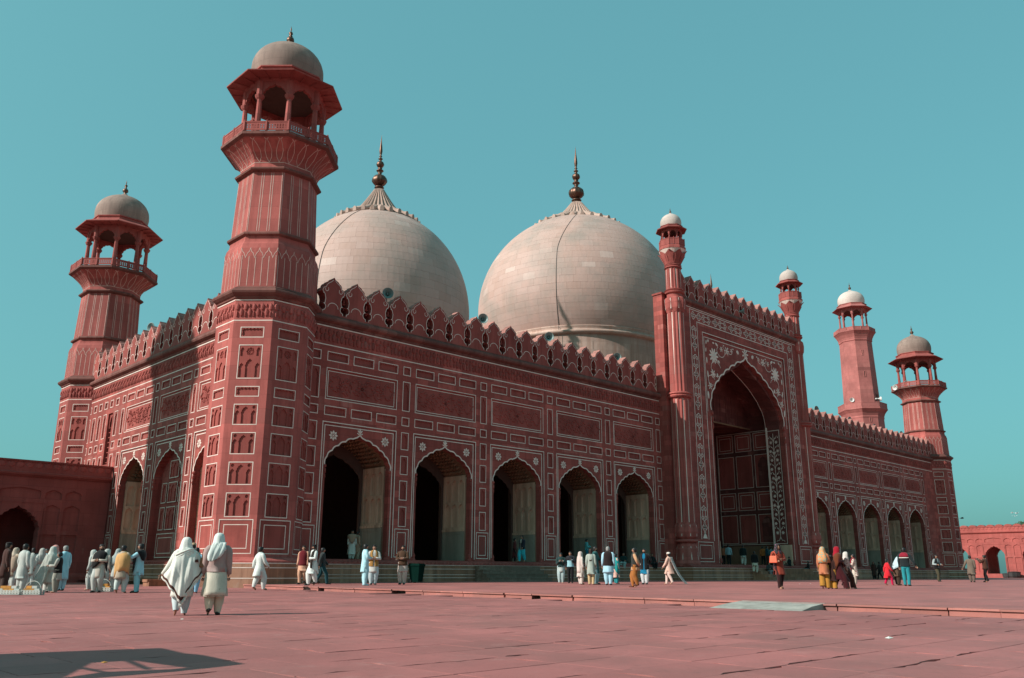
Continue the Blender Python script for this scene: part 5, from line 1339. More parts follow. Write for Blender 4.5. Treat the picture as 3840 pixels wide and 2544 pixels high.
for (a, b, c, d_) in ((480, 2478, 560, 2512), (330, 2512, 700, 2500), (280, 2500, 400, 2524)):
    mb = MB(); mb.tube([caster(a, b, HA - 0.05) - o0, caster(c, d_, HA - 0.05) - o0], 0.025, 6); mb.build('strut', M_IRON, t)
for a, b in ((-1200, 2560), (0, 2460)):
    c = caster(a, b, HA) - o0; mb = MB(); mb.tube([c, (c.x, c.y, -0.1)], 0.03, 6); mb.build('pole', M_IRON, t)

# litter on the paving and birds
M_PAPER = plain('paper_scrap', (0.7, 0.68, 0.62), 0.7, 0.2)
for k, (px, py, lab) in enumerate(((3333, 2394, 'largest white paper scrap on the near paving at right'), (2998, 2191, 'white scrap on the terrace right of the woman with the bag'), (3040, 2189, 'second white scrap on the terrace right of the bag woman'), (1218, 2213, 'small blue-white scrap below the kerb near the white-clad men'), (684, 2323, 'small pale pebble in front of the two veiled women'), (392, 2485, 'crumpled yellow scrap inside the awning shadow'))):
    off = KERB if 2185 < py < 2195 else 0.0
    p = ground(px, py, off + 0.004); mb = MB(); s = 0.035 if k else 0.07
    mb.add([(-s, -s * 0.5, 0), (s, -s * 0.6, 0.004), (s * 0.9, s * 0.6, 0.0), (-s * 0.8, s * 0.5, 0.004), (0, 0, s * 0.35)], [(0, 1, 4), (1, 2, 4), (2, 3, 4), (3, 0, 4)])
    tag(mb.build('litter', M_PAPER if k != 5 else M_ORG, None, p, k * 0.7), lab, 'litter', 'litter on the paving')
def bird(p, s, m, lab, rz):
    t = empty('bird', p, rz); t.scale = (s, s, s); tag(t, lab, 'bird', 'birds in the sky at right')
    b = MB(); b.tube([(0, -0.22, 0), (0, -0.16, 0.02), (0, 0, 0.03), (0, 0.14, 0.01), (0, 0.3, 0)], [0.012, 0.05, 0.075, 0.045, 0.02], 8); b.add([(0, 0.2, 0.01), (-0.09, 0.42, 0), (0.09, 0.42, 0), (0, 0.3, 0.02)], [(0, 1, 3), (0, 3, 2)]); b.build('body', m, t, smooth=True)
    for sx in (-1, 1):
        wv = MB(); wv.add([(sx * 0.04, -0.08, 0.03), (sx * 0.04, 0.1, 0.03), (sx * 0.3, -0.12, 0.16), (sx * 0.32, 0.06, 0.15), (sx * 0.62, 0.05, 0.12), (sx * 0.04, 0, 0.05), (sx * 0.31, -0.03, 0.175)], [(0, 2, 6, 5), (5, 6, 3, 1), (2, 4, 6), (6, 4, 3)]); wv.build('wing', m, t)
M_BW = plain('white_feathers', (0.75, 0.74, 0.72), 0.7, 0.2); M_BD = plain('dark_feathers', (0.06, 0.055, 0.05), 0.7, 0.2)
for px, py, m, s, lab, rz in ((3608, 1945, M_BD, 0.9, 'dark bird gliding just right of the end minaret', 0.6), (3796, 1924, M_BW, 0.6, 'upper left white bird of three above the right arcade', 0.2), (3812, 1926, M_BW, 0.7, 'rightmost white bird of three above the right arcade', 1.1), (3806, 1937, M_BW, 0.65, 'lowest white bird of three above the right arcade', 2.0)):
    bird(CAM + ray(px, py) * 105, s, m, lab, rz)
# tree that just shows above the right arcade at the frame edge
M_LEAF = plain('dark_leaves', (0.05, 0.085, 0.04), 0.7, 0.2, 0.3); M_BARK = plain('bark', (0.12, 0.08, 0.06), 0.9, 0.1)
p = on_plane(3868, 2140, 0, 98); p.z = 0.3; t = empty('tree', p); tag(t, 'dark green tree just showing above the right arcade at the frame edge', 'tree')
mb = MB(); mb.tube([(0, 0, -0.3), (0.1, 0, 2.5), (0.0, 0.2, 5), (0.3, 0.1, 7.5)], [0.3, 0.24, 0.17, 0.06], 8)
for a in range(6): mb.tube([(0, 0.1, 4 + a * 0.5), (1.6 * math.cos(a * 1.1), 1.6 * math.sin(a * 1.1), 6 + a * 0.5)], [0.09, 0.03], 6)
mb.build('trunk', M_BARK, t)
lf = MB(); rl = random.Random(5)
for _ in range(2600):
    v = Vector((rl.gauss(0, 1), rl.gauss(0, 1), rl.gauss(0, 1))).normalized() * rl.uniform(0.55, 1) ** 0.5
    c = Vector((v.x * 2.6, v.y * 2.6, 7.2 + v.z * 2.3)); a = Vector((rl.gauss(0, 1), rl.gauss(0, 1), rl.gauss(0, 1))).normalized(); b = a.orthogonal().normalized()
    lf.add([c - a * 0.16, c + b * 0.07, c + a * 0.16, c - b * 0.07], [(0, 1, 2, 3)])
lf.build('crown', M_LEAF, t)
# ------------------------------------------------------------------ people
_cm = {}
def cloth(c, pat=None):
    key = (c, pat)
    if key in _cm: return _cm[key]
    m, t, b = mat_new('cloth_%d' % len(_cm))
    co = N(t, 'ShaderNodeTexCoord').outputs['Object']
    n = noise(t, co, 7.0, 5, 0.6, (1, 1, 0.35))
    base = mixc(t, tuple(x * 0.86 for x in c), tuple(min(1, x * 1.08) for x in c), ramp(t, n, ((0.35, 0.0), (0.65, 1.0))))
    if pat:
        v = N(t, 'ShaderNodeTexVoronoi', i_Scale=16.0); t.links.new(co, v.inputs['Vector'])
        base = mixc(t, base, pat, ramp(t, v.outputs['Distance'], ((0.32, 1.0), (0.42, 0.0))))
    t.links.new(base, b.inputs['Base Color']); b.inputs['Roughness'].default_value = 0.9; b.inputs['Specular IOR Level'].default_value = 0.12
    b.inputs['Sheen Weight'].default_value = 0.15
    bp = N(t, 'ShaderNodeBump', i_Strength=0.35, i_Distance=0.02); t.links.new(noise(t, co, 11.0, 3, 0.5, (1, 1, 0.3)), bp.inputs['Height']); t.links.new(bp.outputs[0], b.inputs['Normal'])
    _cm[key] = m; return m
def gauze(c):
    key = (c, 'gauze')
    if key in _cm: return _cm[key]
    m, t, b = mat_new('gauze_%d' % len(_cm)); b.inputs['Base Color'].default_value = (*c, 1); b.inputs['Alpha'].default_value = 0.55; b.inputs['Roughness'].default_value = 0.9
    _cm[key] = m; return m
M_SKIN = plain('skin', (0.33, 0.165, 0.11), 0.55, 0.35, 0.08, 6.0); M_HAIR = plain('black_hair', (0.012, 0.010, 0.010), 0.5, 0.4)
M_GREY = plain('grey_hair', (0.25, 0.24, 0.23), 0.6, 0.3); M_LIP = plain('lips', (0.26, 0.09, 0.075), 0.5, 0.3); M_SHOE = plain('dark_leather', (0.025, 0.018, 0.015), 0.5, 0.4)
M_FOOT = M_SKIN
ARMS = {'down': ((0.045, -0.015, -0.285), (0.06, 0.05, -0.53)), 'swf': ((0.05, 0.09, -0.265), (0.04, 0.26, -0.46)), 'swb': ((0.06, -0.11, -0.265), (0.08, -0.13, -0.52)),
        'cross': ((0.07, 0.07, -0.265), (-0.13, 0.22, -0.25)), 'back': ((0.10, -0.11, -0.25), (-0.08, -0.17, -0.43)), 'fwd': ((0.05, 0.08, -0.265), (0.0, 0.31, -0.25)),
        'phone': ((0.05, 0.07, -0.27), (-0.09, 0.25, -0.15)), 'up': ((0.17, 0.12, -0.05), (0.04, 0.2, 0.16)), 'reach': ((0.05, 0.23, -0.16), (0.0, 0.48, -0.14)),
        'cam': ((0.10, 0.17, -0.14), (-0.07, 0.36, 0.04)), 'hip': ((0.16, -0.06, -0.24), (0.06, 0.10, -0.40)), 'out': ((0.13, -0.02, -0.26), (0.26, 0.0, -0.48)), 'bagr': ((0.09, -0.03, -0.27), (0.03, 0.2, -0.30))}
def loft(mb, rings, n=20, m=0, folds=None, skip=None, cap=False):
    """rings: (centre, rx, ry); folds(ring index, angle) scales the radius"""
    o = len(mb.v)
    for i, (c, rx, ry) in enumerate(rings):
        for j in range(n):
            a = 2 * math.pi * j / n; k = folds(i, a) if folds else 1.0
            mb.v.append((c[0] + rx * k * math.cos(a), c[1] + ry * k * math.sin(a), c[2]))
    for i in range(len(rings) - 1):
        for j in range(n):
            if skip and skip(i, (j + 0.5) * 2 * math.pi / n): continue
            mb.f.append((o + i * n + j, o + i * n + (j + 1) % n, o + (i + 1) * n + (j + 1) % n, o + (i + 1) * n + j)); mb.m.append(m)
    if cap: mb.f.append(tuple(o + (len(rings) - 1) * n + j for j in range(n))); mb.m.append(m)
def solid(o, t=0.008):
    s = o.modifiers.new('cloth_thickness', 'SOLIDIFY'); s.thickness = t; s.offset = 0
    return o
em = MB(); em.lathe([(0.001, -0.009), (0.008, -0.006), (0.011, 0), (0.008, 0.006), (0.001, 0.009)], 8); ME_EYE = em.mesh('eye', M_HAIR, True)
lm = MB(); lm.blob(0, 0, 0, 0.024, 0.007, 0.008, 0, 0, 8); lm.xf(Matrix.Rotation(math.pi, 4, 'Z')); ME_LIP = lm.mesh('mouth', M_LIP)
PH = []
def person(px, fy, hy, where, face, label, arms=('down', 'down'), stride=0.0, lean=0.0, turn=0.0, nod=0.0, female=False, tunic=None, hem=0.52, sleeves=True, tsleeve=None, pants=(0.5, 0.5, 0.48), style='shalwar',
           vest=None, vhem=0.82, vsleeve=False, vopen=True, wrap=None, wraphem=0.85, scarf=None, slen=1.05, hair=M_HAIR, longhair=False, beard=False, cap=None, shoes=None, sit=False, h=None, depth=None, z=None, group=None, pat=None, wide=1.0, stole=None, spat=None):
    if where == 'plat': p = on_plane(px, fy, 1, depth); p.z = 1.705 if z is None else z
    else: p = ground(px, fy, KERB if where == 'terr' else 0.0)
    if h is None:
        d = ray(px, hy); hv = Vector((d.x, d.y)); t_ = (Vector((p.x, p.y)) - CAM.xy).dot(hv) / hv.dot(hv); h = CAM.z + t_ * d.z - p.z
        PH.append((label[:40], round(h, 2), round(p.x, 1), round(p.y, 1)))
        h = max(1.5 if female else 1.58, min(1.84, h))
    d = ray(px, fy); az = math.atan2(d.y, d.x) - R(face)
    T = empty('person', p, az - math.pi / 2); s = h / 1.72; T.scale = (s, s, s)
    tag(T, label, 'person', group or 'visitors in the courtyard')
    # joints
    dz = 0.0
    if sit: dz = -0.47
    Rl = Matrix.Rotation(-lean, 3, 'X'); P = Vector((0, 0, 0.93 + dz - abs(stride) * 0.06))
    tz = lambda zz, y=0.0, x=0.0: P + Rl @ Vector((x, y, zz - 0.93))
    sw = (0.165 if female else 0.185) * wide
    Rh = Matrix.Rotation(R(turn), 3, 'Z') @ Matrix.Rotation(-R(nod), 3, 'X')
    neck = tz(1.445); hc = neck + Rl @ Vector((0, 0.012, 0.135))
    hd = lambda x, y, zz: hc + Rh @ Vector((x, y, zz))
    legs = []
    for sx in (-1, 1):
        hip = P + Vector((sx * 0.085, 0, -0.03))
        if sit: k, a = Vector((sx * 0.12, 0.42, P.z - 0.0)), Vector((sx * 0.11, 0.40, 0.08))
        else:
            st = stride * sx
            a = Vector((sx * 0.085, st * 0.5, 0.075 + (0.07 if st < -0.1 else 0.0))); k = (hip + a) / 2 + Vector((sx * 0.015, 0.035 + (0.05 if st else 0), 0.0))
        f = Vector((0, 1, 0)) if not (stride * sx < -0.1) else Vector((0, 0.88, -0.47))
        legs.append((hip, k, a, a + f * 0.10 + Vector((sx * 0.012, 0, -0.04)), a + f * 0.17 + Vector((sx * 0.02, 0, -0.05))))
    AR = []
    for sx, nm in zip((-1, 1), arms):
        e, w_ = ARMS[nm]; sh = tz(1.375, 0, sx * sw)
        AR.append((sh, sh + Rl @ Vector((e[0] * sx, e[1], e[2])), sh + Rl @ Vector((w_[0] * sx, w_[1], w_[2]))))
    # body: one skinned figure
    V = []; E = []; RD_ = []; ROOT = []
    def v(p_, rx, ry=None): V.append(tuple(p_)); RD_.append((rx, rx if ry is None else ry)); return len(V) - 1
    pe = v(P, 0.135, 0.105); ROOT.append(pe); be = v(tz(1.10), 0.125, 0.095); ch = v(tz(1.28), 0.14, 0.10); nb = v(tz(1.43), 0.06, 0.055); nk = v(neck + Vector((0, 0, 0.03)), 0.05)
    h1 = v(hd(0, 0.028, -0.055), 0.06, 0.065); h2 = v(hd(0, 0.0, 0.02), 0.076, 0.094); h3 = v(hd(0, -0.01, 0.085), 0.06, 0.07)
    no = v(hd(0, 0.112, -0.012), 0.013); E += [(pe, be), (be, ch), (ch, nb), (nb, nk), (nk, h1), (h1, h2), (h2, h3), (h2, no)]
    for sx in (-1, 1): er = v(hd(sx * 0.088, -0.005, 0.005), 0.012, 0.02); E.append((h2, er))
    for (sh, e, w_) in AR:
        a = v(sh, 0.055); b = v((sh + e) / 2, 0.045); c = v(e, 0.038); d2 = v((e * 0.4 + w_ * 0.6), 0.034); g = v(w_, 0.026, 0.022)
        dr = (w_ - e).normalized(); pm2 = v(w_ + dr * 0.055, 0.036, 0.016); E += [(ch, a), (a, b), (b, c), (c, d2), (d2, g), (g, pm2)]
        sd = dr.cross(Vector((0, 1, 0.2))).normalized(); nn = sd.cross(dr)
        if nn.z > 0: nn = -nn
        for q, (off, ln) in enumerate(((-0.027, 0.062), (-0.009, 0.074), (0.010, 0.07), (0.027, 0.055))):
            r0 = w_ + dr * 0.07 + sd * off; i0 = v(r0, 0.010); i1 = v(r0 + dr * ln * 0.55 + nn * 0.008, 0.009); i2 = v(r0 + dr * ln + nn * 0.028, 0.007); ROOT.append(i0); E += [(i0, i1), (i1, i2)]
        r0 = w_ + dr * 0.025 + sd * -0.02; i0 = v(r0, 0.012); i1 = v(r0 + dr * 0.03 - sd * 0.03 + nn * 0.01, 0.010); i2 = v(r0 + dr * 0.062 - sd * 0.038 + nn * 0.022, 0.008); ROOT.append(i0); E += [(i0, i1), (i1, i2)]
    for (hip, k, a, b1, b2) in legs:
        i = v(hip, 0.085); j = v((hip + k) / 2, 0.07); kk = v(k, 0.055); cf = v(k * 0.62 + a * 0.38 + Vector((0, -0.02, 0)), 0.052); an = v(a, 0.036); f1 = v(b1, 0.045, 0.03); f2 = v(b2, 0.04, 0.02); E += [(pe, i), (i, j), (j, kk), (kk, cf), (cf, an), (an, f1), (f1, f2)]
    me = bpy.data.meshes.new('body'); me.from_pydata(V, E, []); me.materials.append(M_SKIN)
    o = link('body', me, T); sk = o.modifiers.new('skin', 'SKIN'); sk.use_smooth_shade = True
    dat = me.skin_vertices[0].data
    for i, r_ in enumerate(RD_): dat[i].radius = r_; dat[i].use_root = i in ROOT
    sb_ = o.modifiers.new('sub', 'SUBSURF'); sb_.levels = 1; sb_.render_levels = 1
    # face
    if 60 < (face + 0) % 360 < 300 or abs(turn) > 40:
        for sx in (-1, 1): link('eye', ME_EYE, T, hd(sx * 0.031, 0.084, 0.022))
        q = link('mouth', ME_LIP, T, hd(0, 0.092, -0.058)); q.rotation_euler = (0, 0, R(turn))
    # hair
    rnd = random.Random(int(px * 7 + fy)); Hh = 1.0
    if hair and not scarf:
        hb = MB(); rr = []
        for zz, rx, ry, y in ((0.118, 0.012, 0.014, -0.014), (0.112, 0.045, 0.052, -0.014), (0.092, 0.072, 0.085, -0.012), (0.06, 0.086, 0.102, -0.008), (0.02, 0.09, 0.106, -0.008), (-0.03, 0.088, 0.10, -0.012), (-0.07, 0.075, 0.08, -0.025)):
            rr.append(((0, y, zz), rx * 1.02, ry * 1.02))
        if longhair: rr += [((0, -0.055, -0.13), 0.085, 0.06), ((0, -0.09, -0.25), 0.10, 0.05), ((0, -0.105, -0.42), 0.105, 0.045), ((0, -0.11, -0.55), 0.06, 0.03)]
        loft(hb, rr, 18, 0, lambda i, a: 1 + 0.03 * math.sin(7 * a + i), lambda i, a: (i >= 3 and abs(a - math.pi / 2) < (0.85 if i == 3 else 1.15 if i < 6 else 1.3)))
        hb.xf(Matrix.Translation(hc) @ Rh.to_4x4()); hb.build('hair', hair, T, smooth=True)
    if beard:
        bb = MB(); loft(bb, [((0, 0.03, -0.03), 0.08, 0.072), ((0, 0.034, -0.06), 0.07, 0.074), ((0, 0.04, -0.095), 0.052, 0.06), ((0, 0.045, -0.13), 0.02, 0.025)], 16, 0, None, lambda i, a: not (0.25 < a < math.pi - 0.25) or (i == 0 and abs(a - math.pi / 2) < 0.5), True)
        bb.xf(Matrix.Translation(hc) @ Rh.to_4x4()); bb.build('beard', hair or M_HAIR, T, smooth=True)
    if cap:
        kb = MB(); loft(kb, [((0, -0.005, 0.035), 0.094, 0.108), ((0, -0.008, 0.085), 0.09, 0.102), ((0, -0.008, 0.115), 0.075, 0.085), ((0, -0.008, 0.125), 0.01, 0.012)], 18, 0, None, None, True)
        kb.xf(Matrix.Translation(hc) @ Rh.to_4x4()); kb.build('cap', cloth(cap), T, smooth=True)
    ph = rnd.random() * 6.28
    # trousers
    R3 = {'shalwar': (0.125, 0.13, 0.105, 0.062), 'pants': (0.098, 0.092, 0.075, 0.066), 'wide': (0.12, 0.12, 0.12, 0.125)}[style]
    tb = MB()
    for (hip, k, a, b1, b2) in legs:
        pts = [hip + Vector((0, 0, 0.06)), hip * 0.7 + k * 0.3, k, k * 0.45 + a * 0.55, a + Vector((0, 0.01, -0.03))]
        rad = [R3[0], R3[0], R3[1] * 0.95, R3[2], R3[3]]
        sub = []; rs_ = []
        for i in range(4):
            for u in (0, 0.33, 0.67): sub.append(pts[i].lerp(pts[i + 1], u)); rs_.append((rad[i] + (rad[i + 1] - rad[i]) * u) * (1 + 0.05 * rnd.uniform(-1, 1)))
        sub.append(pts[4]); rs_.append(rad[4]); tb.tube(sub, rs_, 14, 0, False)
    loft(tb, [(tz(1.02), 0.14, 0.11), (tz(0.95), 0.155, 0.125), (P + Vector((0, 0, -0.06)), 0.16, 0.13), (P + Vector((0, 0, -0.16)), 0.12, 0.11)], 18)
    tb.build('trousers', cloth(pants), T, smooth=True)
    if shoes:
        for (hip, k, a, b1, b2) in legs:
            f_ = (b2 - a); f_ = Vector((f_.x, f_.y, 0)).normalized(); sbm = MB()
            sbm.tube([a - f_ * 0.06 + Vector((0, 0, -0.035)), a - f_ * 0.03 + Vector((0, 0, -0.025)), a + f_ * 0.05 + Vector((0, 0, -0.035)), a + f_ * 0.14 + Vector((0, 0, -0.045)), a + f_ * 0.2 + Vector((0, 0, -0.055))], [0.025, 0.046, 0.048, 0.046, 0.02], 10); sbm.build('shoe', shoes, T, smooth=True)
    def torso_rings(hz, ease, flare=1.0, fem=female):
        w_ = (0.9 if fem else 1.0) * wide
        base = [(1.475, 0.07, 0.065), (1.455, 0.09, 0.08), (1.43, 0.125, 0.095), (1.395, 0.165, 0.108), (1.34, 0.185, 0.12), (1.22, 0.178, 0.13), (1.10, 0.162, 0.122), (1.0, 0.172, 0.13), (0.9, 0.188, 0.14), (0.8, 0.195, 0.148), (0.7, 0.2, 0.155), (0.6, 0.208, 0.162), (0.5, 0.216, 0.168), (0.4, 0.225, 0.175), (0.3, 0.235, 0.18)]
        out = []
        for zz, rx, ry in base:
            if zz < hz: break
            out.append((zz, rx, ry))
        out.append((hz, out[-1][1] * 1.02, out[-1][2] * 1.02)); rr = []
        for zz, rx, ry in out:
            k = max(0, (0.95 - zz) / 0.5)
            c = tz(zz) if zz > 0.93 else P + Vector((0, 0, (zz - 0.93)))
            if sit and zz < 0.9: c = P + Vector((0, (0.9 - zz) * 1.0, -0.02)); ry += 0.05
            rr.append((c, (rx * w_ + ease) * (1 + (flare - 1) * k), (ry + ease) * (1 + (flare - 1) * k) + abs(stride) * 0.28 * k))
        return rr
    def foldf(rings, amp):
        n_ = len(rings)
        return lambda i, a: 1 + amp * (max(0, i - n_ * 0.45) / n_) * (math.sin(5 * a + ph + i * 0.1) + 0.6 * math.sin(9 * a + 2 * ph)) + 0.012 * math.sin(3 * a + i * 1.7 + ph)
    def sleeve(mb, arm, r0, r1, r2, frac=1.0):
        sh, e, w_ = arm; w2 = e.lerp(w_, frac); ins = Vector((-sh.x, 0, 0)).normalized(); pts = [sh + ins * 0.07 + Vector((0, 0, 0.028)), sh + ins * 0.03 + Vector((0, 0, 0.012)), sh.lerp(e, 0.12), sh.lerp(e, 0.35), sh.lerp(e, 0.65), e, e.lerp(w2, 0.5), w2]
        mb.tube(pts, [r0 * 0.55, r0 * 0.85, r0 * 0.97, r0, (r0 + r1) / 2, r1 * 1.05, (r1 + r2) / 2 * 0.97, r2], 12, 0, False)
    if tunic:
        ub = MB(); rr = torso_rings(hem, 0.008, 1.12 if female else 1.05); loft(ub, rr, 26, 0, foldf(rr, 0.12), lambda i, a: (not sit) and i > len(rr) - 4 and (abs(a) < 0.16 or abs(a - math.pi) < 0.16 or a > 6.12))
        if sleeves:
            for a in AR: sleeve(ub, a, 0.072 * wide, 0.06, 0.047)
        solid(ub.build('tunic', cloth(tunic, pat), T, smooth=True))
    if vest:
        vb = MB(); rr = torso_rings(vhem, 0.024, 1.0); loft(vb, rr, 26, 0, foldf(rr, 0.04), (lambda i, a: abs(a - math.pi / 2) < (0.32 if i < 5 else 0.14)) if vopen else None)
        if vsleeve:
            for a in AR: sleeve(vb, a, 0.08 * wide, 0.068, 0.056, 0.97)
        solid(vb.build('jacket' if vsleeve else 'waistcoat', cloth(vest, spat), T, smooth=True))
    if wrap:
        wb = MB(); n_ = 30; prof = [(0.0, 0.075, 0.075), (0.06, 0.13, 0.10), (0.13, 0.215, 0.135), (0.25, 0.265, 0.17), (0.5, 0.275, 0.2), (0.75, 0.265, 0.205), (1.0, 0.255, 0.2)]
        for (vv, rx, ry) in prof:
            for j in range(n_):
                a = 2 * math.pi * j / n_; hz = wraphem + 0.13 * math.sin(a * 2 + ph) + 0.06 * math.sin(3 * a); zz = 1.48 + (hz - 1.48) * vv
                k = 1 + 0.06 * vv * math.sin(6 * a + ph) + 0.04 * vv * math.sin(11 * a); c = tz(max(zz, 0.6))
                wb.v.append((c.x + rx * k * wide * math.cos(a), c.y + 0.01 + ry * k * math.sin(a), c.z if zz > 0.6 else zz))
        for i in range(len(prof) - 1):
            for j in range(n_): wb.f.append((i * n_ + j, i * n_ + (j + 1) % n_, (i + 1) * n_ + (j + 1) % n_, (i + 1) * n_ + j)); wb.m.append(0)
        solid(wb.build('shawl', cloth(wrap, spat), T, smooth=True), 0.012)
    if scarf:
        fb_ = MB(); n_ = 28
        prof = [(1.735, 0.012, 0.014, -0.01), (1.728, 0.05, 0.058, -0.01), (1.70, 0.084, 0.10, -0.008), (1.655, 0.104, 0.124, -0.006), (1.60, 0.114, 0.128, -0.008), (1.545, 0.122, 0.13, -0.014), (1.49, 0.137, 0.13, -0.02), (1.44, 0.16, 0.132, -0.022), (1.40, 0.182, 0.136, -0.02), (1.33, 0.205, 0.15, -0.018), (1.2, 0.215, 0.16, -0.02), (1.05, 0.205, 0.165, -0.02), (0.9, 0.2, 0.165, -0.02), (0.75, 0.205, 0.165, -0.02), (0.6, 0.21, 0.17, -0.02)]
        pr = [q for q in prof if q[0] >= slen]
        for i, (zz, rx, ry, yo) in enumerate(pr):
            for j in range(n_):
                a = 2 * math.pi * j / n_; k = 1 + (0.04 * math.sin(6 * a + ph + zz * 5) + 0.025 * math.sin(11 * a + i)) * (1.2 if zz < 1.55 else 0.55)
                x, y = rx * k * math.cos(a), yo + ry * k * math.sin(a)
                if zz > 1.47: q = hd(x, y, zz - 1.605)
                else: q = tz(zz, y, x * (0.92 if female else 1))
                fb_.v.append(tuple(q))
        for i in range(len(pr) - 1):
            for j in range(n_):
                a = (j + 0.5) * 2 * math.pi / n_; zz = (pr[i][0] + pr[i + 1][0]) / 2
                if 1.51 < zz < 1.69 and abs(a - math.pi / 2) < 0.78: continue
                if zz < 1.3 and abs(a - math.pi / 2) < 0.9: continue
                fb_.f.append((i * n_ + j, i * n_ + (j + 1) % n_, (i + 1) * n_ + (j + 1) % n_, (i + 1) * n_ + j)); fb_.m.append(0)
        solid(fb_.build('headscarf', cloth(scarf, spat), T, smooth=True))
    if stole:
        st = MB()
        for sx, zl in ((-1, 0.72), (1, 0.95)):
            W_ = []
            for (x, y, zz, ww) in ((0.02, -0.11, 1.40, 0.07), (0.09, -0.07, 1.47, 0.075), (0.115, 0.02, 1.475, 0.08), (0.115, 0.12, 1.38, 0.085), (0.11, 0.165, 1.2, 0.09), (0.105, 0.165, 1.0, 0.095), (0.1, 0.17, zl, 0.1)):
                W_ += [tz(zz, y, sx * (x - ww * 0.8)), tz(zz + 0.01, y + 0.025, sx * x), tz(zz - 0.01, y, sx * (x + ww * 0.8))]
            o_ = len(st.v); st.v += [tuple(q) for q in W_]
            for i in range(6):
                for j in range(2): st.f.append((o_ + i * 3 + j, o_ + i * 3 + j + 1, o_ + i * 3 + j + 4, o_ + i * 3 + j + 3)); st.m.append(0)
        solid(st.build('stole', cloth(stole), T, smooth=True), 0.014)
    T['_h'] = h
    del T['_h']
    return T, s, AR, hc, tz
WH = (0.62, 0.63, 0.60); GW = (0.44, 0.45, 0.42); LB_ = (0.33, 0.58, 0.66); CR = (0.60, 0.52, 0.42); BK = (0.012, 0.011, 0.012); TE = (0.02, 0.22, 0.24); BE = (0.42, 0.32, 0.24); PK = (0.62, 0.42, 0.38)
# group at the left
person(6, 2222, 2030, 'low', 80, 'man in dark brown with a dark hat, cut by the left frame edge', tunic=(0.06, 0.025, 0.02), pants=(0.05, 0.03, 0.025), cap=(0.015, 0.012, 0.012))
person(40, 2207, 2053, 'low', 70, 'woman in a beige brown shawl raising a hand to her head, far left', ('down', 'up'), female=True, tunic=BE, wrap=(0.34, 0.25, 0.19), scarf=(0.4, 0.33, 0.26), slen=1.3, pants=GW)
person(72, 2224, 2037, 'low', 55, 'black-haired man in grey white tunic behind the leftmost crate', tunic=GW, pants=GW, hem=0.5, shoes=M_SHOE)
person(107, 2201, 2053, 'low', 10, 'man in white with a black cloth over one shoulder, seen from behind', tunic=(0.5, 0.5, 0.46), pants=WH, stole=BK)
person(140, 2206, 2055, 'low', -30, 'woman in pale grey headscarf half hidden in the left group', female=True, tunic=GW, scarf=(0.38, 0.37, 0.34), pants=GW, hem=0.4)
person(157, 2204, 2056, 'low', 150, 'man in light blue shirt facing us inside the left group', tunic=LB_, pants=GW)
person(187, 2213, 2043, 'low', -40, 'person in a pink headscarf behind the tall veiled woman', female=True, tunic=GW, scarf=(0.55, 0.25, 0.22), pants=GW)
tv = person(178, 2222, 2048, 'low', 35, 'woman under a long trailing grey white veil behind the hooped crate', female=True, tunic=(0.5, 0.49, 0.44), scarf=(0.46, 0.48, 0.44), slen=0.75, pants=(0.55, 0.55, 0.5), style='wide', hem=0.35)
person(206, 2224, 2074, 'low', -75, 'boy in a black waistcoat with folded hands beside the veiled woman', ('fwd', 'fwd'), tunic=(0.38, 0.36, 0.32), vest=BK, pants=(0.25, 0.24, 0.2), h=1.48)
person(226, 2216, 2044, 'low', -35, 'grey-haired man in a long light blue tunic, right of the left group', tunic=LB_, hem=0.42, pants=LB_, hair=M_GREY, shoes=M_SHOE)
person(334, 2214, 2061, 'low', -60, 'woman in pale grey half hidden left of the black shawl man', female=True, tunic=GW, scarf=GW, pants=GW)
person(386, 2214, 2058, 'low', 60, 'person in pale headscarf half hidden right of the black shawl man', female=True, tunic=(0.5, 0.42, 0.36), scarf=GW, pants=GW)
person(362, 2223, 2038, 'low', -150, 'man with crossed arms in a black shawl over white tunic', ('cross', 'cross'), turn=40, tunic=(0.48, 0.42, 0.36), pants=GW, wrap=BK, wraphem=0.92, beard=True, shoes=M_SHOE, stride=0.1)
person(427, 2214, 2057, 'low', 20, 'person in grey headscarf half hidden behind the ochre shawl man', female=True, tunic=GW, scarf=(0.3, 0.34, 0.33), pants=GW)
person(446, 2225, 2041, 'low', 30, 'man wrapped in a big ochre yellow shawl, seen from behind', ('fwd', 'fwd'), turn=-20, tunic=BE, wrap=(0.55, 0.30, 0.12), wraphem=0.7, pants=(0.5, 0.55, 0.52), beard=True, stride=0.22)
person(511, 2224, 2036, 'low', -80, 'man in light blue with black shawl on his shoulders reaching out left', ('reach', 'down'), tunic=LB_, pants=(0.25, 0.52, 0.58), hem=0.6, style='pants', stole=BK, wrap=BK, wraphem=1.22, shoes=M_SHOE)
person(709, 2223, 2031, 'low', 10, 'man in a tan cap hidden behind the two veiled women', tunic=BE, pants=BE, cap=(0.45, 0.3, 0.18))
person(724, 2225, 2042, 'low', 10, 'dark-haired person in light blue between the two veiled women', tunic=(0.28, 0.5, 0.62), pants=(0.25, 0.45, 0.6), h=1.66)
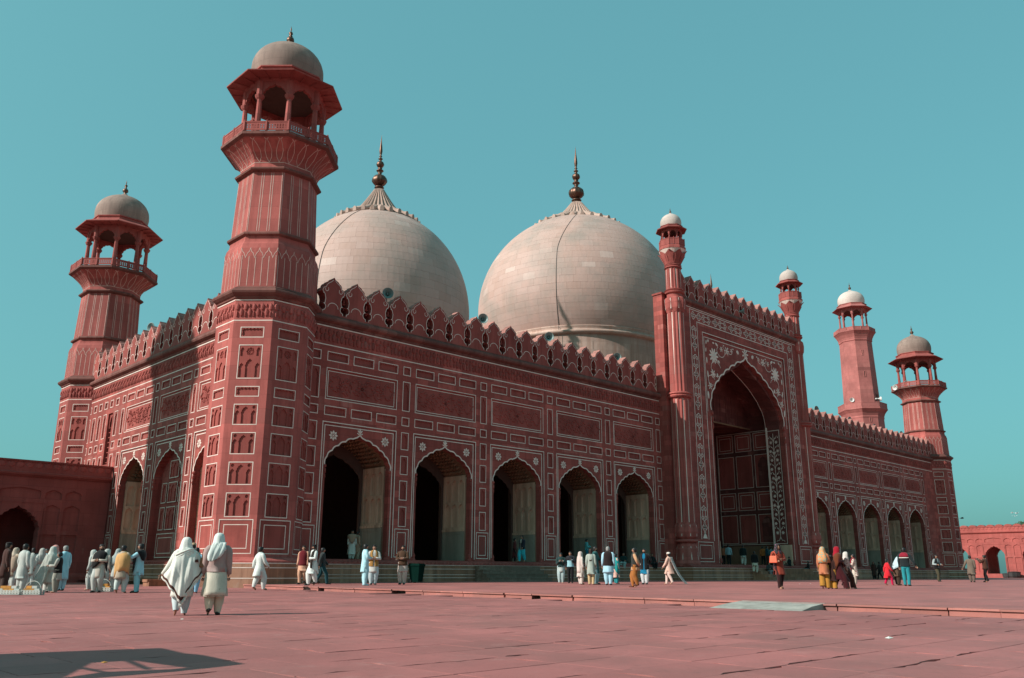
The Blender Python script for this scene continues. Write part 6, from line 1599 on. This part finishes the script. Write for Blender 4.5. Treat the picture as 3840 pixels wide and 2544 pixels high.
# white-clad men in front of the nearest minaret
person(967, 2214, 2046, 'low', 60, 'barefoot man in white walking past the nearest minaret', ('swb', 'swf'), stride=0.34, tunic=WH, hem=0.55, pants=WH, beard=True)
person(1204, 2192, 2050, 'terr', 90, 'person in dark jacket and teal trousers walking, behind the white tunic man', ('swf', 'swb'), stride=0.5, tunic=(0.03, 0.035, 0.035), hem=0.85, pants=(0.01, 0.05, 0.06), style='pants', shoes=M_SHOE)
person(1132, 2192, 2029, 'terr', -155, 'smiling man in maroon waistcoat over peach tunic', turn=20, stride=0.15, tunic=(0.58, 0.30, 0.2), hem=0.6, pants=(0.55, 0.3, 0.2), style='pants', vest=(0.12, 0.01, 0.015), vopen=False, shoes=M_SHOE)
person(1170, 2196, 2027, 'terr', -120, 'man in white tunic with long black and brown scarf on his shoulders', ('cross', 'down'), turn=-15, stride=0.25, tunic=WH, hem=0.5, pants=WH, stole=(0.03, 0.02, 0.015), cap=BK, beard=True, shoes=M_SHOE)
person(1365, 2197, 2027, 'terr', 80, 'tall man in pale blue tunic and trousers with folded arms, in profile', ('cross', 'cross'), tunic=(0.42, 0.66, 0.72), hem=0.55, pants=(0.4, 0.64, 0.7), shoes=plain('pale_shoe', (0.3, 0.45, 0.5)))
person(1398, 2194, 2040, 'terr', 175, 'man in mustard waistcoat with folded arms facing the camera', ('cross', 'cross'), tunic=(0.6, 0.56, 0.52), pants=(0.5, 0.58, 0.6), vest=(0.34, 0.17, 0.05), vhem=0.78, shoes=M_SHOE)
person(1508, 2193, 2040, 'terr', -165, 'man in dark brown blazer with folded arms left of the waste bin', ('cross', 'cross'), tunic=(0.46, 0.36, 0.33), hem=0.55, pants=(0.45, 0.38, 0.34), vest=(0.07, 0.035, 0.02), vsleeve=True, vopen=False, longhair=False, beard=True, shoes=M_SHOE)
person(1317, 2094, 1975, 'plat', 170, 'woman in tan shawl over pale dress standing in the first arch', female=True, depth=1.0, tunic=(0.5, 0.5, 0.45), hem=0.3, wrap=(0.30, 0.20, 0.14), wraphem=1.1, pants=GW, h=1.62)
person(1337, 2094, 1990, 'plat', 60, 'person in tan clothes against the jamb of the first arch', depth=1.5, tunic=(0.4, 0.26, 0.18), hem=0.4, pants=BE, h=1.6)
# around the third to fifth arches
person(1958, 2118, 2018, 'plat', -140, 'man in dark jacket and bright turquoise trousers stepping out of the third arch', depth=-0.35, stride=0.35, tunic=(0.4, 0.36, 0.3), hem=0.8, vest=(0.02, 0.02, 0.03), vsleeve=True, pants=(0.04, 0.42, 0.5), h=1.7, z=1.69, arms=('swf', 'swb'))
person(1930, 2110, 2030, 'plat', 90, 'person in dark red standing deep in the third arch', depth=1.1, female=True, tunic=(0.10, 0.02, 0.02), hem=0.3, pants=BK, h=1.55)
person(2104, 2188, 2077, 'terr', 175, 'man in dark green sweater looking down at his phone', ('phone', 'phone'), nod=25, tunic=(0.5, 0.52, 0.5), hem=0.62, vest=(0.02, 0.045, 0.045), vsleeve=True, vopen=False, vhem=0.9, pants=(0.4, 0.5, 0.5))
person(2140, 2187, 2067, 'terr', 185, 'man in black and pale blue zip jacket with dark trousers', ('phone', 'down'), tunic=(0.3, 0.52, 0.58), hem=0.86, vest=(0.02, 0.02, 0.025), vsleeve=True, vhem=1.22, vopen=False, pants=BK, style='pants', shoes=M_SHOE)
person(2178, 2193, 2068, 'terr', 60, 'woman draped in a pale pink veil, in profile', female=True, tunic=(0.6, 0.5, 0.45), hem=0.4, scarf=(0.60, 0.47, 0.43), slen=0.6, pants=(0.6, 0.5, 0.45), style='shalwar')
person(2218, 2194, 2056, 'terr', 10, 'woman with long dark hair in grey green dress and beige trousers', female=True, tunic=(0.33, 0.36, 0.32), hem=0.5, longhair=True, pants=(0.52, 0.36, 0.2), style='pants', hair=plain('brown_hair', (0.03, 0.016, 0.012)))
person(2234, 2193, 2043, 'terr', 110, 'bearded man in dark teal tunic beside the long-haired woman', ('fwd', 'down'), tunic=(0.02, 0.10, 0.10), hem=0.5, pants=(0.3, 0.5, 0.52), beard=True, shoes=M_SHOE)
person(2201, 2085, 2002, 'plat', 95, 'young man in teal shirt and blue trousers standing in the fourth arch', ('phone', 'fwd'), depth=0.9, nod=20, tunic=(0.10, 0.36, 0.38), hem=0.9, pants=(0.01, 0.16, 0.24), style='pants', h=1.7)
person(2283, 2195, 2048, 'terr', 5, 'man in dark brown waistcoat over light blue tunic, back turned', tunic=(0.36, 0.56, 0.66), hem=0.55, vest=(0.022, 0.014, 0.014), vhem=0.85, vopen=False, pants=(0.36, 0.58, 0.68), hair=M_GREY, shoes=M_SHOE, wide=1.1)
person(2311, 2190, 2067, 'terr', 60, 'woman in teal and pink right beside the brown waistcoat man', female=True, tunic=(0.6, 0.36, 0.3), hem=0.35, wrap=(0.02, 0.26, 0.26), wraphem=0.7, pants=TE, h=1.52)
person(2339, 2112, 2071, 'plat', 190, 'person in dark clothes and pale trousers sitting on the podium edge, fifth arch', ('fwd', 'fwd'), sit=True, depth=-0.3, z=1.27, tunic=(0.01, 0.03, 0.03), pants=(0.3, 0.38, 0.37), h=1.65)
person(2384, 2203, 2051, 'terr', -85, 'man in black leather waistcoat, tan sleeves and rust brown trousers', ('back', 'back'), stride=0.2, tunic=(0.50, 0.27, 0.15), hem=0.72, vest=(0.03, 0.032, 0.028), vhem=0.88, vopen=False, pants=(0.34, 0.12, 0.03), shoes=plain('brown_shoe', (0.10, 0.03, 0.02)))
person(2420, 2192, 2056, 'terr', 195, 'man in bright blue tunic under open black jacket', ('back', 'back'), tunic=(0.01, 0.16, 0.28), hem=0.5, vest=BK, vhem=0.7, vsleeve=True, pants=(0.6, 0.6, 0.6), beard=True, shoes=M_SHOE)
person(2446, 2112, 2075, 'plat', 150, 'dark clothed person sitting on the podium edge near the turret', ('fwd', 'down'), sit=True, depth=-0.3, z=1.27, tunic=BK, pants=BK, h=1.65)
pw = person(2512, 2193, 2068, 'terr', -65, 'woman in peach coat and white knit hat walking, trailing a grey veil', ('swf', 'swb'), stride=0.42, female=True, tunic=(0.66, 0.40, 0.32), hem=0.58, cap=(0.66, 0.58, 0.52), pants=(0.66, 0.48, 0.42), style='pants', longhair=True)
# portal
person(2735, 2116, 2038, 'plat', 10, 'person in pale blue top and black trousers in the portal shade', depth=0.5, tunic=(0.25, 0.38, 0.42), hem=0.85, pants=BK, style='pants', h=1.7)
person(2714, 2116, 2043, 'plat', 10, 'person in rust orange top in the portal shade, leftmost', depth=1.6, tunic=(0.3, 0.1, 0.05), hem=0.85, pants=BK, style='pants', h=1.66)
person(2789, 2114, 2037, 'plat', 10, 'man in dark jacket and flapping white trousers walking into the portal', depth=0.2, stride=0.35, tunic=(0.4, 0.4, 0.36), hem=0.7, vest=(0.012, 0.02, 0.02), vsleeve=True, vopen=False, vhem=0.82, pants=(0.5, 0.48, 0.42), h=1.72)
person(2832, 2135, 2048, 'plat', 15, 'man in black coat and cream trousers climbing the portal steps', depth=-3.3, z=1.06, stride=0.3, tunic=CR, hem=0.6, vest=BK, vsleeve=True, vopen=False, vhem=0.8, pants=CR, h=1.72)
person(2864, 2118, 2041, 'plat', 20, 'person in burnt orange top on the portal threshold', depth=0.3, stride=0.2, tunic=(0.38, 0.12, 0.03), hem=0.85, pants=BK, style='pants', h=1.7)
person(2880, 2118, 2041, 'plat', 70, 'person in dark teal top and maroon trousers on the portal threshold', depth=-0.2, tunic=(0.01, 0.06, 0.08), hem=0.85, pants=(0.1, 0.02, 0.02), style='pants', h=1.7)
person(2895, 2118, 2045, 'plat', 60, 'person in pale teal shirt on the portal threshold behind the bag woman', depth=0.4, tunic=(0.14, 0.34, 0.36), hem=0.85, pants=BK, style='pants', h=1.68)
person(2886, 2150, 2095, 'plat', 150, 'person with grey trousers sitting on the portal steps', ('fwd', 'fwd'), sit=True, depth=-3.3, z=0.72, tunic=(0.05, 0.05, 0.05), pants=(0.26, 0.22, 0.23), h=1.7)
person(2962, 2125, 2086, 'plat', -120, 'dark clothed person sitting beside the right jamb of the portal', ('fwd', 'fwd'), sit=True, nod=20, depth=-2.3, z=1.25, tunic=(0.01, 0.02, 0.02), pants=BK, h=1.68)
person(3034, 2160, 2103, 'plat', -100, 'dark clothed person with teal trousers sitting on the podium right of the portal', ('fwd', 'fwd'), sit=True, depth=-2.95, z=0.95, tunic=BK, pants=(0.01, 0.14, 0.16), h=1.6)
bw = person(2927, 2210, 2038, 'terr', 150, 'woman in rust red tunic and dark patterned shawl carrying an orange bag', ('cross', 'bagr'), stride=0.2, female=True, tunic=(0.22, 0.035, 0.02), hem=0.55, scarf=(0.03, 0.035, 0.035), slen=0.75, spat=(0.22, 0.05, 0.12), pants=(0.03, 0.01, 0.01), style='pants', pat=None)
# right of the portal
person(3096, 2209, 2049, 'terr', 10, 'woman with orange and teal headscarf and wide ochre trousers, back turned', ('down', 'cross'), female=True, tunic=(0.42, 0.14, 0.07), hem=0.6, scarf=(0.62, 0.28, 0.12), slen=0.95, spat=(0.10, 0.38, 0.36), pants=(0.38, 0.17, 0.03), style='wide', stride=0.12)
person(3126, 2209, 2085, 'terr', 20, 'girl in ochre trousers and dark dress hidden behind the red scarf woman', female=True, tunic=(0.04, 0.015, 0.012), hem=0.4, pants=(0.4, 0.18, 0.03), style='wide', h=1.35)
person(3151, 2209, 2046, 'terr', 95, 'woman in crimson headscarf, brown shawl and dark maroon dress striding right', ('swf', 'cross'), stride=0.5, female=True, tunic=(0.06, 0.008, 0.012), hem=0.3, scarf=(0.30, 0.008, 0.02), slen=1.2, wrap=(0.13, 0.035, 0.015), wraphem=0.95, pants=(0.05, 0.008, 0.01), style='wide')
person(3183, 2208, 2080, 'terr', 100, 'woman in white headscarf and patterned top right beside the crimson scarf', ('swf', 'down'), stride=0.45, female=True, tunic=(0.5, 0.3, 0.27), hem=0.6, pat=(0.1, 0.03, 0.03), scarf=(0.58, 0.53, 0.48), slen=1.2, pants=(0.07, 0.02, 0.015), style='wide', h=1.5)
person(3210, 2195, 2074, 'terr', -85, 'girl in white and red flowered coat with crimson scarf facing left', ('fwd', 'fwd'), female=True, tunic=(0.62, 0.5, 0.42), hem=0.5, pat=(0.34, 0.04, 0.05), stole=(0.32, 0.01, 0.03), pants=(0.6, 0.5, 0.42), longhair=True, h=1.5)
person(3245, 2172, 2101, 'terr', -80, 'child in dark teal striding left in the building shade', ('swf', 'swb'), stride=0.5, tunic=(0.01, 0.07, 0.08), hem=0.8, pants=BK, style='pants', h=1.3)
person(3281, 2174, 2071, 'terr', 170, 'woman in dark brown in the shade before the right wing', female=True, tunic=(0.05, 0.02, 0.015), hem=0.4, scarf=(0.03, 0.015, 0.012), pants=BK, h=1.62)
person(3303, 2174, 2086, 'terr', -70, 'man in black striding left in the shade before the right wing', ('swf', 'swb'), stride=0.55, tunic=(0.02, 0.02, 0.018), hem=0.75, pants=BK, style='pants', h=1.66)
person(3334, 2196, 2095, 'terr', 70, 'little girl in bright red dress and red leggings', ('swb', 'swf'), stride=0.4, female=True, tunic=(0.62, 0.02, 0.03), hem=0.5, pants=(0.5, 0.01, 0.06), style='pants', longhair=True, h=1.28)
person(3368, 2196, 2072, 'terr', 60, 'person bending in a pale blue shawl beside the striped sweater man', ('fwd', 'fwd'), lean=0.5, female=True, tunic=(0.10, 0.06, 0.04), hem=0.45, scarf=(0.46, 0.58, 0.62), slen=0.9, wrap=(0.46, 0.58, 0.62), wraphem=0.8, pants=(0.05, 0.03, 0.02), h=1.6)
sm_ = person(3403, 2198, 2052, 'terr', 15, 'man in crimson and black striped sweater and teal jeans, back turned', ('down', 'out'), tunic=(0.015, 0.02, 0.022), hem=0.86, vest=(0.24, 0.015, 0.03), vhem=1.27, vopen=False, pants=(0.02, 0.22, 0.25), style='pants', shoes=M_SHOE, wide=1.08)
person(3449, 2170, 2102, 'terr', -60, 'dark figure in the shade at the right end of the hall', tunic=BK, pants=BK, h=1.55)
person(3520, 2182, 2079, 'terr', 130, 'man in black waistcoat with grey sleeves and olive trousers', ('bagr', 'bagr'), stride=0.2, tunic=(0.34, 0.38, 0.38), hem=0.85, vest=BK, pants=(0.07, 0.06, 0.035), style='pants', shoes=M_SHOE)
person(3648, 2184, 2082, 'terr', 10, 'bald man in olive grey tunic seen from behind at far right', ('out', 'down'), tunic=(0.15, 0.11, 0.085), hem=0.5, pants=(0.14, 0.10, 0.08), shoes=M_SHOE, wide=1.1, hair=M_HAIR)
cm_ = person(3703, 2184, 2080, 'terr', -70, 'man in brown jacket holding up a camera at far right', ('cam', 'cam'), tunic=(0.08, 0.03, 0.02), hem=0.8, vest=(0.07, 0.028, 0.018), vsleeve=True, vopen=False, pants=BK, style='pants', stride=0.18, shoes=M_SHOE)
# the two veiled women nearest the camera
W1, s1, A1, _, tz1 = person(673, 2309, 2011, 'low', 0, 'woman in a large white shawl with brown striped border, nearest left', ('out', 'hip'), stride=0.2, female=True, tunic=(0.66, 0.63, 0.56), hem=0.42, scarf=(0.68, 0.67, 0.62), slen=1.3, pants=(0.55, 0.62, 0.63), style='shalwar', group='the two veiled women walking away', wide=1.05)
def cape():
    mb = MB(); hemp = [(-0.47, 0.02, 0.84), (-0.36, -0.12, 0.70), (-0.24, -0.2, 0.56), (-0.10, -0.24, 0.38), (-0.02, -0.25, 0.24), (0.06, -0.25, 0.36), (0.16, -0.23, 0.58), (0.28, -0.18, 0.76), (0.40, -0.08, 0.92), (0.42, 0.05, 1.0)]
    topp = [(-0.26, 0.0, 1.24), (-0.24, -0.07, 1.36), (-0.19, -0.1, 1.42), (-0.1, -0.115, 1.46), (0.0, -0.12, 1.47), (0.08, -0.118, 1.46), (0.16, -0.105, 1.43), (0.22, -0.08, 1.38), (0.26, -0.04, 1.3), (0.27, 0.05, 1.2)]
    n = 36; rows = [0, 0.06, 0.16, 0.28, 0.42, 0.56, 0.7, 0.82, 0.885, 0.955, 1.0]
    def at(P_, u):
        k = min(len(P_) - 2, int(u * (len(P_) - 1))); f = u * (len(P_) - 1) - k; return Vector(P_[k]).lerp(Vector(P_[k + 1]), f)
    for r_ in rows:
        for j in range(n + 1):
            u = j / n; a, b = at(topp, u), at(hemp, u); p_ = a.lerp(b, r_); p_.x = a.x + (b.x - a.x) * r_ ** 2.0
            out = 0.07 * math.sin(r_ * math.pi) * (1 - 0.4 * abs(u - 0.5)); fold = 0.022 * r_ * (math.sin(u * 34) + 0.6 * math.sin(u * 61 + 1)) + 0.015 * math.sin(r_ * 9 + u * 16)
            mb.v.append((p_.x, p_.y - out - fold, p_.z - 0.02 * math.sin(u * 40) * r_))
    for i in range(len(rows) - 1):
        for j in range(n): mb.f.append((i * (n + 1) + j, i * (n + 1) + j + 1, (i + 1) * (n + 1) + j + 1, (i + 1) * (n + 1) + j)); mb.m.append(1 if i == 8 else 0)
    for j in range(4 * n):                                # fringe
        u = j / (4 * n); b = at(hemp, u)
        if u < 0.42: continue
        mb.tube([(b.x, b.y, b.z + 0.01), (b.x + 0.008 * math.sin(j), b.y - 0.01, b.z - 0.07 - 0.02 * math.sin(j * 2.3))], 0.004, 4, 0, False)
    return mb
solid(cape().build('white_shawl', [cloth((0.68, 0.66, 0.60)), cloth((0.085, 0.03, 0.022))], W1, smooth=True), 0.01)
db = MB()                                             # diagonal drape over the back and the band on the right shoulder
for q in range(5):
    pts = [Vector((-0.21 + 0.02 * q, -0.135 - 0.01 * q, 1.30 - 0.06 * q)), Vector((-0.08, -0.165, 1.36 - 0.055 * q)), Vector((0.06, -0.16, 1.42 - 0.04 * q)), Vector((0.17, -0.12, 1.44 - 0.03 * q))]
    db.tube(pts, [0.012, 0.022, 0.022, 0.014], 8)
db.build('shawl_fold', cloth((0.68, 0.66, 0.60)), W1, smooth=True)
bd = MB()
for x0, x1 in ((0.10, 0.19), (0.205, 0.275)):
    bd.add([(x0, -0.175, 1.20), (x1, -0.14, 1.21), (x1 + 0.005, -0.145, 1.15), (x0, -0.185, 1.14)], [(0, 1, 2, 3)])
solid(bd.build('shawl_band', cloth((0.085, 0.03, 0.022)), W1), 0.03)
W2, s2, A2, _, tz2 = person(797, 2308, 1996, 'low', 2, 'woman in white headscarf and mauve sweater over cream tunic, nearest right', ('down', 'down'), stride=0.12, female=True, tunic=(0.56, 0.50, 0.41), hem=0.42, scarf=(0.62, 0.66, 0.62), slen=1.33, vest=(0.36, 0.245, 0.225), vsleeve=True, vopen=False, vhem=0.9, pants=(0.58, 0.47, 0.36), style='shalwar', group='the two veiled women walking away', wide=1.18, shoes=M_SHOE)
pl = MB(); loft(pl, [((0, 0, 0.545), 0.262, 0.212), ((0, 0, 0.42), 0.272, 0.222), ((0, 0, 0.385), 0.276, 0.226)], 26, 0, lambda i, a: 1 + 0.03 * math.sin(5 * a))
pl.build('hem_panel', gauze((0.5, 0.45, 0.36)), W2, smooth=True)
tl = MB()                                             # loose end of the scarf falling over the left shoulder blade
for i in range(9):
    u = i / 8; cx, cz, cw = 0.03 - 0.12 * u, 1.5 - 0.40 * u, 0.13 + 0.03 * math.sin(u * 3.1) - 0.05 * max(0, u - 0.7) / 0.3
    for j in range(11):
        q = j / 10 - 0.5; tl.v.append((cx + q * 2 * cw, -0.128 - 0.075 * math.sin(min(1, u * 1.5) * 1.57) * (1 - 0.5 * abs(q)) - 0.012 * math.sin(q * 19 + u * 2), cz + (0.05 * (2 * abs(q)) ** 2 if i == 8 else 0) + 0.06 * q * u))
for i in range(8):
    for j in range(10): tl.f.append((i * 11 + j, i * 11 + j + 1, (i + 1) * 11 + j + 1, (i + 1) * 11 + j)); tl.m.append(0)
solid(tl.build('scarf_tail', cloth((0.62, 0.66, 0.62)), W2, smooth=True), 0.008)

# carried things
def to_world(T, v): return T.matrix_basis @ Vector(v)
def handbag(T, v, w_, hh, dd, m, lab, name='handbag', rz=0.0):
    t = empty(name, to_world(T, v), T.rotation_euler.z + rz); tag(t, lab, 'bag')
    mb = MB(); mb.add([(-w_, -dd, 0), (w_, -dd, 0), (w_, dd, 0), (-w_, dd, 0), (-w_ * 0.86, -dd * 0.6, hh), (w_ * 0.86, -dd * 0.6, hh), (w_ * 0.86, dd * 0.6, hh), (-w_ * 0.86, dd * 0.6, hh)], [(0, 3, 2, 1), (4, 5, 6, 7), (0, 1, 5, 4), (1, 2, 6, 5), (2, 3, 7, 6), (3, 0, 4, 7)])
    b = mb.build('body', m, t); bv = b.modifiers.new('b', 'BEVEL'); bv.width = 0.02; bv.segments = 2
    mb = MB(); mb.tube([(w_ * 0.6 * math.cos(a), 0, hh + 0.16 * math.sin(a)) for a in [math.pi * j / 10 for j in range(11)]], 0.012, 6); mb.build('handle', m, t)
    mb = MB(); mb.box(-0.03, 0.03, -dd - 0.012, -dd * 0.8, hh * 0.5, hh * 0.62); mb.build('clasp', plain('brass_clasp', (0.5, 0.33, 0.12), 0.3, 0.5, 0.1, 3, 0.9), t)
M_LEATH = plain('tan_leather', (0.20, 0.075, 0.025), 0.4, 0.5); M_ORB = plain('orange_leather', (0.70, 0.11, 0.05), 0.45, 0.4)
handbag(W2, (-0.30, 0.04, 0.98), 0.10, 0.2, 0.05, M_LEATH, 'shiny tan leather handbag under the arm of the mauve sweater woman', rz=R(80))
handbag(bw[0], (0.27, 0.12, 0.98), 0.17, 0.27, 0.06, M_ORB, 'bright orange handbag held by the woman in rust red', rz=R(-60))
cw = cm_[0]; t = empty('camera_body', to_world(cw, (0, 0.44, 1.44)), cw.rotation_euler.z); tag(t, 'small black camera held up by the man in brown jacket', 'camera')
mb = MB(); mb.box(-0.07, 0.07, -0.03, 0.03, -0.045, 0.045); mb.box(-0.03, 0.03, -0.03, 0.03, 0.045, 0.065); mb.build('body', M_IRON, t); mb = MB(); mb.lathe([(0.035, 0), (0.035, 0.06), (0.04, 0.07), (0.0, 0.07)], 12); mb.xf(Matrix.Translation((0, 0.03, 0)) @ Matrix.Rotation(R(-90), 4, 'X')); mb.build('lens', M_IRON, t)
# stripe on the sweater
sp = MB(); loft(sp, [(tz1(1.27), 0.235, 0.162), (tz1(1.235), 0.235, 0.165)], 26); solid(sp.build('white_stripe', cloth((0.62, 0.58, 0.52)), sm_[0], smooth=True))
# trailing veils
def trail(T, pts, w0, w1, m, name='trailing_veil'):
    mb = MB(); n = len(pts)
    for i, p_ in enumerate(pts):
        u = i / (n - 1); w_ = w0 + (w1 - w0) * u
        for j in range(7): mb.v.append((p_[0] + (j / 6 - 0.5) * 2 * w_, p_[1] + 0.03 * math.sin(j * 2.1 + i), p_[2]))
    for i in range(n - 1):
        for j in range(6): mb.f.append((i * 7 + j, i * 7 + j + 1, (i + 1) * 7 + j + 1, (i + 1) * 7 + j)); mb.m.append(0)
    solid(mb.build(name, m, T, smooth=True), 0.004)
trail(pw[0], [(0.0, -0.14, 1.42), (0.05, -0.22, 1.15), (0.1, -0.34, 0.85), (0.15, -0.5, 0.5), (0.18, -0.7, 0.2), (0.2, -0.85, 0.04)], 0.12, 0.2, gauze((0.5, 0.46, 0.44)))
trail(tv[0], [(0.0, -0.16, 1.4), (-0.05, -0.25, 1.1), (-0.1, -0.34, 0.75), (-0.14, -0.46, 0.4), (-0.16, -0.56, 0.12)], 0.16, 0.26, gauze((0.46, 0.47, 0.42)))
for q in PH: print(q)
